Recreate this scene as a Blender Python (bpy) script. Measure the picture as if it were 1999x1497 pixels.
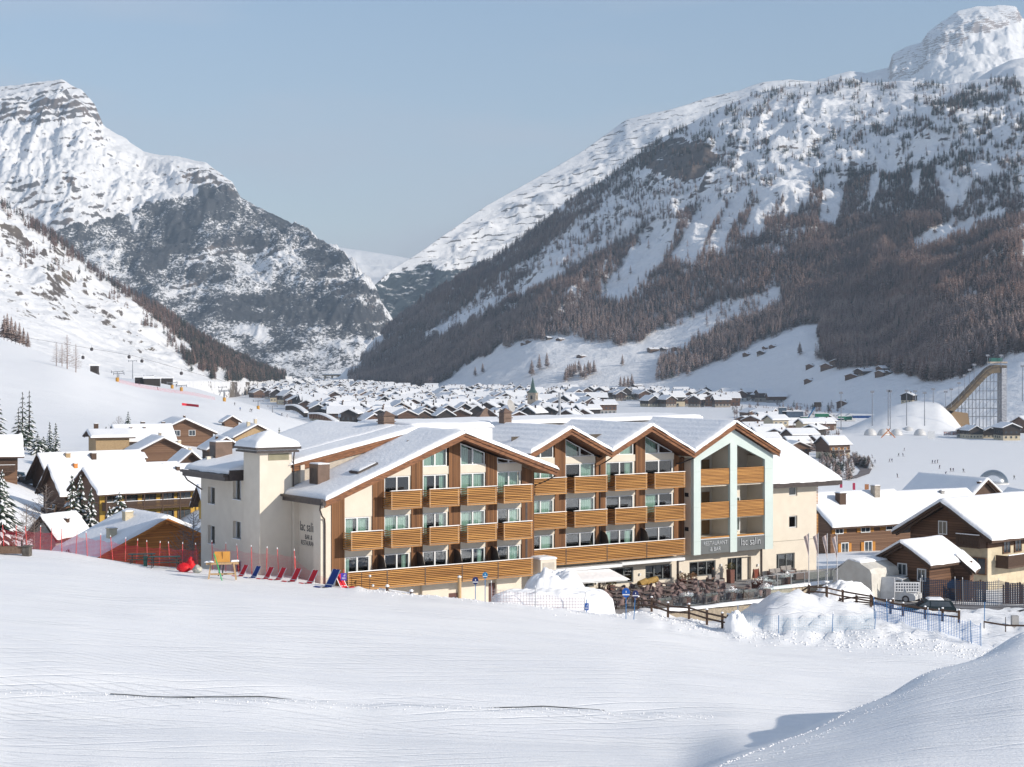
import bpy, math, random
import numpy as np
from mathutils import Vector, Matrix
for o in list(bpy.data.objects): bpy.data.objects.remove(o)
SC = bpy.context.scene; COL = SC.collection
R = math.radians
# ------------------------------------------------------------------ camera, sky, sun, exposure
F = 3400.0; CX = 999.5; HY = 700.0; CZ = 46.0        # focal length in photo pixels, horizon row, camera height
cam = bpy.data.cameras.new('camera'); co = bpy.data.objects.new('camera', cam); COL.objects.link(co)
co.location = (0, 0, CZ); co.rotation_euler = (R(90), 0, 0)
cam.sensor_width = 36; cam.lens = F / 1999 * 36; cam.shift_y = -(748.5 - HY) / 1999
cam.clip_start = 1; cam.clip_end = 60000
SC.camera = co
SUN_AZ, SUN_EL = 116.0, 23.0
w = bpy.data.worlds.new('World'); SC.world = w; w.use_nodes = True
nt = w.node_tree; nt.nodes.clear()
wo = nt.nodes.new('ShaderNodeOutputWorld'); bg = nt.nodes.new('ShaderNodeBackground')
sky = nt.nodes.new('ShaderNodeTexSky'); sky.sky_type = 'NISHITA'; sky.sun_disc = False
sky.sun_elevation = R(SUN_EL); sky.sun_rotation = R(SUN_AZ); sky.altitude = 1800; sky.air_density = 1.15; sky.dust_density = .6
tc = nt.nodes.new('ShaderNodeTexCoord'); mp = nt.nodes.new('ShaderNodeMapping'); mp.inputs['Scale'].default_value = (1.2, 1.2, 5)
mp.inputs['Rotation'].default_value = (0.1, 0.25, 0)
nz = nt.nodes.new('ShaderNodeTexNoise'); nz.inputs['Scale'].default_value = 3.4; nz.inputs['Detail'].default_value = 5; nz.inputs['Roughness'].default_value = .45
cr = nt.nodes.new('ShaderNodeMapRange'); cr.inputs[1].default_value = .42; cr.inputs[2].default_value = .66; cr.inputs[3].default_value = .0; cr.inputs[4].default_value = .75
mx = nt.nodes.new('ShaderNodeMix'); mx.data_type = 'RGBA'; mx.inputs[7].default_value = (4.7, 4.85, 5.35, 1)
L = nt.links.new
L(tc.outputs['Generated'], mp.inputs[0]); L(mp.outputs[0], nz.inputs[0]); L(nz.outputs[0], cr.inputs[0])
L(cr.outputs[0], mx.inputs[0]); L(sky.outputs[0], mx.inputs[6]); 
sx = nt.nodes.new('ShaderNodeSeparateXYZ'); L(tc.outputs['Generated'], sx.inputs[0])
hr = nt.nodes.new('ShaderNodeMapRange'); hr.inputs[1].default_value = -.02; hr.inputs[2].default_value = .2; hr.inputs[3].default_value = .85; hr.inputs[4].default_value = 0; L(sx.outputs['Z'], hr.inputs[0])
mh = nt.nodes.new('ShaderNodeMix'); mh.data_type = 'RGBA'; mh.inputs[7].default_value = (4.6, 4.85, 5.4, 1); L(hr.outputs[0], mh.inputs[0]); L(mx.outputs[2], mh.inputs[6]); L(mh.outputs[2], bg.inputs[0]); L(bg.outputs[0], wo.inputs[0])
bg.inputs[1].default_value = 0.108
sl = bpy.data.lights.new('sun', 'SUN'); so = bpy.data.objects.new('sun', sl); COL.objects.link(so)
sl.energy = 4.5; sl.angle = R(0.5); sl.color = (1.0, 0.915, 0.80)
_a = R(SUN_AZ); _e = R(SUN_EL)
SUND = Vector((math.sin(_a) * math.cos(_e), math.cos(_a) * math.cos(_e), math.sin(_e)))
so.rotation_euler = SUND.to_track_quat('Z', 'Y').to_euler(); so.location = (200, -100, 200)
SC.view_settings.view_transform = 'Standard'; SC.view_settings.look = 'None'; SC.view_settings.gamma = 1
SC.view_settings.exposure = 0.39
SC.render.engine = 'CYCLES'
SC.cycles.transparent_max_bounces = 12; SC.cycles.max_bounces = 6; SC.cycles.volume_bounces = 0
# ------------------------------------------------------------------ noise
def _h(ix, iy, s):
    n = (ix.astype(np.int64) * 374761393 + iy.astype(np.int64) * 668265263 + s * 982451653) & 0x7fffffff
    n = ((n ^ (n >> 13)) * 1274126177) & 0x7fffffff
    return ((n ^ (n >> 16)) & 0xffff) / 32768.0 - 1.0
def vn(x, y, s=0):
    x = np.asarray(x, float); y = np.asarray(y, float)
    ix = np.floor(x); iy = np.floor(y); fx = x - ix; fy = y - iy
    fx = fx * fx * fx * (fx * (fx * 6 - 15) + 10); fy = fy * fy * fy * (fy * (fy * 6 - 15) + 10)
    a = _h(ix, iy, s); b = _h(ix + 1, iy, s); c = _h(ix, iy + 1, s); d = _h(ix + 1, iy + 1, s)
    return (a * (1 - fx) + b * fx) * (1 - fy) + (c * (1 - fx) + d * fx) * fy
def fbm(x, y, o=5, s=0, g=.5):
    r = 0; a = 1; t = 0
    for i in range(o):
        r = r + a * vn(x * 2 ** i + i * 17.3, y * 2 ** i - i * 9.1, s + i); t += a; a *= g
    return r / t
def ridged(x, y, o=5, s=0, g=.5):
    r = 0; a = 1; t = 0
    for i in range(o):
        r = r + a * (1 - 2 * np.abs(vn(x * 2 ** i + i * 17.3, y * 2 ** i - i * 9.1, s + i))); t += a; a *= g
    return r / t
def sstep(a, b, x):
    t = np.clip((x - a) / (b - a), 0, 1); return t * t * (3 - 2 * t)
def inpoly(px, py, poly):
    px = np.asarray(px, float); py = np.asarray(py, float); r = np.zeros(px.shape, bool); n = len(poly)
    for i in range(n):
        x1, y1 = poly[i]; x2, y2 = poly[(i + 1) % n]
        if y1 == y2: continue
        c = ((y1 > py) != (y2 > py)) & (px < (x2 - x1) * (py - y1) / (y2 - y1) + x1)
        r ^= c
    return r
# ------------------------------------------------------------------ materials
MATS = {}
def col4(c): return (c[0], c[1], c[2], 1)
def mat(name, c, rough=.7, c2=None, scale=2.0, bump=0, bscale=None, spec=.3, stretch=(1, 1, 1), detail=4, metal=0, coord='Object', lo=.35, hi=.65):
    if name in MATS: return MATS[name]
    m = bpy.data.materials.new(name); m.use_nodes = True; n = m.node_tree; b = n.nodes['Principled BSDF']
    b.inputs['Base Color'].default_value = col4(c); b.inputs['Roughness'].default_value = rough
    b.inputs['Specular IOR Level'].default_value = spec; b.inputs['Metallic'].default_value = metal
    if c2 is None: c2 = tuple(x * .82 for x in c)
    t = n.nodes.new('ShaderNodeTexCoord'); mpp = n.nodes.new('ShaderNodeMapping'); mpp.inputs['Scale'].default_value = stretch
    n.links.new(t.outputs[coord], mpp.inputs[0])
    no = n.nodes.new('ShaderNodeTexNoise'); no.inputs['Scale'].default_value = scale; no.inputs['Detail'].default_value = detail
    n.links.new(mpp.outputs[0], no.inputs[0])
    mr = n.nodes.new('ShaderNodeMapRange'); mr.inputs[1].default_value = lo; mr.inputs[2].default_value = hi
    n.links.new(no.outputs[0], mr.inputs[0])
    mi = n.nodes.new('ShaderNodeMix'); mi.data_type = 'RGBA'; mi.inputs[6].default_value = col4(c); mi.inputs[7].default_value = col4(c2)
    n.links.new(mr.outputs[0], mi.inputs[0]); n.links.new(mi.outputs[2], b.inputs['Base Color'])
    if bump:
        n2 = no
        if bscale:
            n2 = n.nodes.new('ShaderNodeTexNoise'); n2.inputs['Scale'].default_value = bscale; n2.inputs['Detail'].default_value = 5; n.links.new(mpp.outputs[0], n2.inputs[0])
        bp = n.nodes.new('ShaderNodeBump'); bp.inputs['Strength'].default_value = 1; bp.inputs['Distance'].default_value = bump
        n.links.new(n2.outputs[0], bp.inputs['Height']); n.links.new(bp.outputs[0], b.inputs['Normal'])
    MATS[name] = m; return m
SNOWC = (.875, .875, .885)
snow = mat('snow', SNOWC, .65, (.84, .845, .865), .6, .05, 3, spec=.2)
def planks(name, c, c2, axis, freq, dark=.35, rough=.6):
    """boards: dark joints across one object axis + grain noise"""
    if name in MATS: return MATS[name]
    m = bpy.data.materials.new(name); m.use_nodes = True; n = m.node_tree; b = n.nodes['Principled BSDF']; b.inputs['Roughness'].default_value = rough
    b.inputs['Specular IOR Level'].default_value = .25
    t = n.nodes.new('ShaderNodeTexCoord'); sp = n.nodes.new('ShaderNodeSeparateXYZ'); n.links.new(t.outputs['Object'], sp.inputs[0])
    mu = n.nodes.new('ShaderNodeMath'); mu.operation = 'MULTIPLY'; mu.inputs[1].default_value = freq; n.links.new(sp.outputs[axis], mu.inputs[0])
    fr = n.nodes.new('ShaderNodeMath'); fr.operation = 'FRACT'; n.links.new(mu.outputs[0], fr.inputs[0])
    lt = n.nodes.new('ShaderNodeMath'); lt.operation = 'LESS_THAN'; lt.inputs[1].default_value = .14; n.links.new(fr.outputs[0], lt.inputs[0])
    fl = n.nodes.new('ShaderNodeMath'); fl.operation = 'FLOOR'; n.links.new(mu.outputs[0], fl.inputs[0])
    wn = n.nodes.new('ShaderNodeTexWhiteNoise'); wn.noise_dimensions = '1D'; n.links.new(fl.outputs[0], wn.inputs['W'])
    mp_ = n.nodes.new('ShaderNodeMapping'); s = [4, 4, 4]; s['XYZ'.index(axis)] = 14; 
    if axis == 'X': s[2] = .8
    else: s[0] = .8; s[1] = .8
    mp_.inputs['Scale'].default_value = s; n.links.new(t.outputs['Object'], mp_.inputs[0])
    no = n.nodes.new('ShaderNodeTexNoise'); no.inputs['Scale'].default_value = 1; no.inputs['Detail'].default_value = 5; n.links.new(mp_.outputs[0], no.inputs[0])
    ad = n.nodes.new('ShaderNodeMath'); ad.operation = 'ADD'; n.links.new(wn.outputs[0], ad.inputs[0]); n.links.new(no.outputs[0], ad.inputs[1])
    mr = n.nodes.new('ShaderNodeMapRange'); mr.inputs[1].default_value = .4; mr.inputs[2].default_value = 1.5; n.links.new(ad.outputs[0], mr.inputs[0])
    mi = n.nodes.new('ShaderNodeMix'); mi.data_type = 'RGBA'; mi.inputs[6].default_value = col4(c); mi.inputs[7].default_value = col4(c2); n.links.new(mr.outputs[0], mi.inputs[0])
    m2 = n.nodes.new('ShaderNodeMix'); m2.data_type = 'RGBA'; m2.inputs[7].default_value = col4(tuple(x * dark for x in c))
    n.links.new(mi.outputs[2], m2.inputs[6]); n.links.new(lt.outputs[0], m2.inputs[0]); n.links.new(m2.outputs[2], b.inputs['Base Color'])
    MATS[name] = m; return m
def glassmat(name, tint=(.75, .85, .85), gl=.22, rough=.02):
    if name in MATS: return MATS[name]
    m = bpy.data.materials.new(name); m.use_nodes = True; n = m.node_tree; n.nodes.remove(n.nodes['Principled BSDF'])
    o = n.nodes['Material Output']; tr = n.nodes.new('ShaderNodeBsdfTransparent'); tr.inputs[0].default_value = col4(tint)
    g = n.nodes.new('ShaderNodeBsdfGlossy'); g.inputs['Roughness'].default_value = rough; g.inputs[0].default_value = (.9, .95, 1, 1)
    lw = n.nodes.new('ShaderNodeFresnel'); lw.inputs[0].default_value = 1.6
    ad = n.nodes.new('ShaderNodeMath'); ad.operation = 'ADD'; ad.inputs[1].default_value = gl; ad.use_clamp = True; n.links.new(lw.outputs[0], ad.inputs[0])
    mi = n.nodes.new('ShaderNodeMixShader'); n.links.new(ad.outputs[0], mi.inputs[0]); n.links.new(tr.outputs[0], mi.inputs[1]); n.links.new(g.outputs[0], mi.inputs[2]); n.links.new(mi.outputs[0], o.inputs[0])
    MATS[name] = m; return m
# ------------------------------------------------------------------ object helpers
ORD = ['first', 'second', 'third', 'fourth', 'fifth', 'sixth', 'seventh', 'eighth', 'ninth', 'tenth', 'eleventh', 'twelfth', 'thirteenth', 'fourteenth', 'fifteenth', 'sixteenth', 'seventeenth', 'eighteenth', 'nineteenth', 'twentieth']
def tag(o, label=None, cat=None, group=None, kind=None):
    if label: o['label'] = label
    if cat: o['category'] = cat
    if group: o['group'] = group
    if kind: o['kind'] = kind
    return o
def empty(name, loc, rz=0, label=None, cat=None, group=None):
    o = bpy.data.objects.new(name, None); COL.objects.link(o); o.location = loc; o.rotation_euler = (0, 0, rz); o.empty_display_size = .3
    return tag(o, label, cat, group)
def np_mesh(name, v, f, mats=(), mi=None, smooth=False):
    """v (n,3), f (m,3|4) numpy -> mesh"""
    me = bpy.data.meshes.new(name); v = np.asarray(v, np.float32); f = np.asarray(f, np.int32); k = f.shape[1]
    me.vertices.add(len(v)); me.vertices.foreach_set('co', v.ravel()); me.loops.add(f.size); me.loops.foreach_set('vertex_index', f.ravel())
    me.polygons.add(len(f)); me.polygons.foreach_set('loop_start', np.arange(0, f.size, k, dtype=np.int32)); me.polygons.foreach_set('loop_total', np.full(len(f), k, np.int32))
    for m in mats: me.materials.append(m)
    if mi is not None: me.polygons.foreach_set('material_index', np.asarray(mi, np.int32))
    me.update(calc_edges=True); me.validate()
    if smooth: me.polygons.foreach_set('use_smooth', np.ones(len(me.polygons), bool))
    return me
def obj(name, me, parent=None):
    o = bpy.data.objects.new(name, me); COL.objects.link(o)
    if parent: o.parent = parent
    return o
class MB:
    def __init__(s): s.v = []; s.f = []; s.m = []; s.mi = 0; s.off = (0, 0, 0); s.sm = []
    def mat(s, i): s.mi = i; return s
    def _a(s, vs, fs, smooth=False):
        b = len(s.v); ox, oy, oz = s.off
        s.v += [(x + ox, y + oy, z + oz) for x, y, z in vs]
        for f in fs: s.f.append([b + i for i in f]); s.m.append(s.mi); s.sm.append(smooth)
    def box(s, x0, x1, y0, y1, z0, z1):
        s._a([(x0, y0, z0), (x1, y0, z0), (x1, y1, z0), (x0, y1, z0), (x0, y0, z1), (x1, y0, z1), (x1, y1, z1), (x0, y1, z1)],
             [(0, 3, 2, 1), (4, 5, 6, 7), (0, 1, 5, 4), (1, 2, 6, 5), (2, 3, 7, 6), (3, 0, 4, 7)]); return s
    def cbox(s, c, d, rz=0, tilt=0):
        M = Matrix.Rotation(rz, 3, 'Z') @ Matrix.Rotation(tilt, 3, 'X'); vs = []
        for z in (-.5, .5):
            for x, y in ((-.5, -.5), (.5, -.5), (.5, .5), (-.5, .5)):
                p = M @ Vector((x * d[0], y * d[1], z * d[2])); vs.append((p.x + c[0], p.y + c[1], p.z + c[2]))
        s._a(vs, [(0, 3, 2, 1), (4, 5, 6, 7), (0, 1, 5, 4), (1, 2, 6, 5), (2, 3, 7, 6), (3, 0, 4, 7)]); return s
    def extr(s, poly, a, b, axis='y'):
        """polygon in the plane of the two other axes, extruded along axis from a to b"""
        n = len(poly)
        P = {'y': lambda p, q: (p[0], q, p[1]), 'x': lambda p, q: (q, p[0], p[1]), 'z': lambda p, q: (p[0], p[1], q)}[axis]
        vs = [P(p, a) for p in poly] + [P(p, b) for p in poly]
        s._a(vs, [tuple(range(n)), tuple(range(2 * n - 1, n - 1, -1))] + [(i, i + n, (i + 1) % n + n, (i + 1) % n) for i in range(n)]); return s
    def bar(s, p, q, w, h=None):
        p = Vector(p); q = Vector(q); h = h or w; d = (q - p).normalized(); up = Vector((0, 0, 1)) if abs(d.z) < .95 else Vector((0, 1, 0))
        a = d.cross(up).normalized() * (w / 2); b = a.cross(d).normalized() * (h / 2); vs = []
        for e in (p, q):
            for i, j in ((-1, -1), (1, -1), (1, 1), (-1, 1)): vs.append(tuple(e + a * i + b * j))
        s._a(vs, [(0, 1, 2, 3), (4, 7, 6, 5), (0, 4, 5, 1), (1, 5, 6, 2), (2, 6, 7, 3), (3, 7, 4, 0)]); return s
    def tube(s, pts, r, n=6, r2=None, cap=True):
        pts = [Vector(p) for p in pts]; k = len(pts); vs = []
        for i, p in enumerate(pts):
            d = (pts[min(i + 1, k - 1)] - pts[max(i - 1, 0)]).normalized(); up = Vector((0, 0, 1)) if abs(d.z) < .9 else Vector((1, 0, 0))
            a = d.cross(up).normalized(); b = a.cross(d); rr = r if r2 is None else r + (r2 - r) * i / (k - 1)
            for j in range(n):
                t = 2 * math.pi * j / n; vs.append(tuple(p + (a * math.cos(t) + b * math.sin(t)) * rr))
        fs = [(i * n + j, i * n + (j + 1) % n, (i + 1) * n + (j + 1) % n, (i + 1) * n + j) for i in range(k - 1) for j in range(n)]
        s._a(vs, fs, True)
        if cap: s._a(vs[:n], [tuple(range(n - 1, -1, -1))]); s._a(vs[-n:], [tuple(range(n))])
        return s
    def lathe(s, c, prof, n=12, sx=1, sy=1, jit=0, rnd=None):
        vs = []
        for r, z in prof:
            for j in range(n):
                t = 2 * math.pi * j / n; k = 1 + (rnd.uniform(-jit, jit) if rnd else 0)
                vs.append((c[0] + r * k * math.cos(t) * sx, c[1] + r * k * math.sin(t) * sy, c[2] + z))
        m = len(prof); fs = [(i * n + j, i * n + (j + 1) % n, (i + 1) * n + (j + 1) % n, (i + 1) * n + j) for i in range(m - 1) for j in range(n)]
        s._a(vs, fs, True); s._a(vs[:n], [tuple(range(n - 1, -1, -1))]); s._a(vs[-n:], [tuple(range(n))]); return s
    def quad(s, a, b, c, d): s._a([a, b, c, d], [(0, 1, 2, 3)]); return s
    def slab(s, A, B, C, D, th, nu=14, nv=14, seed=0, amp=.05, edge=.35, under=0.0, ripple=0):
        """a snow blanket over the patch A-B-C-D (A-B one edge, D-C the opposite one): rounded edges, uneven top"""
        A, B, C, D = map(Vector, (A, B, C, D)); lu = ((B - A).length + (C - D).length) / 2; lv = ((D - A).length + (C - B).length) / 2
        def par(n, l):
            e = min(edge / l, .3); k = [0, e * .12, e * .45, e]; return k + [e + (1 - 2 * e) * i / n for i in range(1, n)] + [1 - q for q in reversed(k)]
        us = par(nu, lu); vs_ = par(nv, lv); V = []; 
        for b_ in vs_:
            for a_ in us:
                p = (A * (1 - a_) + B * a_) * (1 - b_) + (D * (1 - a_) + C * a_) * b_
                du = min(a_, 1 - a_) * lu / edge; dv = min(b_, 1 - b_) * lv / edge; q = min(du, dv, 1); prof = math.sqrt(max(0, 1 - (1 - q) ** 2))
                h = th * prof * (1 + 0) + (amp * float(fbm(np.array(p.x * .35 + seed), np.array(p.y * .35 + p.z * .3), 3, seed)) + (ripple * math.sin(a_ * lu * 7.5) if ripple else 0)) * min(1, q) + under
                ja = (1 if a_ == 0 else -1 if a_ == 1 else 0); jb = (1 if b_ == 0 else -1 if b_ == 1 else 0); jn = .13 * float(fbm(np.array(p.x * 1.1 + seed), np.array(p.y * 1.1 + p.z), 3, seed + 5)) - .02
                if ja or jb: p = p + ((B - A).normalized() * ja + (D - A).normalized() * jb) * jn
                V.append((p.x, p.y, p.z + h))
        n = len(us); m = len(vs_); fs = [(i * n + j, i * n + j + 1, (i + 1) * n + j + 1, (i + 1) * n + j) for i in range(m - 1) for j in range(n - 1)]
        s._a(V, fs, True)
        return s
    def build(s, name, mats, parent=None, loc=None, rz=None, bevel=0):
        if not isinstance(mats, (list, tuple)): mats = [mats]
        me = bpy.data.meshes.new(name); me.from_pydata(s.v, [], s.f)
        for m in mats: me.materials.append(m)
        for p, i, q in zip(me.polygons, s.m, s.sm): p.material_index = min(i, len(mats) - 1); p.use_smooth = q
        me.update(); o = obj(name, me, parent)
        if loc is not None: o.location = loc
        if rz is not None: o.rotation_euler = (0, 0, rz)
        return o
def copy_tree(o, parent=None):
    c = o.copy(); COL.objects.link(c)
    if parent: c.parent = parent
    for ch in list(o.children): copy_tree(ch, c)
    return c
def Zy(d, y): return CZ - (y - HY) / F * d
def XY(px, d): return ((px - CX) / F * d, d)
# ------------------------------------------------------------------ terrain: the valley ground
GC = {
 -1600: [(28,44),(60,42),(125,40),(170,38),(350,45),(900,120),(2000,120),(6000,40)],
 -600: [(28,39),(45,36),(60,34.5),(90,33),(125,32.5),(140,32.3),(170,29),(250,28),(350,31),(500,42),(900,90),(1300,90),(2000,60),(3500,0),(6000,0)],
 0: [(28,36.5),(45,33.4),(60,32.3),(75,31.7),(90,31.6),(110,31.5),(125,31.4),(138,31.3),(146,28.5),(165,26.5),(200,26),(300,25.5),(350,25.5),(420,27),(500,31),(700,45.5),(850,56),(900,57.1),(1000,55),(1300,48),(2000,40),(3500,0),(6000,0)],
 130: [(28,36.5),(45,33.4),(60,32.2),(75,31.6),(90,31.4),(110,31.2),(125,31.2),(138,31),(144,28.5),(165,25.4),(200,23),(240,21.5),(290,21),(340,24),(400,26),(500,29.5),(700,41),(850,46),(1000,42),(1200,38),(1500,36),(2000,30),(3500,0),(6000,0)],
 200: [(28,36.5),(45,33.3),(60,32.2),(75,31.5),(90,31.2),(110,31),(125,31),(136,30.6),(142,28),(165,25),(200,22.5),(240,21),(290,20.8),(340,24.5),(400,26.5),(500,28.5),(700,35),(800,37.3),(1000,33.9),(1200,33.3),(1500,30),(2000,22),(3500,0),(6000,0)],
 300: [(28,36.5),(45,33.3),(60,32.1),(75,31.4),(90,31),(110,30.8),(125,30.7),(134,30.2),(140,28),(165,25),(200,22.5),(240,21),(290,21),(340,24.5),(400,26.5),(500,27),(700,28.5),(900,31),(1100,33),(1400,28),(2000,12),(2600,0),(6000,0)],
 400: [(28,36.5),(45,33.3),(60,32.1),(75,31.3),(90,30.8),(110,30.5),(125,30.45),(133,30.15),(140,28),(165,25.5),(200,25),(300,25),(400,25),(500,25.5),(700,26.5),(900,27),(1200,24.5),(1600,12),(2000,2),(2500,0),(6000,0)],
 500: [(28,36.5),(45,33.2),(60,32),(75,31.2),(90,30.6),(110,30.4),(125,30.15),(132,29.9),(134,29.5),(150,27),(200,25),(300,24),(400,23),(500,23),(700,22),(900,20),(1000,18.8),(1300,8),(1600,0),(6000,0)],
 600: [(28,36.5),(45,33.2),(60,32),(75,31),(90,30.4),(110,30.2),(125,29.95),(131,29.7),(134,29.2),(150,27),(200,25),(300,22),(400,20),(500,18),(700,15),(900,12.9),(1100,4),(1300,0),(6000,0)],
 700: [(28,36.5),(45,33.2),(60,31.9),(74,30.9),(90,30.3),(110,30.0),(123,29.8),(126,29.6),(131,26.5),(160,26),(200,22),(300,15),(400,9),(550,3),(800,0),(6000,0)],
 880: [(28,36.5),(45,33.2),(60,31.9),(74,30.8),(90,30.1),(110,29.6),(122,29.4),(129,26.4),(160,26),(200,22),(300,14),(400,8),(550,2),(700,0),(6000,0)],
 1200: [(28,37),(45,33.2),(60,31.8),(74,30.4),(90,29.7),(105,28.8),(120,28.1),(124,27.9),(128,26.3),(160,25.9),(200,22),(300,14),(500,4),(700,0),(6000,0)],
 1255: [(28,37.3),(45,33.3),(60,31.8),(74,30.4),(90,29.5),(105,28.6),(120,28.0),(130,27.6),(134,26),(160,25.9),(200,22),(300,14),(500,4),(700,0),(6000,0)],
 1340: [(28,38),(40,35.6),(49,34.4),(58,32.2),(66,31),(74,30.4),(90,29.3),(105,28.3),(120,27.6),(124,27.3),(128,26),(160,25.9),(200,22),(300,14),(500,4),(700,0),(6000,0)],
 1430: [(28,38.2),(40,36),(52,34.2),(60,32.4),(72,30.6),(90,29),(105,28),(120,27.1),(128,26.2),(160,25.9),(200,22),(300,14),(500,4),(700,0),(6000,0)],
 1500: [(28,38.5),(40,36.2),(55,33.9),(63,32),(74,30.2),(90,28.8),(105,27.8),(118,27.1),(128,26.6),(150,26),(200,23),(300,14),(500,4),(700,0),(6000,0)],
 1650: [(28,39),(40,36.5),(62,33.5),(70,31),(80,29.2),(95,28),(115,27),(125,26.9),(135,26.4),(145,25.4),(170,25),(220,23),(300,15),(450,5),(600,0),(6000,0)],
 1800: [(28,38.6),(40,36.6),(68,33.9),(76,31),(85,28.8),(100,27.4),(115,26.9),(125,26.6),(135,26),(145,25.2),(190,24.2),(230,22),(300,15),(450,5),(600,0),(6000,0)],
 2000: [(28,38.2),(40,36.6),(75,34.45),(83,31.5),(92,28.5),(105,27),(118,26.4),(130,25.8),(145,25),(190,24.2),(230,22),(300,15),(450,5),(600,0),(6000,0)],
 2400: [(28,38),(40,36.5),(75,34),(90,31),(110,28),(130,26.5),(150,25),(200,23),(300,15),(450,5),(600,0),(6000,0)],
 3600: [(28,34),(75,31),(150,25),(300,15),(600,0),(1500,0),(6000,0)],
}
gpx = np.array(sorted(GC)); 
pxs = np.concatenate([np.arange(-1600, -100, 50), np.arange(-100, 2100, 10), np.arange(2100, 3601, 50)])
ds = [28.0]
while ds[-1] < 6200: ds.append(ds[-1] * (1.0125 if ds[-1] < 160 else 1.018))
ds = np.array(ds); ld = np.log(ds)
T = np.array([np.interp(ld, np.log([a for a, b in GC[k]]), [b for a, b in GC[k]]) for k in gpx])     # per column profile
Zg = np.array([np.interp(pxs, gpx, T[:, j]) for j in range(len(ds))])                                 # rows d, cols px
def blur(a, k, ax):
    w_ = np.hanning(2 * k + 3)[1:-1]; w_ /= w_.sum()
    p = [(0, 0), (0, 0)]; p[ax] = (k, k); b = np.pad(a, p, mode='edge'); return np.apply_along_axis(lambda r: np.convolve(r, w_, 'valid'), ax, b)
Zg = blur(blur(Zg, 5, 1), 2, 0)
DD, PP = np.meshgrid(ds, pxs, indexing='ij'); XX = (PP - CX) / F * DD; YY = DD
TH = math.atan2(5000.5, F); UX, UY = math.sin(TH), math.cos(TH); NX, NY = UY, -UX; OX, OY = (626 - CX) / F * 127, 127.0
def tv(x, y): return (x - OX) * UX + (y - OY) * UY, (x - OX) * NX + (y - OY) * NY
def hw(t, v): return OX + UX * t + NX * v, OY + UY * t + NY * v
TT, VV = tv(XX, YY)
def gauss(px, d, spx, sd, h):
    return h * np.exp(-((PP - px) / spx) ** 2 - ((DD - d) / sd) ** 2)
# rolling relief that grows with distance on the open slopes
near = sstep(20, 60, DD) * (1 - sstep(300, 700, DD))
Zg = Zg + fbm(XX / 22, YY / 22, 3, 3) * .22 * near * (DD < 130) + fbm(XX / 60, YY / 60, 3, 5) * 1.2 * sstep(300, 600, DD) * (1 - sstep(900, 1500, DD)) * (PP < 650)
# ploughed snow heaps by the blue nets and round the fences
rough = sstep(1180, 1300, PP) * sstep(112, 120, DD) * (1 - sstep(140, 150, DD)) * (1 - sstep(2300, 2500, PP))
Zg = Zg + rough * (np.abs(fbm(XX / 2.2, YY / 2.2, 5, 11, .6)) * 1.0 + fbm(XX / 9, YY / 9, 2, 12) * .4) * np.where(PP < 1500, .45, .8) + rough * np.abs(fbm(XX / .9, YY / .9, 3, 14, .6)) * .22
Zg += gauss(1535, 131, 75, 5, 1.5) + gauss(1440, 121, 14, 1.8, .7) + gauss(1650, 134, 80, 4, .6) + gauss(1520, 124, 110, 4, .35)
lip = sstep(640, 720, PP) * sstep(117, 122, DD) * (1 - sstep(125, 129, DD)) * (1 - sstep(1200, 1300, PP))
Zg += lip * np.abs(fbm(XX / 1.2, YY / 1.2, 3, 21)) * .25
# the snowcat road: a shallow step with a broken lip
rd = 76.5 + (PP - 700) / 700 * 1.2 + 0.2 * vn(PP / 160, PP * 0, 4)
rw = sstep(-200, 60, PP) * (1 - sstep(1250, 1500, PP))
Zg += rw * (-.32 * sstep(rd - .5, rd, DD) * (1 - sstep(rd + .3, rd + 5, DD)) + .15 * np.exp(-((DD - rd + 1.2) / 1.2) ** 2) * (1 + .5 * vn(XX / 1.7, YY / 1.5, 8)))
Zg += rw * -.25 * np.exp(-((DD - 69) / 3) ** 2)
# hotel terrace pad stays flat and clear
pad = (TT > -6) & (TT < 60) & (VV < 1.0) & (VV > -24) | (TT > 20) & (TT < 42) & (VV < 5.6) & (VV > -24)
pit = sstep(25, 27, TT) * (1 - sstep(38, 43, TT)) * sstep(4.5, 6, VV) * (1 - sstep(9, 14, VV)); Zg = Zg * (1 - pit) + np.minimum(Zg, 23.0) * pit
padc = np.where(TT < 19.5, 26.3, 25.9)
Zg = np.where(pad & (TT > 0.5), np.minimum(Zg, padc), Zg)
def gz(x, y):
    d = min(max(y, 28.5), 6000); px = CX + F * x / d; px = min(max(px, -1599), 3599)
    i = int(np.searchsorted(ds, d)) - 1; j = int(np.searchsorted(pxs, px)) - 1
    a = (d - ds[i]) / (ds[i + 1] - ds[i]); b = (px - pxs[j]) / (pxs[j + 1] - pxs[j])
    return float((Zg[i, j] * (1 - b) + Zg[i, j + 1] * b) * (1 - a) + (Zg[i + 1, j] * (1 - b) + Zg[i + 1, j + 1] * b) * a)
def at(px, d): x, y = XY(px, d); return (x, y, gz(x, y))
def grid_faces(nr, nc, flip=False):
    a = np.arange(nr * nc).reshape(nr, nc); q = np.stack([a[:-1, :-1], a[:-1, 1:], a[1:, 1:], a[1:, :-1]], -1).reshape(-1, 4)
    return q[:, ::-1] if flip else q
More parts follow.
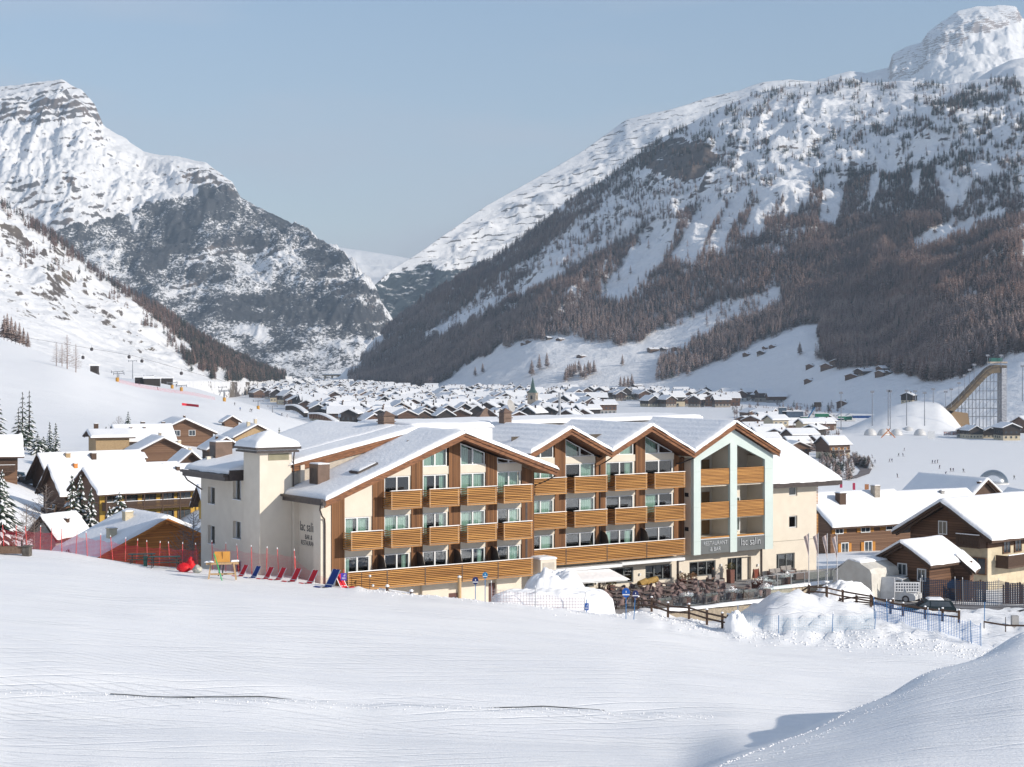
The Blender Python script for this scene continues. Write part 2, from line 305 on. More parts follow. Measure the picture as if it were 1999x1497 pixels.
def snow_ground_mat():
    m = bpy.data.materials.new('groomed_snow'); m.use_nodes = True; n = m.node_tree; b = n.nodes['Principled BSDF']; b.inputs['Roughness'].default_value = .6; b.inputs['Specular IOR Level'].default_value = .2
    t = n.nodes.new('ShaderNodeTexCoord')
    def no(sc, st, det=4, rot=0):
        mp = n.nodes.new('ShaderNodeMapping'); mp.inputs['Scale'].default_value = st; mp.inputs['Rotation'].default_value = (0, 0, rot); n.links.new(t.outputs['Object'], mp.inputs[0])
        q = n.nodes.new('ShaderNodeTexNoise'); q.inputs['Scale'].default_value = sc; q.inputs['Detail'].default_value = det; n.links.new(mp.outputs[0], q.inputs[0]); return q
    a = no(.18, (1, 3.5, 1), 5, .25); mr = n.nodes.new('ShaderNodeMapRange'); mr.inputs[1].default_value = .35; mr.inputs[2].default_value = .68; n.links.new(a.outputs[0], mr.inputs[0])
    mi = n.nodes.new('ShaderNodeMix'); mi.data_type = 'RGBA'; mi.inputs[6].default_value = col4((.885, .885, .89)); mi.inputs[7].default_value = col4((.835, .84, .86)); n.links.new(mr.outputs[0], mi.inputs[0]); n.links.new(mi.outputs[2], b.inputs['Base Color'])
    c = no(.9, (.35, 2.2, 1), 6, .2); d = no(4, (.5, 1.6, 1), 4, -.5); e = no(11, (1, 1, 1), 4)
    def mul(x, k):
        q = n.nodes.new('ShaderNodeMath'); q.operation = 'MULTIPLY'; q.inputs[1].default_value = k; n.links.new(x.outputs[0], q.inputs[0]); return q
    def add(x, y):
        q = n.nodes.new('ShaderNodeMath'); q.operation = 'ADD'; n.links.new(x.outputs[0], q.inputs[0]); n.links.new(y.outputs[0], q.inputs[1]); return q
    def tracks(sc, rot, dist, thr, st=(1, 1, 1)):
        # long thin ski grooves: narrow bands of a bent wave, broken up by a noise
        mp = n.nodes.new('ShaderNodeMapping'); mp.inputs['Rotation'].default_value = (0, 0, rot); mp.inputs['Scale'].default_value = st; n.links.new(t.outputs['Object'], mp.inputs[0])
        w_ = n.nodes.new('ShaderNodeTexWave'); w_.bands_direction = 'Y'; w_.inputs['Scale'].default_value = sc; w_.inputs['Distortion'].default_value = dist; w_.inputs['Detail'].default_value = 3; w_.inputs['Detail Scale'].default_value = .25; n.links.new(mp.outputs[0], w_.inputs[0])
        r_ = n.nodes.new('ShaderNodeMapRange'); r_.inputs[1].default_value = thr; r_.inputs[2].default_value = 1; n.links.new(w_.outputs['Fac'], r_.inputs[0])
        k = no(.25, (.4, 1, 1), 3, rot + .7); kr = n.nodes.new('ShaderNodeMapRange'); kr.inputs[1].default_value = .45; kr.inputs[2].default_value = .6; n.links.new(k.outputs[0], kr.inputs[0])
        q = n.nodes.new('ShaderNodeMath'); q.operation = 'MULTIPLY'; n.links.new(r_.outputs[0], q.inputs[0]); n.links.new(kr.outputs[0], q.inputs[1]); return q
    tr_ = add(add(tracks(.30, .12, 7, .90), tracks(.22, -.35, 11, .93)), tracks(.45, .5, 9, .94))
    h = add(add(add(mul(c, .06), mul(d, .04)), mul(e, .03)), mul(tr_, -.07))
    bp = n.nodes.new('ShaderNodeBump'); bp.inputs['Distance'].default_value = 1.0; bp.inputs['Strength'].default_value = .75; n.links.new(h.outputs[0], bp.inputs['Height']); n.links.new(bp.outputs[0], b.inputs['Normal'])
    return m
gsnow = snow_ground_mat()
g = obj('ground', np_mesh('ground', np.stack([XX, YY, Zg], -1).reshape(-1, 3), grid_faces(*Zg.shape), [gsnow], smooth=True)); tag(g, kind='structure')
# the slope behind the camera (what the windows mirror)
bx, by = np.meshgrid(np.linspace(-900, 900, 60), np.concatenate([np.linspace(-900, -60, 25), np.linspace(-40, 27.9, 12)]), indexing='xy')
bz = 37.5 + np.maximum(0, -by) * .18 + fbm(bx / 150, by / 150, 4, 40) * 8 * sstep(0, -200, by) - 1.2 * (by > 20) - np.maximum(0, bx) * .03
s_ = obj('slope', np_mesh('slope', np.stack([bx, by, np.minimum(bz, np.where(by > -30, 38, 999))], -1).reshape(-1, 3), grid_faces(*bx.shape), [gsnow], smooth=True)); tag(s_, kind='structure')
# ------------------------------------------------------------------ mountains
def mountain_mat(name, rock, veg, snowc=SNOWC, vscale=.012, strata=0, vst=(1, 1, 2.5), rst=(1, 1, 3), rthr=(.50, .58), slope_w=1.1, rsc=.03, rrot=0, vrot=0):
    m = bpy.data.materials.new(name); m.use_nodes = True; n = m.node_tree; b = n.nodes['Principled BSDF']; b.inputs['Roughness'].default_value = .8; b.inputs['Specular IOR Level'].default_value = .1
    N = n.nodes.new; K = n.links.new
    t = N('ShaderNodeTexCoord'); at_ = N('ShaderNodeAttribute'); at_.attribute_name = 'mask'; sp = N('ShaderNodeSeparateColor'); K(at_.outputs['Color'], sp.inputs[0])
    def noise(sc, st, det, rough=.6, rot=0):
        mp0 = N('ShaderNodeMapping'); mp0.inputs['Rotation'].default_value = (0, rot, 0); K(t.outputs['Object'], mp0.inputs[0]); mp = N('ShaderNodeMapping'); mp.inputs['Scale'].default_value = st; K(mp0.outputs[0], mp.inputs[0])
        q = N('ShaderNodeTexNoise'); q.inputs['Scale'].default_value = sc; q.inputs['Detail'].default_value = det; q.inputs['Roughness'].default_value = rough; K(mp.outputs[0], q.inputs[0]); return q.outputs[0]
    def ma(op, a, b2, c=None):
        q = N('ShaderNodeMath'); q.operation = op
        for i, x in enumerate((a, b2, c)):
            if x is None: continue
            if isinstance(x, (int, float)): q.inputs[i].default_value = x
            else: K(x, q.inputs[i])
        return q.outputs[0]
    def rng(x, a, b2):
        q = N('ShaderNodeMapRange'); q.interpolation_type = 'SMOOTHSTEP'; q.inputs[1].default_value = a; q.inputs[2].default_value = b2; K(x, q.inputs[0]); return q.outputs[0]
    geo = N('ShaderNodeNewGeometry'); ns = N('ShaderNodeSeparateXYZ'); K(geo.outputs['Normal'], ns.inputs[0])
    steep = ma('SUBTRACT', 1.0, ns.outputs['Z'])
    n1 = noise(rsc, rst, 10, .7, rrot)
    rv = ma('ADD', ma('MULTIPLY', steep, slope_w), ma('ADD', n1, ma('MULTIPLY', sp.outputs['Red'], .42)))
    if strata:
        wv = N('ShaderNodeTexWave'); wv.bands_direction = 'Z'; wv.inputs['Scale'].default_value = strata; wv.inputs['Distortion'].default_value = 9; wv.inputs['Detail'].default_value = 4; wv.inputs['Detail Scale'].default_value = .8
        mpw = N('ShaderNodeMapping'); mpw.inputs['Rotation'].default_value = (0, .22, 0); K(t.outputs['Object'], mpw.inputs[0]); K(mpw.outputs[0], wv.inputs[0])
        rv = ma('ADD', rv, ma('MULTIPLY', ma('SUBTRACT', wv.outputs['Fac'], .5), ma('MULTIPLY', sp.outputs['Blue'], .35)))
    rf = rng(rv, .5 + rthr[0], .5 + rthr[1])
    n2 = noise(vscale, vst, 10, .75, vrot)
    n3 = noise(vscale * .22, (1, 1, 1), 4, .5)
    vvv = ma('ADD', ma('ADD', n2, ma('MULTIPLY', n3, .35)), ma('MULTIPLY', sp.outputs['Green'], .42))
    vf = ma('MULTIPLY', rng(vvv, .86, .97), rng(sp.outputs['Green'], .02, .15))
    rc = N('ShaderNodeMix'); rc.data_type = 'RGBA'; rc.inputs[6].default_value = col4(rock[0]); rc.inputs[7].default_value = col4(rock[1]); K(rng(noise(.01, (1, 1, 2), 4), .45, .6), rc.inputs[0])
    m1 = N('ShaderNodeMix'); m1.data_type = 'RGBA'; m1.inputs[6].default_value = col4(snowc); K(rf, m1.inputs[0]); K(rc.outputs[2], m1.inputs[7])
    m2 = N('ShaderNodeMix'); m2.data_type = 'RGBA'; K(vf, m2.inputs[0]); K(m1.outputs[2], m2.inputs[6]); m2.inputs[7].default_value = col4(veg)
    K(m2.outputs[2], b.inputs['Base Color'])
    bp = N('ShaderNodeBump'); bp.inputs['Strength'].default_value = .6; bp.inputs['Distance'].default_value = 14; K(noise(.02, (1, 1, 1.5), 8, .6), bp.inputs['Height']); K(bp.outputs[0], b.inputs['Normal'])
    return m
class Mountain:
    def __init__(s, name, cols, nx, ns, seed, amp, gull=120, jag=0, maskf=None, m=None, step=None, back=.35, rowjit=None, warp=.35):
        keys = sorted(cols); k = np.array(keys, float); C = np.array([cols[q] for q in keys], float)      # (ncol, npt, 2)
        px = np.linspace(k[0], k[-1], nx)
        npt = C.shape[1]; D = np.stack([np.interp(px, k, C[:, i, 0]) for i in range(npt)]); Y = np.stack([np.interp(px, k, C[:, i, 1]) for i in range(npt)])
        kk = max(1, int(nx * 45 / (k[-1] - k[0])))
        for q_, (A__) in enumerate((D, Y)):
            for i in range(npt - (1 if q_ else 0)): A__[i:i + 1] = blur(A__[i:i + 1], kk, 1)
        Zc = CZ - (Y - HY) / F * D
        S = np.concatenate([[-.06], np.linspace(0, 1, ns), 1 + np.linspace(.04, back, 8)])
        sp_ = np.linspace(0, 1, npt); sc = np.clip(S, 0, 1)
        d = np.stack([np.interp(sc, sp_, D[:, j]) for j in range(nx)], 1); z = np.stack([np.interp(sc, sp_, Zc[:, j]) for j in range(nx)], 1)
        nb = max(2, ns // 14)
        z[1:1 + ns] = blur(z[1:1 + ns], nb, 0) * np.clip(np.minimum(S[1:1 + ns, None], 1 - S[1:1 + ns, None]) * 8, 0, 1) + z[1:1 + ns] * (1 - np.clip(np.minimum(S[1:1 + ns, None], 1 - S[1:1 + ns, None]) * 8, 0, 1))
        # behind the ridge
        dr = (D[-1] - D[0])[None, :]; over = np.maximum(0, S - 1)[:, None]; d = d + over * np.maximum(dr, 400); z = z - over * np.maximum(dr, 400) * (.3 + over)
        lo = (S < 0)[:, None]; z = np.where(lo, z - 40, z); d = np.where(lo, d - 10, d)
        PX = np.broadcast_to(px[None, :], d.shape); x = (PX - CX) / F * d; Sb = np.broadcast_to(S[:, None], d.shape)
        # relief: gullies run down the slope, crags and small folds on top
        env = np.clip(Sb, 0, 1) ** .7 * np.clip((1 - Sb) * 6, jag, 1) * (Sb > 0)
        wx = fbm(x / 400, d / 400, 3, seed + 50) * gull * warp * 4
        gl = ridged((x + wx) / gull / 2.4, d / gull / 9 + Sb * 1.2, 5, seed, .58)
        cr = fbm(x / (gull * .9), d / (gull * .9) + z / gull, 6, seed + 9, .46)
        if rowjit is not None: env = env * rowjit(Sb, PX)
        z = z + env * amp * (gl * .95 + cr * .75 + .22 * ridged(x / gull * 3.1, d / gull * 2.2, 4, seed + 77, .6))
        s.px, s.S, s.X, s.D, s.Z = px, S, x, d, z; s.PX = PX; s.Sb = Sb
        PYy = HY - (z - CZ) / d * F
        me = np_mesh(name, np.stack([x, d, z], -1).reshape(-1, 3), grid_faces(*z.shape), [m], smooth=True)
        ca = me.color_attributes.new('mask', 'FLOAT_COLOR', 'POINT'); mk = np.zeros(z.shape + (4,), np.float32); mk[..., 3] = 1
        if maskf: r_, g_, b_ = maskf(PX, PYy, x, d, z); mk[..., 0] = r_; mk[..., 1] = g_; mk[..., 2] = b_
        ca.data.foreach_set('color', mk.ravel())
        s.PY = PYy; s.o = tag(obj(name, me), kind='structure')
    def sample(s, i, j):
        """fractional grid indices -> points"""
        i0 = i.astype(int); j0 = j.astype(int); a = i - i0; b = j - j0
        def g_(A): return (A[i0, j0] * (1 - b) + A[i0, j0 + 1] * b) * (1 - a) + (A[i0 + 1, j0] * (1 - b) + A[i0 + 1, j0 + 1] * b) * a
        return g_(s.X), g_(s.D), g_(s.Z)
def jp(px, py, s, a=14, k=26): return px + fbm(px / k, py / k, 4, s) * a, py + fbm(px / k + 7, py / k + 3, 4, s + 3) * a
def soft(px, py, poly, s=1, a=14, k=26):
    qx, qy = jp(px, py, s, a, k); return inpoly(qx, qy, poly).astype(float)
rock_w = ((.135, .125, .125), (.19, .15, .13)); rock_g = ((.15, .14, .14), (.20, .18, .17))
# far snowy pass between the two mountains
def mF(px, py, x, d, z): return px * 0 + .0, px * 0, px * 0
Mountain('far_mountain', {600: [(8000, 640), (9000, 470)], 660: [(8000, 640), (9000, 482)], 700: [(8000, 640), (9000, 488)], 760: [(8000, 640), (9000, 497)], 810: [(8000, 640), (9000, 506)], 900: [(8000, 640), (9000, 530)]}, 60, 50, 71, 60, 200, 0, mF,
         mountain_mat('far_snow', rock_g, (.1, .1, .1), slope_w=.6))
# left: the big mountain
A_ = {}
for px, yr, dr in ((-500, 240, 5600), (-200, 190, 5600), (0, 170, 5500), (60, 164, 5500), (120, 156, 5500), (160, 176, 5480), (185, 206, 5450), (201, 243, 5430), (240, 268, 5400), (280, 295, 5350), (350, 308, 5300), (400, 318, 5250), (430, 335, 5200), (455, 358, 5180), (470, 386, 5150), (540, 425, 5000), (620, 470, 4850), (680, 505, 4700), (712, 545, 4600), (730, 580, 4500), (760, 613, 4450), (772, 636, 4400), (800, 700, 4350), (840, 745, 4300)):
    A_[px] = [(4000, 745 if px < 780 else 748), (4000 + (dr - 4000) * .30, 745 - (745 - yr) * .36), (4000 + (dr - 4000) * .62, 745 - (745 - yr) * .70), (dr, yr)]
def mA(px, py, x, d, z):
    veg = soft(px, py, [(330, 385), (470, 372), (560, 425), (700, 520), (800, 640), (800, 760), (300, 760), (60, 560), (60, 470), (150, 440), (250, 430)], 5, 34, 45)
    veg2 = soft(px, py, [(60, 400), (240, 350), (420, 350), (480, 400), (300, 520), (60, 500)], 8, 20)
    cliff = soft(px, py, [(140, 160), (185, 190), (205, 245), (160, 225), (90, 240), (0, 235), (0, 160)], 6, 8) + soft(px, py, [(340, 325), (440, 330), (475, 390), (400, 380)], 9, 10) + soft(px, py, [(430, 455), (560, 470), (560, 500), (470, 500), (330, 590), (380, 480)], 12, 24) * .9 + soft(px, py, [(640, 510), (720, 560), (780, 640), (720, 660), (620, 560)], 13, 20) * .8 + soft(px, py, [(0, 345), (150, 340), (150, 375), (0, 360)], 14, 10) * .5 + soft(px, py, [(0, 355), (170, 350), (220, 420), (120, 450), (0, 420)], 15, 24) * .45
    return np.clip(cliff * .6, 0, 1), np.clip(veg * (.66 + .5 * fbm(px / 70 + 3, py / 28, 4, 9)) + veg2 * .12, 0, 1), px * 0 + .7
mtA = Mountain('mountain', A_, 520, 360, 5, 85, 110, .10, mA, mountain_mat('mountain_left', rock_w, (.065, .068, .075), vscale=.13, vst=(1, 1, 1.6), strata=.012, rthr=(.42, .50), slope_w=.62, rsc=.026, rst=(1, 1, 2.4)))
# right: long snowy flank behind, stratified
D_ = {}
for px, yr, dr in ((640, 760, 4400), (690, 640, 4500), (725, 562, 4700), (760, 530, 4900), (800, 505, 5000), (870, 456, 5200), (950, 402, 5500), (1050, 346, 5800), (1130, 300, 6000), (1195, 254, 6200), (1222, 234, 6200), (1260, 224, 6200), (1310, 214, 6200), (1380, 190, 6300), (1440, 178, 6300), (1490, 160, 6300), (1540, 154, 6300), (1600, 160, 6300), (1700, 190, 6300)):
    D_[px] = [(4300, 750), (4300 + (dr - 4300) * .5, 750 - (750 - yr) * .52), (dr, yr)]
def mD(px, py, x, d, z):
    veg = soft(px, py, [(700, 560), (820, 515), (900, 520), (1010, 500), (1000, 640), (720, 760), (660, 700)], 3, 14)
    return px * 0 + .16, veg * .8, px * 0 + 1.7
mtD = Mountain('mountain', D_, 300, 200, 23, 45, 150, .06, mD, mountain_mat('mountain_back', rock_g, (.04, .055, .065), vscale=.03, strata=.016, rthr=(.42, .47), slope_w=.5, rsc=.02, rst=(.6, .6, 2.2)))
# right: the distant rock tower
E_ = {}
for px, yr, dr in ((1480, 200, 7800), (1580, 160, 7800), (1620, 148, 7800), (1660, 138, 7800), (1690, 142, 7800), (1735, 132, 7700), (1742, 108, 7700), (1770, 92, 7700), (1798, 84, 7700), (1812, 62, 7700), (1840, 42, 7700), (1870, 22, 7700), (1905, 14, 7700), (1950, 10, 7700), (1984, 13, 7700), (1996, 36, 7700), (2100, 60, 7700), (2300, 120, 7700)):
    E_[px] = [(6200, 330), (7200, 330 - (330 - yr) * .55), (dr, yr)]
def mE(px, py, x, d, z):
    cliff = soft(px, py, [(1730, 60), (1860, 0), (1990, 0), (2000, 38), (1900, 70), (1840, 110), (1780, 150), (1735, 160)], 2, 9)
    return cliff * .55, px * 0, px * 0 + cliff * .5
Mountain('mountain', E_, 300, 140, 31, 50, 90, .12, mE, mountain_mat('mountain_peak', ((.30, .25, .23), (.36, .30, .27)), (.05, .05, .05), strata=.03, rthr=(.42, .52), slope_w=.6))
E2 = {1840: [(3600, 330), (4600, 200)], 1900: [(3600, 330), (4600, 160)], 1940: [(3600, 330), (4600, 134)], 1975: [(3600, 330), (4600, 118)], 2050: [(3600, 330), (4600, 104)], 2300: [(3600, 330), (4600, 80)]}
Mountain('mountain', E2, 90, 60, 37, 35, 90, .1, lambda px, py, x, d, z: (px * 0 + .18, px * 0 + .1, px * 0), mountain_mat('mountain_hump', rock_g, (.05, .05, .05), rthr=(.42, .5)))
# right: the wooded mountainside
C_ = {640: [(3300, 748), (3350, 747), (3400, 746), (3450, 745)], 690: [(3200, 748), (3300, 745), (3400, 742), (3500, 738)], 720: [(3150, 750), (3300, 735), (3450, 708), (3600, 682)],
 780: [(2800, 755), (3100, 730), (3400, 680), (3700, 620)], 850: [(2520, 762), (2800, 735), (3200, 660), (3700, 572)], 950: [(2300, 768), (2500, 722), (3000, 630), (3600, 512)],
 1050: [(2150, 772), (2400, 690), (2900, 580), (3500, 444)], 1100: [(2130, 773), (2400, 680), (2880, 545), (3450, 399)], 1170: [(2100, 775), (2400, 668), (2850, 520), (3400, 356)], 1230: [(2080, 776), (2400, 656), (2820, 495), (3350, 312)],
 1290: [(2050, 777), (2400, 645), (2800, 470), (3300, 268)], 1350: [(2000, 779), (2380, 632), (2770, 440), (3270, 238)], 1420: [(1950, 780), (2350, 620), (2750, 420), (3250, 203)], 1480: [(1880, 783), (2300, 610), (2720, 405), (3220, 183)],
 1560: [(1770, 788), (2250, 600), (2700, 390), (3200, 163)], 1640: [(1600, 797), (2100, 640), (2600, 420), (3150, 157)], 1700: [(1480, 806), (1950, 680), (2500, 440), (3100, 166)], 1760: [(1350, 816), (1750, 712), (2400, 460), (3050, 160)],
 1850: [(1190, 831), (1500, 740), (2200, 480), (2950, 163)], 2000: [(1130, 838), (1400, 700), (2100, 460), (2800, 149)], 2300: [(1000, 856), (1300, 690), (2000, 440), (2700, 120)], 2700: [(900, 870), (1200, 680), (1900, 430), (2600, 100)]}
def mC(px, py, x, d, z):
    cliff = soft(px, py, [(1240, 310), (1300, 270), (1370, 270), (1400, 310), (1370, 350), (1290, 345)], 2, 14) + .14 * soft(px, py, [(1150, 350), (1330, 330), (1200, 450), (1050, 540), (900, 640), (780, 690), (900, 580), (1050, 470)], 4, 20)
    cliff = cliff + .16 * soft(px, py, [(1350, 240), (1500, 200), (1700, 210), (1700, 330), (1500, 350), (1350, 380), (1250, 420)], 6, 30) + .22 * soft(px, py, [(1780, 160), (1999, 160), (1999, 300), (1930, 250), (1800, 190)], 7, 24)
    up = sstep(420, 330, py)
    return np.clip(cliff, 0, 1) + .03, up * .05, px * 0
mtC = Mountain('mountainside', C_, 560, 400, 61, 42, 75, .10, mC, mountain_mat('mountainside', ((.11, .095, .09), (.17, .13, .11)), (.05, .05, .05), rthr=(.43, .50), slope_w=.72, rsc=.04), rowjit=lambda S, P: .22 + .78 * sstep(.3, .62, S))
# left: nearer open mountainside
B_ = {}
for px, yr, dr, yf, df in ((-500, 60, 2300, 640, 1250), (-200, 270, 2350, 650, 1250), (0, 396, 2400, 668, 1250), (100, 458, 2400, 705, 1250), (200, 541, 2400, 738, 1300), (290, 594, 2420, 742, 1400), (380, 652, 2500, 744, 1700), (470, 704, 2650, 746, 2100), (530, 737, 2800, 746, 2600), (570, 746, 2900, 747, 2800)):
    B_[px] = [(df, yf), (df + (dr - df) * .5, yf + (yr - yf) * .46), (dr, yr)]
def mB(px, py, x, d, z):
    a = soft(px, py, [(0, 430), (90, 480), (210, 580), (320, 690), (250, 680), (170, 620), (60, 640), (0, 620)], 4, 26, 30) * .62
    return a * 1.0, a * .0, px * 0
mtB = Mountain('mountainside', B_, 340, 240, 83, 20, 60, .04, mB, mountain_mat('mountainside_left', ((.12, .10, .09), (.17, .14, .11)), (.05, .05, .04), vscale=.04, rthr=(.40, .47), slope_w=.6, rsc=.05, rst=(.28, .6, 1.5), rrot=.62))
# ------------------------------------------------------------------ the hotel (local frame: x along the facade, y into the building, z up)
HB = 26.0; HRZ = math.atan2(UY, UX)
def hmb(): m = MB(); m.off = (0, 0, -HB); return m
M_cream = mat('cream_render', (.67, .61, .52), .85, (.63, .57, .485), 1.2, .01, 40, spec=.15)
M_wood = planks('brown_boards', (.105, .045, .018), (.23, .105, .042), 'X', 7.0, .45)
M_slat = mat('honey_slats', (.55, .275, .08), .55, (.30, .135, .038), 1.0, 0, None, .3, (.22, .22, 9), 4)
M_beam = mat('verge_timber', (.25, .105, .045), .55, (.11, .045, .02), 1.0, .01, None, .3, (2, 2, 14), 5)
M_dark = mat('dark_metal', (.045, .035, .035), .45, (.07, .055, .05), 3)
M_white = mat('white_frame', (.70, .71, .72), .4, (.66, .67, .68))
M_black = mat('room_dark', (.02, .02, .022), .9)
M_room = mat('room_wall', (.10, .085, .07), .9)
M_curt = mat('green_curtain', (.52, .64, .57), .9, (.42, .54, .48), 3, 0, None, .1, (5, 5, .3))
M_glass = glassmat('window_glass', (.72, .82, .80), .10)
M_mint = mat('mint_cladding', (.54, .615, .595), .45, (.50, .585, .565), .7)
M_grey = mat('grey_fascia', (.115, .125, .13), .5, (.13, .14, .145))
M_brown = mat('brown_sheet_metal', (.16, .105, .08), .5, (.12, .08, .06), 2)
M_steel = mat('steel', (.42, .43, .45), .35, (.35, .36, .38), metal=.6)
M_taupe = mat('taupe_render', (.50, .45, .39), .8)
ho = empty('hotel', (OX, OY, HB), HRZ, 'large cream and brown timber hotel with slatted balconies, snowy gables and a mint-green bay', 'hotel')
def part(m, name, mats, parent=ho, label=None):
    o = m.build(name, mats, parent)
    if label: o['label'] = label
    return o
FL = [29.2, 32.1, 35.0]                # floor levels
rnd = random.Random(4)
def wallrects(m, x0, x1, y0, y1, z0, z1, holes):
    """wall box with rectangular holes [(hx0,hx1,hz0,hz1)]"""
    xs = sorted({x0, x1, *[h[0] for h in holes], *[h[1] for h in holes]}); 
    for a, b in zip(xs[:-1], xs[1:]):
        hs = sorted([(h[2], h[3]) for h in holes if h[0] <= a + 1e-6 and h[1] >= b - 1e-6]); z = z0
        for p, q in hs:
            if p > z + 1e-4: m.box(a, b, y0, y1, z, p)
            z = max(z, q)
        if z1 > z + 1e-4: m.box(a, b, y0, y1, z, z1)
def curtain_mesh(m, x0, x1, y, z0, z1, ph=0):
    n = max(6, int((x1 - x0) * 22)); vs = []
    for i in range(n + 1):
        x = x0 + (x1 - x0) * i / n; yy = y + .035 * math.sin(i * 1.5 + ph) + .012 * math.sin(i * 3.7 + ph)
        vs += [(x, yy, z0), (x, yy, z1)]
    m._a(vs, [(2 * i, 2 * i + 2, 2 * i + 3, 2 * i + 1) for i in range(n)], True)
def window(x0, x1, z0, z1, y, mode=None, split=.5, topz=None, kind='white', parent=ho, mull=1, fw=.075):
    """glazed opening: pane (the part), frame and curtains under it. topz: (left top, right top) for sloping heads"""
    zl, zr = topz or (z1, z1)
    g_ = hmb(); g_._a([(x0 + .02, y + .1, z0 + .02), (x1 - .02, y + .1, z0 + .02), (x1 - .02, y + .1, zr - .03), (x0 + .02, y + .1, zl - .03)], [(0, 1, 2, 3)])
    w_ = part(g_, 'window', M_glass, parent)
    fr = hmb(); mat_ = M_white if kind == 'white' else M_grey
    def zt(x): return zl + (zr - zl) * (x - x0) / (x1 - x0)
    fr.box(x0, x1, y + .03, y + .15, z0, z0 + fw)
    fr.extr([(x0, z0 + fw), (x0 + fw, z0 + fw), (x0 + fw, zt(x0 + fw)), (x0, zl)], y + .031, y + .149)
    fr.extr([(x1 - fw, z0 + fw), (x1, z0 + fw), (x1, zr), (x1 - fw, zt(x1 - fw))], y + .031, y + .149)
    if zl - z0 > .3 or True:
        fr.extr([(x0 + fw, zt(x0 + fw) - fw), (x1 - fw, zt(x1 - fw) - fw), (x1 - fw, zt(x1 - fw)), (x0 + fw, zt(x0 + fw))], y + .034, y + .146)
    for k in range(1, mull + 1):
        xm = x0 + (x1 - x0) * (split if mull == 1 else k / (mull + 1)); fr.box(xm - fw * .8, xm + fw * .8, y + .02, y + .152, z0 + fw, zt(xm) - fw)
    part(fr, 'frame', mat_, w_)
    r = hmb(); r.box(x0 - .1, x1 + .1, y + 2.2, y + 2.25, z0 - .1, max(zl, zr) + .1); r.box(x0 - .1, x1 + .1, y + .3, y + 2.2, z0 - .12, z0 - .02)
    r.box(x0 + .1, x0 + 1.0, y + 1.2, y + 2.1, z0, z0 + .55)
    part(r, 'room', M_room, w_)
    if mode is None: mode = rnd.choice(['both', 'left', 'right', 'sides', 'full', 'none'])
    cs = []
    W = x1 - x0; a = x0 + .08; b = x1 - .08; mid = x0 + W * .5
    if mode == 'full': cs = [(a, b)]
    elif mode == 'both': cs = [(a, mid - .25), (mid + .15, b)]
    elif mode == 'left': cs = [(a, mid - .1)]
    elif mode == 'right': cs = [(mid + .1, b)]
    elif mode == 'sides': cs = [(a, a + W * .2), (b - W * .22, b)]
    elif mode == 'sideR': cs = [(b - W * .2, b)]
    elif mode == 'sideL': cs = [(a, a + W * .2)]
    if cs:
        c_ = hmb()
        for p, q in cs:
            if zl == zr: curtain_mesh(c_, p, q, y + .28, z0, z1 - .05, p)
            else:
                n = 14; vs = []
                for i in range(n + 1):
                    x = p + (q - p) * i / n; vs += [(x, y + .28 + .03 * math.sin(i * 1.9), z0), (x, y + .28 + .03 * math.sin(i * 1.9), zt(x) - .06)]
                c_._a(vs, [(2 * i, 2 * i + 2, 2 * i + 3, 2 * i + 1) for i in range(n)], True)
        part(c_, 'curtain', M_curt, w_)
    return w_
def balcony(x0, x1, y0, y1, z0, z1, left=True, right=True, segs=1, slab=True):
    """slatted balcony: front slats, side slats, posts, snow on the rail, floor"""
    m = hmb(); n = 10; ps = []
    zz0 = z0 + .02; H = z1 - zz0; st = H / n
    for k in range(n):
        a = zz0 + k * st; jx = 0.0
        m.box(x0, x1, y0, y0 + .035, a, a + st * .56)
        if left: m.box(x0 + .001, x0 + .036, y0 + .036, y1, a + .002, a + st * .56)
        if right: m.box(x1 - .036, x1 - .001, y0 + .036, y1, a + .002, a + st * .56)
    m.mat(0)
    b = part(m, 'balcony', M_slat)
    f = hmb(); 
    for x in [x0 + .05, x1 - .12] + [x0 + (x1 - x0) * i / segs for i in range(1, segs)]: f.box(x, x + .07, y0 + .04, y0 + .11, z0 + .03, z1 - .03)
    f.box(x0 + .04, x1 - .04, y0 + .11, y1, z0 + .03, z0 + .2)
    part(f, 'floor_slab', M_taupe, b)
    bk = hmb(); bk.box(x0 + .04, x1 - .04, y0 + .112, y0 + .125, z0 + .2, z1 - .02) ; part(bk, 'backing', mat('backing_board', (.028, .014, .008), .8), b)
    c = hmb(); c.box(x0 - .01, x1 + .01, y0 - .02, y0 + .12, z1, z1 + .035); part(c, 'handrail', M_slat, b)
    s = hmb()
    s.slab((x0, y0 - .02, z1 + .035), (x1, y0 - .02, z1 + .035), (x1, y0 + .12, z1 + .035), (x0, y0 + .12, z1 + .035), .05, 10, 2, int(x0 * 7), .02, .05); part(s, 'snow', snow, b)
    if segs > 1:
        j = hmb()
        for i in range(1, segs):
            x = x0 + (x1 - x0) * i / segs; j.box(x - .035, x + .035, y0 - .012, y0 + .03, z0 + .03, z1 - .05)
        part(j, 'joint', M_dark, b)
    return b
# ---- wing A: facade plane y=0
POST = [(.87, 1.95), (4.32, 5.32), (7.67, 8.66), (11.01, 12.04), (14.40, 15.43), (17.78, 18.95)]
WIN = [(2.01, 4.08), (5.35, 7.52), (8.72, 10.86), (12.10, 14.33), (15.48, 17.66)]
AX, AZ = 11.35, 40.38; AL, AR = (-.55, 35.78), (20.05, 37.28)
def roofA(x): return AL[1] + (AZ - AL[1]) * (x - AL[0]) / (AX - AL[0]) if x < AX else AZ + (AR[1] - AZ) * (x - AX) / (AR[0] - AX)
def cut(x): return roofA(x) - .58
m = hmb(); tops = []
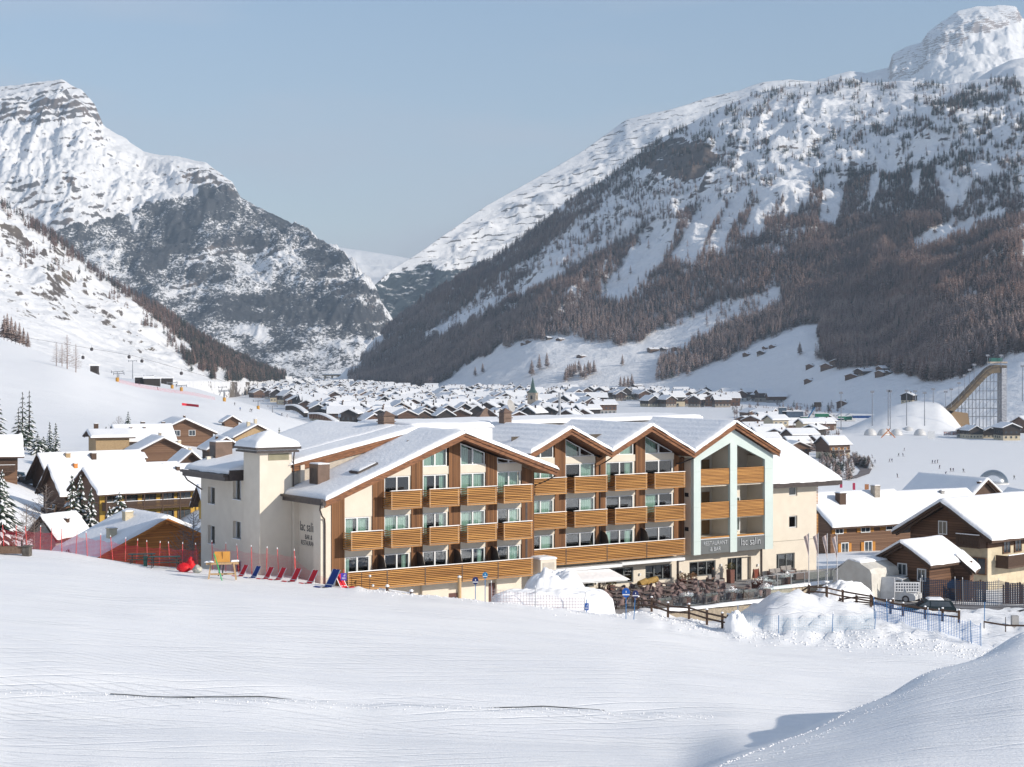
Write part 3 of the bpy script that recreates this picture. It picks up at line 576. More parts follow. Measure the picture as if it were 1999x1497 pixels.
# spandrels and walls between posts as vertical strips following the roof line
def strip(m, x0, x1, y0, y1, z0, f, zmax=None):
    a, b = f(x0), f(x1)
    if zmax: a = min(a, zmax); b = min(b, zmax)
    if a <= z0 and b <= z0: return
    pts = [(x0, z0), (x1, z0), (x1, max(b, z0 + .001)), (x0, max(a, z0 + .001))]
    if x0 < AX < x1 and f is cut: pts.insert(3, (AX, f(AX)))
    m.extr(pts, y0, y1)
m.box(.0, .87, 0, .3, 26, 28.98); strip(m, 0, .87, 0, .3, 29.02, cut)
edges = [(1.95, 4.32, WIN[0])] + [(POST[i][1], POST[i + 1][0], WIN[i]) for i in range(1, 5)]
for i, (a, b, (wa, wb)) in enumerate(edges):
    lv = FL if i else FL[:2]
    z = 26.3
    for k, fl in enumerate(lv):
        m.box(a, b, .0, .3, z if k == 0 else lv[k - 1] + 2.2, fl - .02)        # band below the opening
        m.box(wb, b, .05, .3, fl - .02, fl + 2.2)                               # white reveal at the right
        if wa > a + .02: m.box(a, wa, .0, .3, fl - .02, fl + 2.2)
    if i == 0: strip(m, a, b, 0, .3, 34.3, cut)
    elif i == 1: strip(m, a, b, 0, .3, 37.2, cut)
    else: m.box(a, b, -.02, .3, 37.2, 37.80)
# ground floor band with garage doors
m.box(0.0, 19.2, .31, .6, 26, 28.9)
wallA = part(m, 'facade_wall', M_cream)
pm = hmb()
for a, b in POST: strip(pm, a, b, -.06, .35, 29.25 if a > 1 else 26.3, cut)
part(pm, 'timber_panel', M_wood)
pd = hmb(); pd.box(18.1, 18.3, -.08, -.061, 29.3, 35); part(pd, 'downpipe', M_dark)
modes = {(0, 0): 'sideL', (0, 1): 'both', (1, 0): 'sideR', (1, 1): 'full', (1, 2): 'none', (2, 0): 'none', (2, 1): 'sides', (2, 2): 'sides', (3, 0): 'sideR', (3, 1): 'full', (3, 2): 'full', (4, 0): 'right', (4, 1): 'right', (4, 2): 'full'}
for i, (wa, wb) in enumerate(WIN):
    for k, fl in enumerate(FL if i else FL[:2]):
        window(wa, wb, fl, fl + 2.18, 0, modes.get((i, k)))
window(8.72, 10.86, 37.8, 0, 0, 'full', topz=(cut(8.72) + .02, cut(10.86) + .02))
window(12.10, 14.33, 37.8, 0, 0, 'both', topz=(cut(12.10) - .02, cut(14.33) - .02))
window(15.48, 17.66, 37.8, 0, 0, 'none', topz=(cut(15.48) - .02, 37.9))
for k, (fl, cols_) in enumerate(((31.95, [(1.80, 4.5), (5.18, 7.86), (8.50, 11.2), (11.86, 14.6), (15.22, 17.94)]), (34.80, [(5.18, 7.86), (8.50, 11.2), (11.86, 14.6), (15.22, 17.94)]))):
    for a, b in cols_: balcony(a, b, -1.3, -.07, fl, fl + 1.35)
balcony(1.55, 17.98, -1.3, -.07, 29.03, 30.38, segs=5)
# privacy screens between ground-level balconies (curved tops)
for x in (4.82, 8.16, 11.5, 14.9):
    sc = hmb(); sc.extr([(-.07, 29.25), (-1.15, 29.25), (-1.15, 30.6), (-.95, 31.1), (-.6, 31.35), (-.07, 31.45)], x - .02, x + .02, 'x'); part(sc, 'divider', mat('smoked_divider', (.045, .03, .025), .3))
# ---- wing B: facade plane y=5.1, balcony fronts y=3.8
def roofB(x):
    for (a, za), (b, zb) in zip(BR[:-1], BR[1:]):
        if a <= x <= b: return za + (zb - za) * (x - a) / (b - a)
    return BR[0][1] if x < BR[0][0] else BR[-1][1]
BR = [(20.9, 38.28), (25.03, 40.26), (29.28, 38.2), (33.55, 40.3), (38.3, 37.88), (43.05, 40.36), (48.3, 37.7)]
def cutB(x): return roofB(x) - .62
yb = 5.1
m = hmb()
POSTB = [(24.64, 25.72), (28.86, 29.94), (33.16, 34.21), (37.45, 38.58)]
bays = [(19.2, 24.64, (21.9, 24.5)), (25.72, 28.86, (25.76, 28.77)), (29.94, 33.16, (29.98, 32.96)), (34.21, 37.45, (34.23, 37.29))]
for a, b, (wa, wb) in bays:
    for k, fl in enumerate(FL):
        m.box(a, b, yb, yb + .3, 28.9 if k == 0 else FL[k - 1] + 2.2, fl - .02); m.box(wb, b, yb + .05, yb + .3, fl - .02, fl + 2.2)
        if wa > a + .1: m.box(a, wa, yb, yb + .3, fl - .02, fl + 2.2)
    m.box(a, b, yb - .02, yb + .3, 37.2, 37.76)
m.box(19.2, 21.0, yb + .01, yb + .3, 37.77, 38.0)
part(m, 'facade_wall', M_cream)
def strips(m, x0, x1, y0, y1, z0, f):
    xs = sorted({x0, x1, *[b[0] for b in BR if x0 < b[0] < x1]})
    for a, b in zip(xs[:-1], xs[1:]): m.extr([(a, z0), (b, z0), (b, f(b)), (a, f(a))], y0, y1)
pm = hmb()
for a, b in POSTB: strips(pm, a, b, yb - .06, yb + .35, 28.95, cutB)
part(pm, 'timber_panel', M_wood)
modesB = {(0, 0): 'right', (0, 1): 'full', (0, 2): 'full', (1, 0): 'none', (1, 1): 'right', (1, 2): 'right', (2, 0): 'sides', (2, 1): 'none', (2, 2): 'sides', (3, 0): 'none', (3, 1): 'left', (3, 2): 'none'}
for i, (a, b, (wa, wb)) in enumerate(bays):
    for k, fl in enumerate(FL): window(wa, wb, fl, fl + 2.18, yb, modesB[(i, k)])
window(21.9, 24.5, 37.76, 0, yb, 'none', topz=(cutB(21.9), cutB(24.5)))
window(25.76, 28.77, 37.76, 0, yb, 'left', topz=(cutB(25.76), 37.86))
window(29.98, 32.96, 37.76, 0, yb, 'right', topz=(37.9, cutB(32.96)))
window(34.23, 37.29, 37.76, 0, yb, 'left', topz=(cutB(34.23), 37.9))
for fl in (31.95, 34.80):
    for a, b in ((20.6, 24.96), (25.73, 29.19), (29.98, 33.46), (34.25, 37.68)): balcony(a, b, 3.8, 5.03, fl, fl + 1.35, left=a > 21)
balcony(20.6, 37.66, 3.8, 5.03, 28.95, 30.33, segs=4)
for x in (29.4, 33.7):
    sc = hmb(); sc.extr([(5.03, 29.25), (3.95, 29.25), (3.95, 30.6), (4.15, 31.1), (4.5, 31.35), (5.03, 31.45)], x - .02, x + .02, 'x'); part(sc, 'divider', MATS['smoked_divider'])
# ground floor of B and C with big dark windows, terrace level 26.0
m = hmb(); gfw = [(24.9, 27.5), (27.9, 28.8), (30.04, 33.04), (34.36, 37.3), (39.3, 42.33), (43.73, 46.55)]
holes = [(a, b, 26.75 if i not in (1, 5) else 26.0, 28.08) for i, (a, b) in enumerate(gfw)]
holes[1] = (27.9, 28.8, 26.7, 28.06); holes[5] = (43.73, 46.55, 26.0, 28.13)
wallrects(m, 19.2, 48.6, yb + .1, yb + .4, 25.6, 28.9, holes)
m.box(38.0, 48.6, yb + .4, yb + 1.2, 28.35, 28.9)
part(m, 'ground_floor_wall', M_cream)
for i, (a, b) in enumerate(gfw):
    h = holes[i]
    if i == 5: window(43.75, 45.6, 26.0, 28.11, yb + .25, 'none', kind='grey', mull=2); continue
    window(a + .02, b - .02, h[2] + .02, h[3] - .02, yb + .12, 'none', kind='grey', mull=2 if b - a > 1.5 else 0)
sd = hmb(); sd.box(45.62, 46.53, yb + .42, yb + .6, 26.0, 28.1); part(sd, 'side_light', M_cream)
aw = hmb(); aw.box(22.5, 30.6, 3.6, 5.12, 28.42, 28.66); aw.box(30.7, 37.6, 3.75, 5.12, 28.5, 28.74); part(aw, 'awning_box', M_white)
for xx_, zz_ in ((29.3, 28.4), (37.9, 28.4), (47.7, 28.9)):
    dp = hmb(); dp.box(xx_, xx_ + .12, yb - .02, yb + .09, 26, zz_); part(dp, 'downpipe', M_dark)
 
# ---- wing C: the mint bay, front y=3.8
m = hmb(); xa, xb = 38.62, 47.9
def cutC(x): return roofB(x) - .55
f0, f1 = 3.8, 4.1
for a, b in ((38.62, 39.42), (42.83, 43.63), (46.95, 47.9)): m.extr([(a, 28.85), (b, 28.85), (b, cutC(b) - .0), (a, cutC(a))] if not (a < 43.05 < b) else [(a, 28.85), (b, 28.85), (b, cutC(b)), (43.05, cutC(43.05)), (a, cutC(a))], f0, f1)
m.extr([(39.42, cutC(39.42)), (42.83, cutC(42.83)), (42.83, cutC(42.83) - 1.15), (39.42, 37.1)][::-1], f0 + .001, f1)
m.extr([(43.63, cutC(43.63)), (46.95, cutC(46.95)), (46.95, 36.95), (43.63, cutC(43.63) - 1.15)][::-1], f0 + .001, f1)
m.box(47.9, 47.95, 3.82, 6.9, 28.85, 37.3)
part(m, 'mint_frame', M_mint)
jn = hmb()
for z in (30.0, 33.0, 36.1):
    for a, b in ((38.62, 39.42), (42.83, 43.63), (46.95, 47.9)): jn.box(a + .01, b - .01, f0 - .004, f0 + .01, z, z + .02)
part(jn, 'panel_joint', mat('joint_line', (.42, .50, .46), .6))
m = hmb(); m.box(38.58, 38.62, 4.1, 5.16, 28.9, 37.2); m.box(38.56, 38.63, 4.1, 4.4, 28.85, 37.15)
m.box(39.0, 47.9, 6.6, 6.8, 28.9, 38.6); m.box(43.1, 43.3, 4.2, 6.6, 28.9, 39.3); m.box(38.7, 39.4, 4.12, 6.6, 28.9, 37.2); m.box(47.3, 47.9, 4.12, 6.6, 28.9, 37.2)
m.box(43.3, 45.2, 5.2, 6.6, 28.9, 34.9)
for z in (30.15, 31.95, 34.85): m.box(39.42, 46.95, 4.12, 6.6, z - .12 if z > 31 else 28.92, z + .05)
m.box(38.6, 47.9, 4.12, 6.6, 28.86, 28.91)
part(m, 'loggia_wall', M_cream)
dg = hmb(); dg.box(38.56, 38.58, 4.45, 4.95, 30.9, 31.25); dg.box(38.56, 38.58, 4.45, 4.95, 33.9, 34.25); part(dg, 'vent', M_black)
for z in (30.25, 32.05, 34.95):
    window(39.45, 41.2, z, z + 2.0, 6.4, 'none', mull=0); 
    w_ = hmb(); w_.box(41.9, 42.75, 6.5, 6.58, z, z + 2.0); part(w_, 'timber_door', mat('oak_door', (.22, .13, .05), .5))
    if z < 34: window(44.6 - .5, 45.1 - .02, z + .3, z + 1.55, 5.0, 'none', mull=0)
    else: window(43.7, 46.0, z, z + 1.9, 6.4, 'right')
for zt, zb in ((36.35, 34.9), (33.41, 31.95), (30.40, 30.22)):
    for a, b in ((39.44, 42.81), (43.65, 46.93)):
        b_ = hmb(); n = 12 if zt - zb > 1 else 1; st = (zt - zb) / n
        for k in range(n): b_.box(a, b, 3.9, 3.94, zb + k * st, zb + k * st + st * .68)
        bb = part(b_, 'balcony_screen', M_slat)
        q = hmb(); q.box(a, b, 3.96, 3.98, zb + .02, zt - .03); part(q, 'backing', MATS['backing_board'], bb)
fp = hmb(); fp.box(39.43, 42.82, 3.86, 4.1, 28.88, 30.15); fp.box(43.64, 46.94, 3.86, 4.1, 28.9, 30.15)
fas = part(fp, 'sign_panel', M_grey)
ln = hmb(); ln.box(39.43, 42.82, 3.84, 4.11, 30.15, 30.2); ln.box(43.64, 46.94, 3.84, 4.11, 30.15, 30.2); part(ln, 'sign_ledge', M_white)
M_let = mat('letter_grey', (.50, .52, .54), .4); M_letd = mat('letter_dark', (.05, .05, .055), .5)
def text(s, size, x, y, z, mat_, rot, depth=.03, width=1, parent=ho, name='lettering', align='LEFT'):
    c = bpy.data.curves.new(name, 'FONT'); c.body = s; c.size = size; c.extrude = depth; c.align_x = align; c.space_character = 1.05
    t_ = bpy.data.objects.new('tmp', c); COL.objects.link(t_); bpy.context.view_layer.update()
    me = bpy.data.meshes.new_from_object(t_.evaluated_get(bpy.context.evaluated_depsgraph_get())); bpy.data.objects.remove(t_)
    me.materials.clear(); me.materials.append(mat_); o = obj(name, me, parent); o.location = (x, y, z - HB if parent is ho else z); o.rotation_euler = rot; o.scale = (width, 1, 1); return o
text('RESTAURANT', .50, 41.12, 3.83, 29.62, M_let, (R(90), 0, 0), .03, .86, align='CENTER'); text('& BAR', .50, 41.12, 3.83, 29.10, M_let, (R(90), 0, 0), .03, .86, align='CENTER')
text('lac salin', .92, 45.3, 3.83, 29.36, M_letd, (R(90), 0, 0), .04, .78, align='CENTER'); text('lac salin', .92, 45.26, 3.80, 29.38, M_let, (R(90), 0, 0), .012, .78, align='CENTER')
# ---- wing D: right
yd = 7.3
m = hmb(); m.box(47.96, 50.0, 5.6, 7.31, 25.6, 28.9)
wallrects(m, 48.6, 56.7, yd, yd + .35, 25.6, 34.4, [(53.19, 54.23, 30.13, 31.28), (53.19, 54.23, 33.14, 34.0), (50.9, 53.9, 26.3, 27.82)])
m.box(56.35, 56.7, yd + .35, 20, 25, 34.4); m.extr([(yd + .35, 34.4), (20, 34.4), (14.5, 37.2)][::-1], 56.36, 56.69, 'x')
part(m, 'side_wing_wall', M_cream)
gr = hmb(); gr.box(48.6, 56.7, yd - .012, yd, 28.96, 29.0); part(gr, 'wall_groove', mat('groove', (.3, .27, .22), .8))
window(53.2, 54.2, 30.15, 31.26, yd + .1, 'sideL', mull=0); window(53.2, 54.2, 33.16, 33.98, yd + .1, 'sideL', mull=0); window(50.92, 53.88, 26.32, 27.8, yd + .05, 'none', kind='grey', mull=2)
bl = hmb()
for z in (29.3, 32.2):
    for k in range(14): bl.box(56.71, 57.5, yd + .6, yd + .64, z + k * .14, z + k * .14 + .09)
part(bl, 'end_balcony', M_slat)
# ---- left side: wall, recessed sign bay, tower, rear block
m = hmb(); m.box(0, .3, .3, 1.11, 26, 35.3); m.box(.45, .75, 1.11, 4.62, 26, 36.0); m.box(.40, .46, 1.12, 4.6, 31.85, 32.02)
m.box(0.02, .76, 4.3, 4.61, 26, 36.4)
part(m, 'side_wall', M_cream)
TX = R(90)
text('lac salin', 1.0, .44, 4.12, 33.15, M_letd, (R(90), 0, R(-90)), .008, .74, name='lettering')
text('BAR &', .50, .44, 3.32, 32.55, M_letd, (R(90), 0, R(-90)), .008, .8)
text('RESTAURANT', .50, .44, 3.95, 31.98 + .12, M_letd, (R(90), 0, R(-90)), .008, .72)
m = hmb(); m.box(-2.65, .0, 4.6, 7.35, 26, 39.08); tw = part(m, 'stair_tower', M_cream)
e = hmb(); e.box(-3.1, .42, 4.2, 7.8, 39.0, 39.14); e.box(-3.22, .54, 4.08, 7.92, 39.24, 39.42); part(e, 'eaves', M_dark, tw)
e = hmb(); e.box(-3.0, .32, 4.3, 7.7, 39.14, 39.24); part(e, 'eaves_board', M_white, tw)
lv = hmb()
for k in range(5): lv.box(-1.95, -.25, 4.56, 4.6, 38.42 + k * .1, 38.5 + k * .1)
part(lv, 'louvre', mat('olive_louvre', (.28, .26, .17), .5), tw)
s = hmb(); cx_, cy_ = -1.34, 6.0; n = 22; vs = []
for j in range(n + 1):
    for i in range(n + 1):
        a = i / n * 2 - 1; b = j / n * 2 - 1; q = max(abs(a), abs(b)); h = 39.42 + .28 * min(1, (1 - q) * 7) ** .5 + .95 * (1 - q) ** .92 + .05 * float(fbm(np.array(a * 3.), np.array(b * 3.), 3, 5)) * (q < .99)
        vs.append((cx_ + a * 1.9, cy_ + b * 1.94, h))
s._a(vs, [(j * (n + 1) + i, j * (n + 1) + i + 1, (j + 1) * (n + 1) + i + 1, (j + 1) * (n + 1) + i) for j in range(n) for i in range(n)], True); part(s, 'snow', snow, tw)
d_ = hmb(); d_.tube([(.12, 4.4, 39.2), (.12, 4.45, 38.9), (.1, 4.5, 38.5), (.1, 4.52, 35.9)], .05, 6); part(d_, 'downpipe', M_dark, tw)
m = hmb(); wallrects(m, -2.0 - .0, -1.7, 0, .01, 0, 0, []) if False else None
# rear block wall with small windows (plane x=-2.3)
def wallx(m, x0, x1, y0, y1, z0, z1, holes):
    ys = sorted({y0, y1, *[h[0] for h in holes], *[h[1] for h in holes]})
    for a, b in zip(ys[:-1], ys[1:]):
        hs = sorted([(h[2], h[3]) for h in holes if h[0] <= a + 1e-6 and h[1] >= b - 1e-6]); z = z0
        for p, q in hs:
            if p > z + 1e-4: m.box(x0, x1, a, b, z, p)
            z = max(z, q)
        if z1 > z + 1e-4: m.box(x0, x1, a, b, z, z1)
hx = [(13.3, 14.6, 34.55, 35.9), (13.3, 14.6, 31.4, 32.85), (8.55, 10.0, 36.1 - .9, 36.75), (8.55, 10.0, 32.2, 33.55), (8.55, 10.0, 29.2, 30.6)]
m = hmb(); wallx(m, -2.3, -1.9, 7.35, 15.9, 25, 37.0, hx); m.box(-1.9, 3, 15.6, 15.9, 25, 38.2)
m.box(.76, 1.1, 4.62, 5.0, 35.8, 38.0)
part(m, 'rear_wall', M_cream)
for (a, b, z0, z1) in hx:
    g_ = hmb(); g_._a([(-2.0, b - .08, z0 + .05), (-2.0, a + .08, z0 + .05), (-2.0, a + .08, z1 - .05), (-2.0, b - .08, z1 - .05)], [(0, 1, 2, 3)]); w_ = part(g_, 'window', M_glass)
    fr = hmb(); fr.box(-2.06, -1.95, a + .01, a + .09, z0, z1); fr.box(-2.06, -1.95, b - .09, b - .01, z0, z1); fr.box(-2.06, -1.95, a + .09, b - .09, z1 - .08, z1); fr.box(-2.3 - .04, -1.95, a, b, z0 - .04, z0 + .02); part(fr, 'frame', M_white, w_)
    bk = hmb(); bk.box(-1.6, -1.55, a - .1, b + .1, z0 - .1, z1 + .1); part(bk, 'room', M_room, w_)
# ---- roofs
def gable(x0, z0, xr, zr, x1, z1, ya, yb_, name='roof', th=.5, snow_th=.32, seed=1, soffit=1.8, left=True, right=True, nv=16, ripple=.012):
    """two roof planes with timber verge boards at the front and snow blankets on top"""
    m = hmb()
    def slope(xa, za, xb, zb):
        # layered verge: wide board below, narrower fillet above
        for dz0, dz1, y in ((0, -.24, ya), (-.22, -.52, ya + .10)):
            m.extr([(xa, za + dz0), (xb, zb + dz0), (xb, zb + dz1), (xa, za + dz1)][::-1], y, y + .12)
        m.extr([(xa, za - .10), (xb, zb - .10), (xb, zb - .40), (xa, za - .40)][::-1], ya + .22, yb_)
        # rafter tails under the soffit
        L_ = abs(xb - xa); k = int(L_ / .8)
    if left: slope(x0, z0, xr, zr)
    if right: slope(xr, zr, x1, z1)
    ro = part(m, name, M_beam)
    s = hmb()
    if left: s.slab((x0 - .05, ya - .06, z0), (xr + .02, ya - .06, zr), (xr + .02, yb_, zr), (x0 - .05, yb_, z0), snow_th, 30, nv, seed, .06, .28, ripple=ripple)
    if right: s.slab((xr - .02, ya - .06, zr), (x1 + .05, ya - .06, z1), (x1 + .05, yb_, z1), (xr - .02, yb_, zr), snow_th, 30, nv, seed + 3, .06, .28, ripple=ripple)
    part(s, 'snow', snow, ro); return ro
gable(AL[0], AL[1], AX, AZ, AR[0], AR[1], -1.8, 4.9, seed=1)
gable(11.0, 40.22, AX, AZ, 21.0, 37.0, 4.85, 22.0, seed=31, left=False)
gable(20.9, 38.28, 25.03, 40.26, 29.28, 38.2, 3.2, 18, seed=5)
gable(29.28, 38.2, 33.55, 40.3, 38.3, 37.88, 3.2, 18, seed=9)
gable(38.3, 37.88, 43.05, 40.36, 48.3, 37.7, 3.2, 18, seed=13)
# rear block roof (shallower, same ridge as wing A)
m = hmb()
RL = (-3.6, 37.25); RR = (AX, 40.42)
for dz0, dz1, y in ((0, -.24, 4.6), (-.22, -.6, 4.72)):
    m.extr([(-.1, 38.02 + dz0), (RR[0] - 1.5, 40.1 + dz0), (RR[0] - 1.5, 40.1 + dz1), (-.1, 38.02 + dz1)][::-1], y, y + .12)
m._a([(RL[0], 8, RL[1] - .12), (RR[0], 8, RR[1] - .12), (RR[0], 22, RR[1] - .12), (RL[0], 15.9, RL[1] - .12), (RL[0], 8, RL[1] - .42), (RR[0], 8, RR[1] - .42), (RR[0], 22, RR[1] - .42), (RL[0], 15.9, RL[1] - .42)], [(0, 1, 2, 3), (4, 7, 6, 5), (0, 4, 5, 1), (1, 5, 6, 2), (2, 6, 7, 3), (3, 7, 4, 0)])
m.extr([(-.1, 37.9), (RR[0] - .5, 40.2), (RR[0] - .5, 39.8), (-.1, 37.5)][::-1], 4.84, 8.0)
rr = part(m, 'roof', M_beam)
s = hmb(); s.slab((-.15, 4.55, 38.02), (RR[0], 4.55, RR[1]), (RR[0], 8.02, RR[1]), (-.15, 8.02, 38.02), .34, 30, 8, 17, .06, .3); s.slab((RL[0] - .05, 7.95, RL[1]), (RR[0], 7.95, RR[1]), (RR[0], 22.1, RR[1]), (RL[0] - .05, 16, RL[1]), .34, 34, 16, 17, .06, .3, ripple=.012)
part(s, 'snow', snow, rr)
m = hmb(); m.extr([(.1, 36.2), (8.5, 39.2), (8.5, 39.8), (.1, 37.5)][::-1], 5.0, 5.2); part(m, 'gable_wall', M_taupe)
# gutters and eaves boxes on the left side
m = hmb(); m.box(-.78, -.5, -1.8, 4.75, 35.42, 35.85); m.box(-.95, -.76, -1.85, 4.8, 35.72, 35.9); m.box(-.5, .0, -1.6, 4.6, 35.40, 35.46)
m.box(-3.9, -3.55, 8.0, 15.9, 36.75, 37.2); m.box(-4.08, -3.88, 7.95, 15.95, 37.05, 37.25); m.box(-3.55, -2.3, 8.0, 15.8, 36.76, 36.84); m.box(-3.55, -2.3, 7.9, 8.0, 36.75, 37.55)
part(m, 'gutter', M_dark)
for pts_, r_ in (([(-.8, -1.5, 35.5), (-.75, -1.3, 35.1), (-.2, -.6, 34.55), (.25, -.12, 34.3), (.3, -.1, 33.9), (.3, -.1, 26.3)], .06), ([(-3.9, 15.7, 36.9), (-3.6, 15.6, 36.4), (-2.4, 15.5, 35.6)], .06),
        ([(20.0, -1.5, 36.8), (19.6, -.6, 36.3), (19.0, -.1, 36.0), (18.98, -.1, 35.2)], .05), ([(29.28, 3.3, 37.7), (29.28, 4.2, 37.3), (29.28, 5.0, 37.0), (29.28, 5.0, 29)], .055), ([(38.3, 3.3, 37.4), (37.9, 4.6, 36.9), (37.7, 5.0, 36.8)], .07)):
    m = hmb(); m.tube(pts_, r_, 6); part(m, 'downpipe', M_dark)
# snow-capped flat volume between the gables, main rear roofs
m = hmb(); m.box(13.0, 20.2, 7.8, 17, 37, 40.35); part(m, 'roof_volume', M_white)
s = hmb(); s.slab((12.2, 7.7, 40.3), (20.3, 7.7, 40.3), (20.3, 17, 40.3), (12.2, 17, 40.3), .5, 16, 12, 40, .08, .6); part(s, 'snow', snow)
m = hmb(); m.box(19.3, 48.5, 15, 22, 36, 40.1); part(m, 'roof_volume', M_cream)
s = hmb(); s.slab((18.9, 14.5, 40.15), (48.9, 14.5, 40.3), (48.9, 22.5, 40.3), (18.9, 22.5, 40.15), .4, 30, 8, 41, .12, .6); part(s, 'snow', snow)
# wing D roof
m = hmb(); m.extr([(6.1, 34.5), (14.5, 38.0), (14.5, 37.75), (6.1, 34.25)], 47.7, 58.7, 'x'); m.box(48.4, 58.75, 5.95, 6.12, 34.1, 34.5); m.box(58.6, 58.72, 6.1, 7.4, 34.2, 34.6); m.extr([(22.9, 34.5), (14.5, 38.0), (14.5, 37.75), (22.9, 34.25)][::-1], 47.7, 58.7, 'x')
rd_ = part(m, 'roof', M_dark)
s = hmb(); s.slab((48.3, 6.0, 34.5), (58.8, 6.0, 34.5), (58.8, 14.5, 38.0), (48.3, 14.5, 38.0), .45, 16, 22, 50, .10, .5); s.slab((48.3, 14.5, 38.0), (58.8, 14.5, 38.0), (58.8, 22.9, 34.5), (48.3, 22.9, 34.5), .45, 16, 16, 51, .10, .5); part(s, 'snow', snow, rd_)
m = hmb(); m.extr([(7.35, 34.0), (6.2, 34.2), (7.35, 34.3)], 48.6, 58.5, 'x'); m.box(48.6, 58.5, 6.15, 7.3, 34.02, 34.1); part(m, 'soffit', M_taupe)
# chimneys
def chim(name_, x0, x1, y0, y1, z0, z1, pyr=False, snowcap=False):
    m = hmb(); m.box(x0, x1, y0, y1, z0, z1)
    if pyr:
        m.box(x0 - .08, x1 + .08, y0 - .08, y1 + .08, z1 - .5, z1 - .42)
        cx = (x0 + x1) / 2; cy = (y0 + y1) / 2; e = .12; m._a([(x0 - e, y0 - e, z1), (x1 + e, y0 - e, z1), (x1 + e, y1 + e, z1), (x0 - e, y1 + e, z1), (cx, cy, z1 + .42)], [(0, 1, 4), (1, 2, 4), (2, 3, 4), (3, 0, 4), (3, 2, 1, 0)])
    c = part(m, 'chimney', M_brown)
    if not pyr:
        l_ = hmb(); l_.box(x0 - .015, x0 + .0, y0 + .2, y1 - .15, z0 + .35, z1 - .3); part(l_, 'louvre', M_dark, c)
        s = hmb(); s.slab((x0, y0, z1), (x1, y0, z1), (x1, y1, z1), (x0, y1, z1), .08, 6, 6, 3, .01, .08); part(s, 'snow', snow, c)
chim('a', .85, 1.82, 2.0, 3.4, 35.9, 38.15); chim('b', -1.35, .1, 15.2, 16.4, 37.3, 39.35)
chim('c', 10.85, 11.85, 9.6, 10.6, 39.9, 41.35, True); chim('d', 24.6, 25.4, 12.6, 13.4, 40, 41.3, True)
# skylight on wing A, vent pipe
m = hmb(); 
def onA(x, y, dz): return (x, y, roofA(x) + .34 + dz)
m._a([onA(3.0, -.2, .02), onA(4.7, -.2, .02), onA(4.7, 1.2, .02), onA(3.0, 1.2, .02), onA(3.0, -.2, .14), onA(4.7, -.2, .14), onA(4.7, 1.2, .14), onA(3.0, 1.2, .14)], [(0, 3, 2, 1), (4, 5, 6, 7), (0, 1, 5, 4), (1, 2, 6, 5), (2, 3, 7, 6), (3, 0, 4, 7)])
part(m, 'skylight', M_dark); s = hmb(); s.slab(onA(3.1, -.1, .15), onA(4.6, -.1, .15), onA(4.6, 1.1, .15), onA(3.1, 1.1, .15), .08, 6, 6, 8, .05, .2); part(s, 'snow', snow)
# core mass so nothing is hollow
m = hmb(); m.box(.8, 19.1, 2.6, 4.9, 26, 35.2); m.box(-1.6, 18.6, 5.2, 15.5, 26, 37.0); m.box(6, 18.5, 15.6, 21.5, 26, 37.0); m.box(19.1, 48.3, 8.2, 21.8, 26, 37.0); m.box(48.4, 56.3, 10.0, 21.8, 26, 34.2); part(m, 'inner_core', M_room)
# ------------------------------------------------------------------ trees far and near
def treemat(name, a, b, s=.02):
    m = bpy.data.materials.new(name); m.use_nodes = True; n = m.node_tree; p = n.nodes['Principled BSDF']; p.inputs['Roughness'].default_value = .9; p.inputs['Specular IOR Level'].default_value = .05
    t = n.nodes.new('ShaderNodeTexCoord'); q = n.nodes.new('ShaderNodeTexNoise'); q.inputs['Scale'].default_value = s; q.inputs['Detail'].default_value = 8; n.links.new(t.outputs['Object'], q.inputs[0])
    mr = n.nodes.new('ShaderNodeMapRange'); mr.inputs[1].default_value = .38; mr.inputs[2].default_value = .62; n.links.new(q.outputs[0], mr.inputs[0])
    mi = n.nodes.new('ShaderNodeMix'); mi.data_type = 'RGBA'; mi.inputs[6].default_value = col4(a); mi.inputs[7].default_value = col4(b); n.links.new(mr.outputs[0], mi.inputs[0]); n.links.new(mi.outputs[2], p.inputs['Base Color']); return m
M_larch = treemat('larch_twigs', (.315, .205, .165), (.155, .11, .105), .012); M_larch2 = treemat('larch_frosted', (.42, .325, .29), (.25, .19, .175), .012)
M_spruce = treemat('dark_needles', (.035, .048, .038), (.06, .07, .055), .2); M_bark = mat('bark', (.075, .055, .045), .9)
def larch_proto(seed, H=1.0, tiers=9, segs=7, wid=.15, lean=0):
    """unit-height larch: thin trunk + ragged tiers of thin drooping branch blades"""
    r = random.Random(seed); v = []; f = []
    def add(ps): b = len(v); v.extend(ps); f.append((b, b + 1, b + 2))
    for k in range(3):
        a = k * 2.094; a2 = a + 2.094; add([(.012 * math.cos(a), .012 * math.sin(a), 0), (.012 * math.cos(a2), .012 * math.sin(a2), 0), (0, 0, .9)])
    for t in range(tiers):
        z = .16 + .80 * t / (tiers - 1) if tiers > 1 else .5; w0 = wid * (1 - ((z - .16) / .86) ** 1.25) * (1 if t > 0 else .8) + .012
        k = max(4, int(segs * (1 - .35 * t / tiers)))
        for j in range(k):
            a = 2 * math.pi * (j + r.random() * .8) / k; ww = w0 * r.uniform(.6, 1.25) * 1.1; zz = z + r.uniform(-.03, .03); h = .075 * r.uniform(.7, 1.3); sp = .55 + r.random() * .5
            c, s_ = math.cos(a), math.sin(a); c2, s2 = math.cos(a + sp), math.sin(a + sp)
            add([(0, 0, zz + h * .9), (ww * c, ww * s_, zz - h * .25), (ww * .75 * c2, ww * .75 * s2, zz + h * .15)])
    return np.array(v), np.array(f)
P_L = [larch_proto(i, tiers=9, segs=7, wid=.17 + .02 * (i % 3)) for i in range(6)]
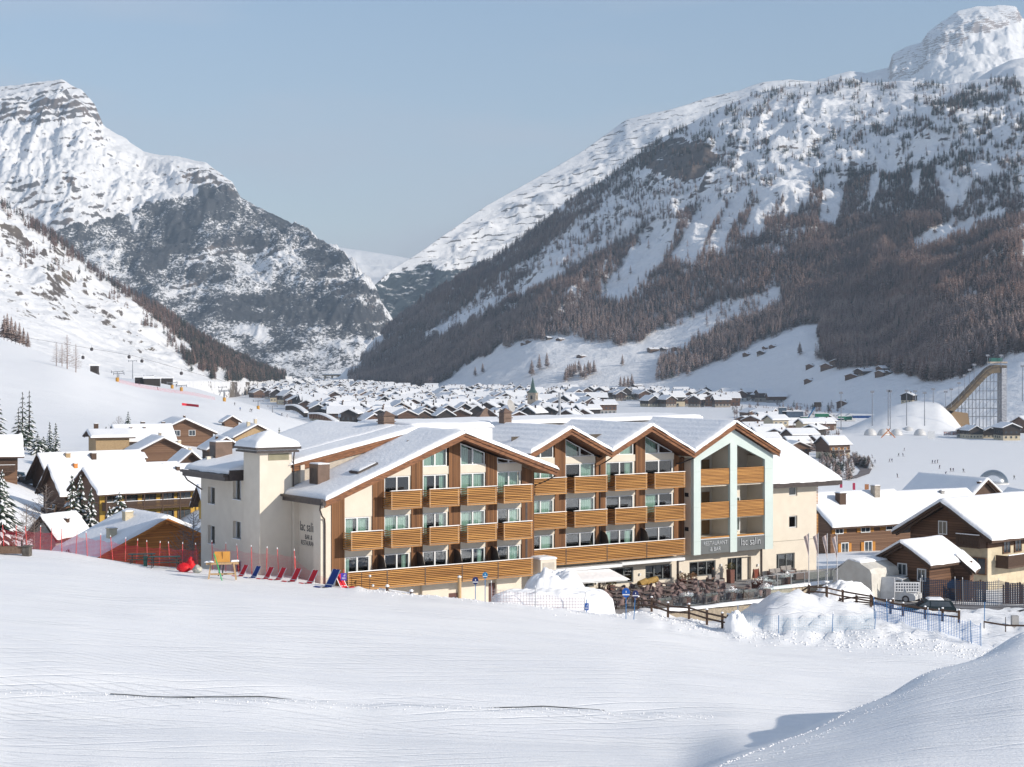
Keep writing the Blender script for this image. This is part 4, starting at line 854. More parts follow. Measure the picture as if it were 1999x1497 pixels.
P_C = [larch_proto(20 + i, tiers=9, segs=7, wid=.19 + .015 * i) for i in range(3)]
def merge(name, protos, X, Y, Z, Hh, mats, mi, seed=0, kind='stuff', wk=1.0):
    rg = np.random.RandomState(seed); V = []; Fc = []; M = []; b = 0; n = len(X); pid = rg.randint(0, len(protos), n); rot = rg.rand(n) * 6.283; ws = (.85 + rg.rand(n) * .45) * wk
    for k, (pv, pf) in enumerate(protos):
        q = np.where(pid == k)[0]
        if not len(q): continue
        c = np.cos(rot[q])[:, None]; s_ = np.sin(rot[q])[:, None]; h = Hh[q][:, None]; w_ = ws[q][:, None]
        x = (pv[None, :, 0] * c - pv[None, :, 1] * s_) * h * w_ + X[q][:, None]; y = (pv[None, :, 0] * s_ + pv[None, :, 1] * c) * h * w_ + Y[q][:, None]; z = pv[None, :, 2] * h + Z[q][:, None]
        V.append(np.stack([x, y, z], -1).reshape(-1, 3)); Fc.append((pf[None] + (np.arange(len(q)) * len(pv))[:, None, None] + b).reshape(-1, 3)); M.append(np.repeat(mi[q], len(pf))); b += len(q) * len(pv)
    return np_mesh(name, np.concatenate(V), np.concatenate(Fc), mats, np.concatenate(M))
rg = np.random.RandomState(7)
def scatter(mt, n, dens, smin=.0, smax=1.0):
    ns, nx = mt.X.shape; k0 = np.searchsorted(mt.S, smin); k1 = np.searchsorted(mt.S, smax) - 1
    # cell areas for an even spread
    ax = np.hypot(np.diff(mt.X, axis=1)[:-1], np.diff(mt.D, axis=1)[:-1]); ay = np.sqrt(np.diff(mt.D, axis=0)[:, :-1] ** 2 + np.diff(mt.Z, axis=0)[:, :-1] ** 2)
    ar = (ax * ay)[k0:k1]; p = ar.ravel() / ar.sum(); c = rg.choice(len(p), n, p=p); i = c // ar.shape[1] + k0 + rg.rand(n); j = c % ar.shape[1] + rg.rand(n)
    x, y, z = mt.sample(i, j); px = CX + F * x / y; py = HY - (z - CZ) / y * F
    keep = (px > -60) & (px < 2060); x, y, z, px, py = x[keep], y[keep], z[keep], px[keep], py[keep]
    d = dens(px, py); k = rg.rand(len(px)) < d; return x[k], y[k], z[k], px[k], py[k]
LOW = [(690, 746), (760, 762), (830, 768), (880, 737), (920, 708), (980, 680), (1020, 670), (1100, 657), (1150, 668), (1200, 674), (1250, 668), (1290, 648), (1350, 622), (1400, 598), (1450, 585), (1535, 556)]
FMAIN = LOW + [(1600, 560), (1640, 600), (1999, 600), (1999, 320), (1900, 350), (1850, 400), (1820, 325), (1750, 335), (1600, 335), (1570, 400), (1500, 375), (1460, 385), (1350, 400), (1290, 425), (1200, 475), (1080, 545), (1000, 585), (900, 640), (820, 670), (760, 700), (700, 742)]
RIDGE = [(690, 745), (690, 730), (775, 615), (850, 565), (950, 505), (1050, 436), (1110, 390), (1170, 345), (1240, 295), (1290, 262), (1320, 258), (1290, 300), (1200, 385), (1110, 450), (1010, 520), (930, 580), (850, 640), (780, 700)]
R2 = [(1530, 560), (1520, 600), (1400, 648), (1285, 712), (1285, 744), (1335, 735), (1400, 706), (1500, 662), (1560, 640), (1620, 624), (1700, 560)]
R3 = [(1620, 560), (1600, 640), (1598, 700), (1640, 722), (1700, 716), (1760, 728), (1800, 742), (1860, 742), (1900, 722), (1999, 690), (2060, 690), (2060, 560)]
CH = [[(1278, 430), (1330, 430), (1290, 525), (1225, 592), (1160, 588)], [(1372, 395), (1418, 395), (1358, 520), (1305, 515)], [(1495, 365), (1528, 370), (1480, 470), (1440, 465)], [(1435, 380), (1466, 380), (1405, 500), (1378, 485)], [(1612, 340), (1658, 340), (1632, 450), (1596, 450)], [(1862, 345), (1905, 350), (1880, 405), (1840, 410)], [(1780, 478), (1960, 405), (1960, 425), (1790, 505)], [(1552, 330), (1590, 330), (1556, 420), (1522, 415)], [(1700, 340), (1722, 340), (1705, 400), (1690, 400)], [(1780, 330), (1800, 330), (1792, 380), (1776, 380)], [(1795, 460), (1860, 430), (1880, 445), (1800, 490)], [(1000, 560), (1080, 520), (1100, 535), (1010, 590)], [(850, 640), (960, 580), (970, 600), (860, 665)]]
def densC(px, py):
    qx, qy = jp(px, py, 5, 18, 18); d = np.zeros(px.shape)
    q2, r2 = jp(px, py, 9, 9, 14)
    low = inpoly(q2, r2, FMAIN)
    d = np.where(inpoly(qx, qy, FMAIN) & low, .95, d)
    d = np.where(inpoly(qx, qy, RIDGE), .8, d); d = np.where(inpoly(q2, r2, R2), .95, d); d = np.where(inpoly(q2, r2, R3), .95, d)
    q3, r3 = jp(px, py, 9, 4, 10); chm = np.zeros(px.shape, bool)
    for c in CH: chm |= inpoly(q3, r3, c)
    d = np.where(chm, .02, d)
    n_ = fbm(px / 40, py / 26, 4, 91); d = d * np.clip(1.1 + n_ * 1.1, .1, 1)
    up = (py < 440) & (d < .2); cl = sstep(.12, .35, fbm(px / 34, py / 20, 3, 93)); d = np.where(up & (py > 150), .03 + .35 * cl * (px > 1180), d)
    mid = (d < .1) & (py < 640) & (px < 1500); d = np.where(mid, np.maximum(d, .06 + .3 * sstep(.1, .4, fbm(px / 30, py / 22, 3, 95))), d)
    band = inpoly(px, py, [(1850, 180), (1999, 180), (1999, 330), (1860, 360)]); d = np.where(band, np.maximum(d, .7 * sstep(-.05, .25, fbm(px / 40, py / 18, 3, 97))), d)
    return np.clip(np.where(chm, .012, d), 0, 1)
X1, Y1, Z1, PX1, PY1 = scatter(mtC, 150000, densC, .02, 1.0)
print('forest trees', len(X1))
H1 = 11.5 + 6.5 * rg.rand(len(X1)); H1 *= np.where(PY1 < 430, .72, 1)
up = PY1 < 400
mi = np.where(rg.rand(len(X1)) < .62 * sstep(440, 300, PY1), 2, np.where((PY1 > 600) & (rg.rand(len(X1)) < .65), 1, np.where(rg.rand(len(X1)) < .2, 1, 0))); mi = np.where(rg.rand(len(X1)) < .05, 2, mi)
# the largest-looking ones become trees of their own
key = H1 / Y1; order = np.argsort(-key); NIND = 240; ind = order[:NIND]; rest = order[NIND:]
fo = obj('forest', merge('forest', P_L, X1[rest], Y1[rest], Z1[rest] - .3, H1[rest], [M_larch, M_larch2, M_spruce], mi[rest], 3)); tag(fo, 'dense bare larch forest covering the right mountainside', 'forest', kind='stuff')
P_I = [larch_proto(40 + i, tiers=15, segs=12, wid=.20 + .015 * (i % 3)) for i in range(6)]; protoL = [np_mesh('larch', v_, f_, [M_larch2]) for v_, f_ in P_I]; protoD = [np_mesh('larch', v_, f_, [M_larch]) for v_, f_ in P_I]
def pine_obj(name, me, x, y, z, h, label, cat='tree', group=None, w_=1):
    o = obj(name, me); o.location = (x, y, z); o.rotation_euler = (0, 0, rg.rand() * 6.28); s_ = h * w_ * (.9 + rg.rand() * .35); o.scale = (s_, s_, h); tag(o, label, cat, group); return o
for q in ind: pine_obj('larch_tree', (protoL if mi[q] == 1 else protoD)[q % 6], X1[q], Y1[q], Z1[q] - .3, H1[q], 'bare larch standing in the low front edge of the wood on the right mountainside', group='larches along the front edge of the right-hand wood')
# lone larches and groups on the open snow slope
def mtz(mt, px, py):
    k = np.argmin(np.where((mt.Sb > 0) & (mt.Sb <= 1), (mt.PX - px) ** 2 + (mt.PY - py) ** 2, 1e9)); return mt.X.flat[k], mt.D.flat[k], mt.Z.flat[k]
lone = [(1037, 733, 'bare larch of the three above the church spire, leftmost and tallest'), (1052, 722, 'middle one of the three bare larches above the church spire'), (1066, 719, 'rightmost of the three bare larches above the church spire'), (1215, 714, 'lone bare larch on the open snow slope under the hamlet'), (1561, 692, 'lone small tree on the right-hand ski run'), (928, 735, 'short larch at the left end of a lone pair on the open slope'), (942, 728, 'taller larch at the right end of a lone pair on the open slope')]
for px, py, lb in lone:
    x, y, z = mtz(mtC, px, py); pine_obj('larch_tree', protoL[int(px) % 6], x, y, z - .5, 21 if px < 1100 and px > 1000 else 15, lb)
for grp, pts, lb in (('larches in the clump by the small barn', [(1103, 745), (1108, 742), (1114, 738), (1119, 733), (1124, 730), (1129, 726), (1110, 736)], 'larch in the dense slope clump beside a small barn'), ('larches in the loose group right of the clump', [(1134, 737), (1141, 740), (1147, 733), (1153, 731), (1158, 730)], 'larch in the loose row right of the dense clump'),
                     ('larches above the middle hamlet', [(1212, 764), (1219, 762), (1226, 758), (1232, 756)], 'dark tree in the small cluster behind the valley hamlet')):
    for i_, (px, py) in enumerate(sorted(pts)): x, y, z = mtz(mtC, px, py); pine_obj('larch_tree', protoL[int(px) % 6], x, y, z - .5, 16 + rg.rand() * 4, lb + ', %s from the left' % ORD[i_], group=grp)
# left mountainside: trees on the ridge strip and the lower wood
def densB(px, py):
    q2, r2 = jp(px, py, 19, 6, 14)
    st = inpoly(q2, r2, [(-60, 330), (0, 385), (100, 445), (200, 530), (290, 585), (380, 645), (470, 697), (560, 735), (560, 750), (500, 742), (420, 712), (380, 684), (300, 622), (240, 578), (150, 512), (90, 470), (0, 412), (-60, 370)])
    lw = inpoly(q2, r2, [(350, 690), (400, 668), (470, 700), (560, 742), (500, 752), (400, 738), (365, 725)])
    sp = sstep(.05, .35, fbm(px / 22, py / 22, 3, 55)) * inpoly(q2, r2, [(0, 440), (120, 490), (330, 640), (400, 700), (360, 700), (250, 620), (120, 560), (0, 520)])
    return np.clip(st * .9 * (px > 60) + st * .35 + lw * .6 * sstep(-.3, .15, fbm(px / 16, py / 16, 3, 56)) + sp * .12, 0, 1)
X2, Y2, Z2, PX2, PY2 = scatter(mtB, 26000, densB, .0, 1.03)
H2 = 9 + 5 * rg.rand(len(X2)); print('left trees', len(X2))
fo2 = obj('forest', merge('forest', P_L, X2, Y2, Z2 - .3, H2, [M_larch, M_larch2, M_spruce], np.where(rg.rand(len(X2)) < np.where(PX2 > 345, .55, .15), 2, 0), 9)); tag(fo2, 'strip of brown larches running down the left mountainside ridge', 'forest', kind='stuff')
# larches on the left ski hill crest
for i_, (px, d, h, lb) in enumerate(((8, 900, 16, None), (14, 905, 18, None), (22, 900, 17, None), (30, 905, 15, None), (38, 900, 15, None), (46, 905, 13, None), (54, 900, 11, None))):
    x, y, z = at(px, d); pine_obj('larch_tree', protoL[int(px) % 6], x, y, z - .3, h * .8, '%s bare brown larch from the left in the row behind the left snow crest' % ORD[i_], group='larches behind the left crest', w_=.9)
# big bare larches on the crest: branching trunks with twigs
def branchy(seed, H, spread=.28, nb=46, sag=.1, twig=5, up=.25):
    r = random.Random(seed); m = MB(); m.tube([(0, 0, 0), (r.uniform(-.1, .1), 0, H * .5), (0, 0, H)], H * .017, 5, H * .003)
    for k in range(nb):
        t = (k + r.random()) / nb; z = H * (.14 + .84 * t); a = k * 2.399 + r.uniform(-.4, .4); ln = H * spread * (1 - t) ** .75 * r.uniform(.65, 1.15) + H * .015
        p1 = (math.cos(a) * ln * .55, math.sin(a) * ln * .55, z + ln * up * .35); p2 = (math.cos(a) * ln, math.sin(a) * ln, z + ln * (up - sag)); m.tube([(0, 0, z), p1, p2], H * .0045, 3, H * .0012, cap=False)
        for q in range(twig):
            u = r.uniform(.3, 1); b = [p1[i] * (2 - 2 * u) + p2[i] * (2 * u - 1) if u > .5 else p1[i] * 2 * u + (0, 0, z)[i] * (1 - 2 * u) for i in range(3)]; aa = a + r.uniform(-1.2, 1.2); l2 = ln * r.uniform(.15, .35)
            m.tube([b, (b[0] + math.cos(aa) * l2, b[1] + math.sin(aa) * l2, b[2] + r.uniform(-.2, .5) * l2)], H * .0022, 3, H * .0008, cap=False)
    return m
for i, (px, d, h, lb) in enumerate(((110, 720, 10, 'small bare larch left of the tall pair on the snow crest'), (131, 720, 14.5, 'wide tall bare larch standing on the left snow crest'), (148, 715, 12, 'narrower bare larch just right of the tall one on the left snow crest'), (121, 735, 10, 'short bare larch tucked behind the tall one on the left snow crest'))):
    x, y, z = at(px, d); o = branchy(60 + i, h, .24, 70, .1, 8).build('larch_tree', M_larch, None, (x, y, z - .2)); tag(o, lb, 'tree')
# ---- snow-laden conifers close to the village
M_needle = mat('snowy_needles', (.03, .05, .035), .85, (.055, .075, .05), 3); 
def spruce(seed, H, W, tiers=15, dens=11, snowy=.75):
    r = random.Random(seed); m = MB(); m.mat(0).tube([(0, 0, 0), (0, 0, H * .97)], H * .02, 5, H * .004)
    for t in range(tiers):
        f_ = t / (tiers - 1); z = H * (.07 + .88 * f_); R_ = W * (1 - f_) ** .85 + W * .05; n = max(5, int(dens * (1 - .5 * f_)))
        for j in range(n):
            a = 2 * math.pi * (j + r.random() * .9) / n + t; L_ = R_ * r.uniform(.7, 1.15); zz = z + r.uniform(-.02, .02) * H; w_ = L_ * r.uniform(.26, .38) + .1; dr = L_ * r.uniform(.25, .45)
            c, s_ = math.cos(a), math.sin(a); P = lambda q, side, dz: (c * L_ * q - s_ * side, s_ * L_ * q + c * side, zz - dr * q * q + dz)
            m.mat(1)._a([P(.05, 0, .05), P(.45, w_ * .5, -.12 * w_), P(.8, w_ * .38, -.2 * w_), P(1.02, 0, 0), P(.8, -w_ * .38, -.2 * w_), P(.45, -w_ * .5, -.12 * w_), P(.5, 0, .06)], [(0, 1, 6), (1, 2, 6), (2, 3, 6), (3, 4, 6), (4, 5, 6), (5, 0, 6)])
            for e in range(3):   # ragged twig tips hanging under the branch
                u = r.uniform(.35, 1); sd = r.uniform(-.4, .4) * w_; q = P(u, sd, -.02); m._a([q, (q[0] + r.uniform(-.12, .12), q[1] + r.uniform(-.12, .12), q[2] - r.uniform(.15, .3)), (q[0] + r.uniform(-.15, .15), q[1] + r.uniform(-.15, .15), q[2] - .02)], [(0, 1, 2)])
            if r.random() < snowy:
                a0 = r.uniform(.2, .4); a1 = r.uniform(.85, 1.0); wk = w_ * r.uniform(.30, .46); th = .06 + .06 * r.random()
                m.mat(2)._a([P(a0, 0, .05), P((a0 + a1) / 2, wk, .03), P(a1, 0, .03), P((a0 + a1) / 2, -wk, .03), P((a0 + a1) / 2, 0, .06 + th * 1.8)], [(0, 1, 4), (1, 2, 4), (2, 3, 4), (3, 0, 4)], True)
    return m
CONS = [(-4, 380, 13, 3.2, 'dark snowy spruce cut by the left edge of the photo, far one'), (44, 385, 13.2, 2.6, 'tall snow-dusted spruce, left of the twin pair'), (57, 388, 13.5, 2.4, 'tall snow-dusted spruce, right of the twin pair'), (36, 384, 9.5, 2.4, 'shorter spruce at the foot of the twin tall pair'), (97, 380, 7, 1.5, 'slim small spruce, left of a slender pair'), (109, 378, 7, 1.5, 'slim small spruce, right of a slender pair'), (74, 372, 4.8, 3.0, 'bushy snowy pine right of the twin spruces'), (85, 373, 4.2, 2.4, 'low snow-covered pine bush before the slender pair'),
 (250, 430, 6.5, 2.0, 'single dark spruce behind the stone house roof'), (207, 430, 2.5, 1, 'tiny spruce left of the single dark spruce'), (4, 205, 7.5, 2.6, 'big snowy spruce at the left photo edge beside the track'), (-2, 170, 8.5, 2.8, 'nearest snowy spruce at the left photo edge'), (141, 183, 10.2, 2.2, 'tall snow-laden spruce, left of the group before the yellow house'), (157, 185, 10.3, 2.2, 'tallest snow-laden spruce in the group before the yellow house'), (178, 184, 9.0, 1.8, 'shorter snow-laden spruce in the group before the yellow house'),
 (234, 190, 8.8, 3.3, 'broad rounded snow-laden pine before the yellow house balcony'), (214, 188, 7.0, 2.4, 'low snow-laden pine left of the broad rounded one'), (133, 152, 2.4, 1.9, 'snow-buried young spruce behind the red net'), (545, 470, 7, 1.6, 'thin dark spruce beside the sloping roof behind the tower'), (573, 520, 5, 1.2, 'small thin spruce left of the hotel ridge'), (582, 522, 4, 1.0, 'smallest spruce left of the hotel ridge')]
for i, (px, d, h, w_, lb) in enumerate(CONS):
    x, y, z = at(px, d); near_ = d < 260
    o = spruce(100 + i, h, w_, 17 if near_ else 12, 15 if near_ else 9, .8 if near_ else .5).build('spruce_tree', [M_bark, M_needle, snow], None, (x, y, z - .2)); tag(o, lb, 'tree')
M_twig = mat('bare_twigs', (.20, .15, .125), .9, (.30, .26, .24), 4)
BARE = [(90, 185, 8.2, .34, 'wide leafless tree with pale twigs beside the brown house gable'), (52, 172, 6, .42, 'low spreading leafless tree in the snowy garden behind the net'), (66, 176, 5, .42, 'smaller leafless tree right of the spreading garden one'), (378, 152, 6, .42, 'leafless thicket tree against the hotel side wall'), (358, 156, 4.5, .5, 'bare bush between the orange chalet and the hotel'), (372, 150, 3.5, .5, 'bare brown bush low behind the red net by the hotel'), (232, 432, 5, .45, 'bare brown bush left of the single spruce')]
for i, (px, d, h, sp_, lb) in enumerate(BARE):
    x, y, z = at(px, d); o = branchy(200 + i, h, sp_, 60, -.2, 9, .5).build('bare_tree', M_twig, None, (x, y, z - .1)); tag(o, lb, 'tree')
# ------------------------------------------------------------------ houses
M_stone = mat('rubble_stone', (.42, .37, .31), .9, (.24, .21, .18), 6, .03, 9, detail=8)
M_wcream = mat('chalet_cream', (.60, .52, .38), .85); M_wyel = mat('yellow_render', (.52, .33, .07), .85); M_wgrey = mat('grey_render', (.36, .35, .34), .9); M_wwhite = mat('pale_render', (.62, .60, .56), .85); M_tan = mat('tan_brick', (.42, .30, .17), .85, (.33, .23, .13), 5)
M_log = planks('dark_log', (.085, .042, .024), (.16, .085, .05), 'Z', 4.2, .4); M_logo = planks('orange_log', (.68, .27, .07), (.52, .18, .045), 'Z', 4.5, .5); M_logb = planks('brown_board', (.125, .065, .038), (.20, .115, .07), 'Z', 5, .5)
M_dkwood = mat('old_dark_wood', (.06, .035, .024), .7, (.10, .06, .04), 3, 0, None, .3, (3, 3, 12)); M_shut = mat('orange_shutter', (.50, .22, .04), .6)
M_pane = mat('dark_pane', (.03, .04, .05), .08, (.06, .07, .08), 1, spec=.8)
def house(label, cat, x, y, z0, rot, W, Ln, hE, hR, low=M_wcream, up=M_log, split=2.6, ov=.9, ovf=1.1, wins=(), balc=(), chims=(), sth=.4, group=None, name='chalet', roofm=M_dkwood, xr=0, hEL=None, seed=1, upface=True):
    """gable front at local y=0 facing -y; ridge along +y; wins: (face, pos, z, w, h[, shutter])"""
    h = empty(name, (x, y, z0), rot, label, cat, group); hw_ = W / 2; hL = hEL if hEL is not None else hE; s0 = min(split, min(hE, hL))
    m = MB(); m.box(-hw_, hw_, 0, Ln, -2.0, s0); m.build('wall', low, h)
    if hR > s0:
        m = MB(); e = .06; m.extr([(-hw_ - e, s0), (hw_ + e, s0), (hw_ + e, hE - .05), (xr, hR - .25), (-hw_ - e, hL - .05)], -e, Ln + e); m.build('upper_wall', up, h)
    kR = (hR - hE) / (hw_ - xr); kL = (hR - hL) / (hw_ + xr); XR = hw_ + ov; XL = -hw_ - ov; zR = hE - kR * ov; zL = hL - kL * ov
    m = MB(); t_ = .22; m.extr([(XL, zL), (xr, hR), (xr, hR + t_), (XL, zL + t_)][::-1], -ovf, Ln + ovf); m.extr([(XR, zR), (xr, hR), (xr, hR + t_), (XR, zR + t_)], -ovf, Ln + ovf)
    for yy in (-ovf + .3, ):
        m.bar((XL + .3, yy, zL - .02), (xr, yy, hR - .12), .14, .2); m.bar((XR - .3, yy, zR - .02), (xr, yy, hR - .12), .14, .2)
    for q in (hR - .35,): m.box(xr - .12, xr + .12, -ovf + .1, .1, q, q + .25)
    ro = m.build('roof', roofm, h)
    s = MB(); k = max(8, int(Ln * .9)); s.slab((XL - .04, -ovf - .04, zL + t_), (xr + .03, -ovf - .04, hR + t_), (xr + .03, Ln + ovf, hR + t_), (XL - .04, Ln + ovf, zL + t_), sth, 12, k, seed, .07, .35); s.slab((xr - .03, -ovf - .04, hR + t_), (XR + .04, -ovf - .04, zR + t_), (XR + .04, Ln + ovf, zR + t_), (xr - .03, Ln + ovf, hR + t_), sth, 12, k, seed + 1, .07, .35); s.build('snow', snow, ro)
    for wn in wins:
        f, p, z, a, b = wn[:5]; sh = len(wn) > 5 and wn[5]
        e = .09
        def bx(m, u0, u1, q0, q1, z_0, z_1):
            if f == 'F': m.box(u0, u1, -q1, -q0, z_0, z_1)
            elif f == 'R': m.box(hw_ + q0, hw_ + q1, u0, u1, z_0, z_1)
            else: m.box(-hw_ - q1, -hw_ - q0, u0, u1, z_0, z_1)
        m = MB(); bx(m, p - a / 2, p + a / 2, 0, e, z, z + b); wi = m.build('window', M_pane, h)
        m = MB(); w_ = .09
        for u0, u1, z_0, z_1 in ((p - a / 2 - w_, p - a / 2, z - w_, z + b + w_), (p + a / 2, p + a / 2 + w_, z - w_, z + b + w_), (p - a / 2, p + a / 2, z - w_, z), (p - a / 2, p + a / 2, z + b, z + b + w_), (p - .03, p + .03, z, z + b)): bx(m, u0, u1, 0, e + .03, z_0, z_1)
        m.build('frame', M_white if sh != 2 else M_logb, wi)
        if sh == 1:
            m = MB(); bx(m, p - a / 2 - w_ - a * .45, p - a / 2 - w_, 0, e + .02, z, z + b); m.build('shutter', M_shut, wi); m = MB(); bx(m, p + a / 2 + w_, p + a / 2 + w_ + a * .45, 0, e + .02, z, z + b); m.build('shutter', M_shut, wi)
    for f, u0, u1, z, dp, bm in balc:
        m = MB(); n = max(3, int((u1 - u0) / .16))
        def bx(u0_, u1_, q0, q1, z_0, z_1):
            if f == 'F': m.box(u0_, u1_, -q1, -q0, z_0, z_1)
            elif f == 'R': m.box(hw_ + q0, hw_ + q1, u0_, u1_, z_0, z_1)
            else: m.box(-hw_ - q1, -hw_ - q0, u0_, u1_, z_0, z_1)
        bx(u0, u1, .06, dp, z - .18, z); bx(u0, u1, dp - .05, dp + .05, z + .95, z + 1.03)
        for i in range(n): bx(u0 + (u1 - u0) * i / n, u0 + (u1 - u0) * (i + .72) / n, dp - .02, dp + .02, z, z + .95)
        for uu in (u0, u1 - .06): bx(uu, uu + .06, .07, dp - .02, z, z + 1.0)
        ba = m.build('balcony', bm, h)
        m = MB(); bx(u0, u1, dp - .05, dp + .05, z + 1.031, z + 1.10); m.build('snow', snow, ba)
    for cx_, cy_, cw, ch, cm in chims:
        zz = hR - (kR * (cx_ - xr) if cx_ > xr else kL * (xr - cx_)); m = MB(); m.box(cx_ - cw / 2, cx_ + cw / 2, cy_ - cw / 2, cy_ + cw / 2, zz - .2, zz + ch); m.box(cx_ - cw / 2 - .06, cx_ + cw / 2 + .06, cy_ - cw / 2 - .06, cy_ + cw / 2 + .06, zz + ch, zz + ch + .08)
        c_ = m.build('chimney', cm, ro); 
        if True:
            s = MB(); s.slab((cx_ - cw / 2, cy_ - cw / 2, zz + ch + .08), (cx_ + cw / 2, cy_ - cw / 2, zz + ch + .08), (cx_ + cw / 2, cy_ + cw / 2, zz + ch + .08), (cx_ - cw / 2, cy_ + cw / 2, zz + ch + .08), .12, 4, 4, 2, .01, .15); s.mat(0); o_ = s.build('chimney_snow', snow, h)
    return h
def dirrot(vp): return -math.atan2(vp - CX, F)          # ridge direction vanishing at photo column vp
def hs(label, px, d, vp, W, Ln, hE, hR, **k):
    x, y, z = at(px, d); z = k.pop('z', z); cat = k.pop('cat', 'house'); return house(label, cat, x, y, z, dirrot(vp), W, Ln, hE, hR, **k)
OM = M_logo
# left side, near to far
hs('orange log chalet half sunk behind the red safety net, snowy roof and small chimney', 318, 163, -1400, 13.0, 7.5, 2.7, 5.75, z=25.2, low=OM, up=OM, split=2.0, ov=1.0, wins=[('F', -3.4, .6, .9, .9)], chims=[(-4.4, 1.6, .75, 1.3, M_wcream), (-1.6, 4.5, .8, 1.2, M_wcream)], sth=.4, name='log_chalet', seed=5, roofm=M_logo)
hs('long yellow guesthouse with dark balconies and a snowy roof, behind the snow-laden pines', 172, 245, 5500, 8, 15.5, 6.6, 9.0, z=21.3, low=M_wyel, up=M_wyel, split=6, ov=1.5, ovf=.9, wins=[('R', u, z, 1.9, 2.0, 2) for z in (1.0, 4.0) for u in (1.8, 4.6, 7.4, 10.2, 12.8)] + [('L', 3, 4, 1, 1.2)], balc=[('R', 0.3, 14.3, 3.75, 1.3, M_dkwood), ('R', .3, 14.3, .7, 1.2, M_dkwood)], chims=[(1.6, 13, .5, 1.0, M_dkwood)], sth=.42, name='guesthouse', seed=7, cat='house')
gm = MB(); gm.extr([(-3.9, .2), (3.9, .2), (3.9, 6.4), (0, 8.7), (-3.9, 6.4)], -.12, -.08); gm.build('gable_boards', M_log, bpy.data.objects['guesthouse'])
for u in (.3, 3.2, 6.0, 8.8, 11.5, 15.2): gm = MB(); gm.box(5.2, 5.36, u, u + .14, 0, 6.3); gm.build('balcony_post', M_dkwood, bpy.data.objects['guesthouse'])
hs('brown timber house with pointed gable left of the yellow guesthouse', 106, 262, 5500, 8, 12, 6.5, 10.1, z=19.7, low=M_logb, up=M_log, split=2.5, ov=.9, wins=[('F', 0, 3.2, 1, 1.1, 1), ('R', 2, 3.4, 1, 1.1, 1)], balc=[('F', -2.5, 2.5, 2.8, 1.1, M_dkwood)], chims=[(.8, 3, .55, 1.0, OM)], seed=9)
hs('dark gabled house with a long snowy roof behind the brown timber house', 84, 300, 5500, 9, 17, 6.0, 9.8, z=19.6, low=M_wgrey, up=M_dkwood, split=2.6, chims=[(1.0, 4, .8, 1.0, M_tan), (1.5, 8.5, .9, 1.3, M_dkwood)], seed=11)
hs('small grey gabled shed between the bare trees and the snow-laden pines', 86, 178, 2600, 3.0, 4.5, 2.9, 4.5, z=25.3, low=M_wgrey, up=M_wgrey, split=2.8, ov=.7, ovf=.6, wins=[], chims=[(.9, 2.4, .45, .6, M_dkwood)], cat='shed', name='garden_shed', roofm=M_dkwood, sth=.25, seed=13)
hs('dark wooden house cut by the left photo edge, snow heaped on its roof', -18, 300, 11000, 8, 4.2, 5.2, 8.0, z=24.5, low=M_logb, up=M_dkwood, split=2.5, balc=[('R', .4, 3.8, 2.4, 1.2, M_dkwood)], seed=15)
hs('tan brick house with a snowy mono roof and two chimneys under the ski hill', 180, 345, 9000, 8.5, 6.5, 5.2, 6.3, z=25.3, low=M_tan, up=M_tan, split=5, ov=.7, wins=[('R', 4.6, 1.0, 1.2, 1.2)], chims=[(-2.6, 1.2, .8, 2.0, M_dkwood)], seed=17)
hs('low house with a wide snow roof right of the tan brick house', 228, 350, 9000, 9, 10, 3.4, 6.0, z=26.4, low=M_wwhite, up=M_wwhite, split=3.2, chims=[(1.5, 2.5, .5, .6, M_dkwood), (1.5, 5.2, .5, .6, M_dkwood), (-1.6, 5.5, .8, 1.6, M_dkwood)], seed=19)
hs('white garage block with a flat snow cover in front of the low house', 222, 318, 9000, 4, 5.5, 2.3, 2.9, z=25.4, low=M_wwhite, up=M_wwhite, split=2.2, ov=.2, ovf=.2, cat='garage', name='garage', seed=21)
hs('brown triangular-gabled chalet high among the snow roofs, far one', 360, 410, -400, 13.5, 12, 3.2, 6.3, z=25.3, low=M_logb, up=M_logb, split=2.4, wins=[('F', -1.8, 2.6, 1.4, 1.2), ('F', 1.8, 2.6, 1.4, 1.2)], chims=[(-4.4, 3, .8, 1.4, M_dkwood), (1.0, 5, .5, 1.2, M_dkwood)], seed=23)
hs('dark red-brown gabled chalet low among the snow roofs, near one', 318, 335, -400, 9.5, 9, 2.8, 5.2, z=25.4, low=M_logb, up=M_logb, split=2.2, chims=[(.2, 4, .5, 1.0, M_stone), (3.8, 3, .55, 1.3, M_wcream)], seed=25)
hs('snow-roofed row house directly behind the yellow guesthouse ridge', 190, 290, 5500, 8, 14, 6.0, 8.6, z=19.4, low=M_wwhite, up=M_log, split=3, wins=[], chims=[(.6, .8, .9, .9, M_logb), (1.2, 11.5, .7, .8, M_stone)], seed=27)
hs('small chalet with pointed snowy roof right of the dark red-brown gable', 372, 300, -400, 5.0, 6, 3.2, 5.4, z=24.4, low=M_wgrey, up=M_dkwood, split=2.0, chims=[(.5, 3, .5, 1, M_wcream)], seed=29)
hs('tiny red hut with a snowy cap on the piste edge left of the hotel tower', 452, 560, -400, 4.5, 4, 2.0, 3.4, low=M_logb, up=M_logb, split=1.2, cat='hut', name='hut', seed=31)
hs('little chalet with grey snow roof just left of the hotel tower', 440, 360, -300, 6.5, 8, 2.6, 4.6, z=24.9, low=M_dkwood, up=M_dkwood, split=1.6, chims=[(-1.2, 3, .5, 1.0, M_dkwood)], seed=33)
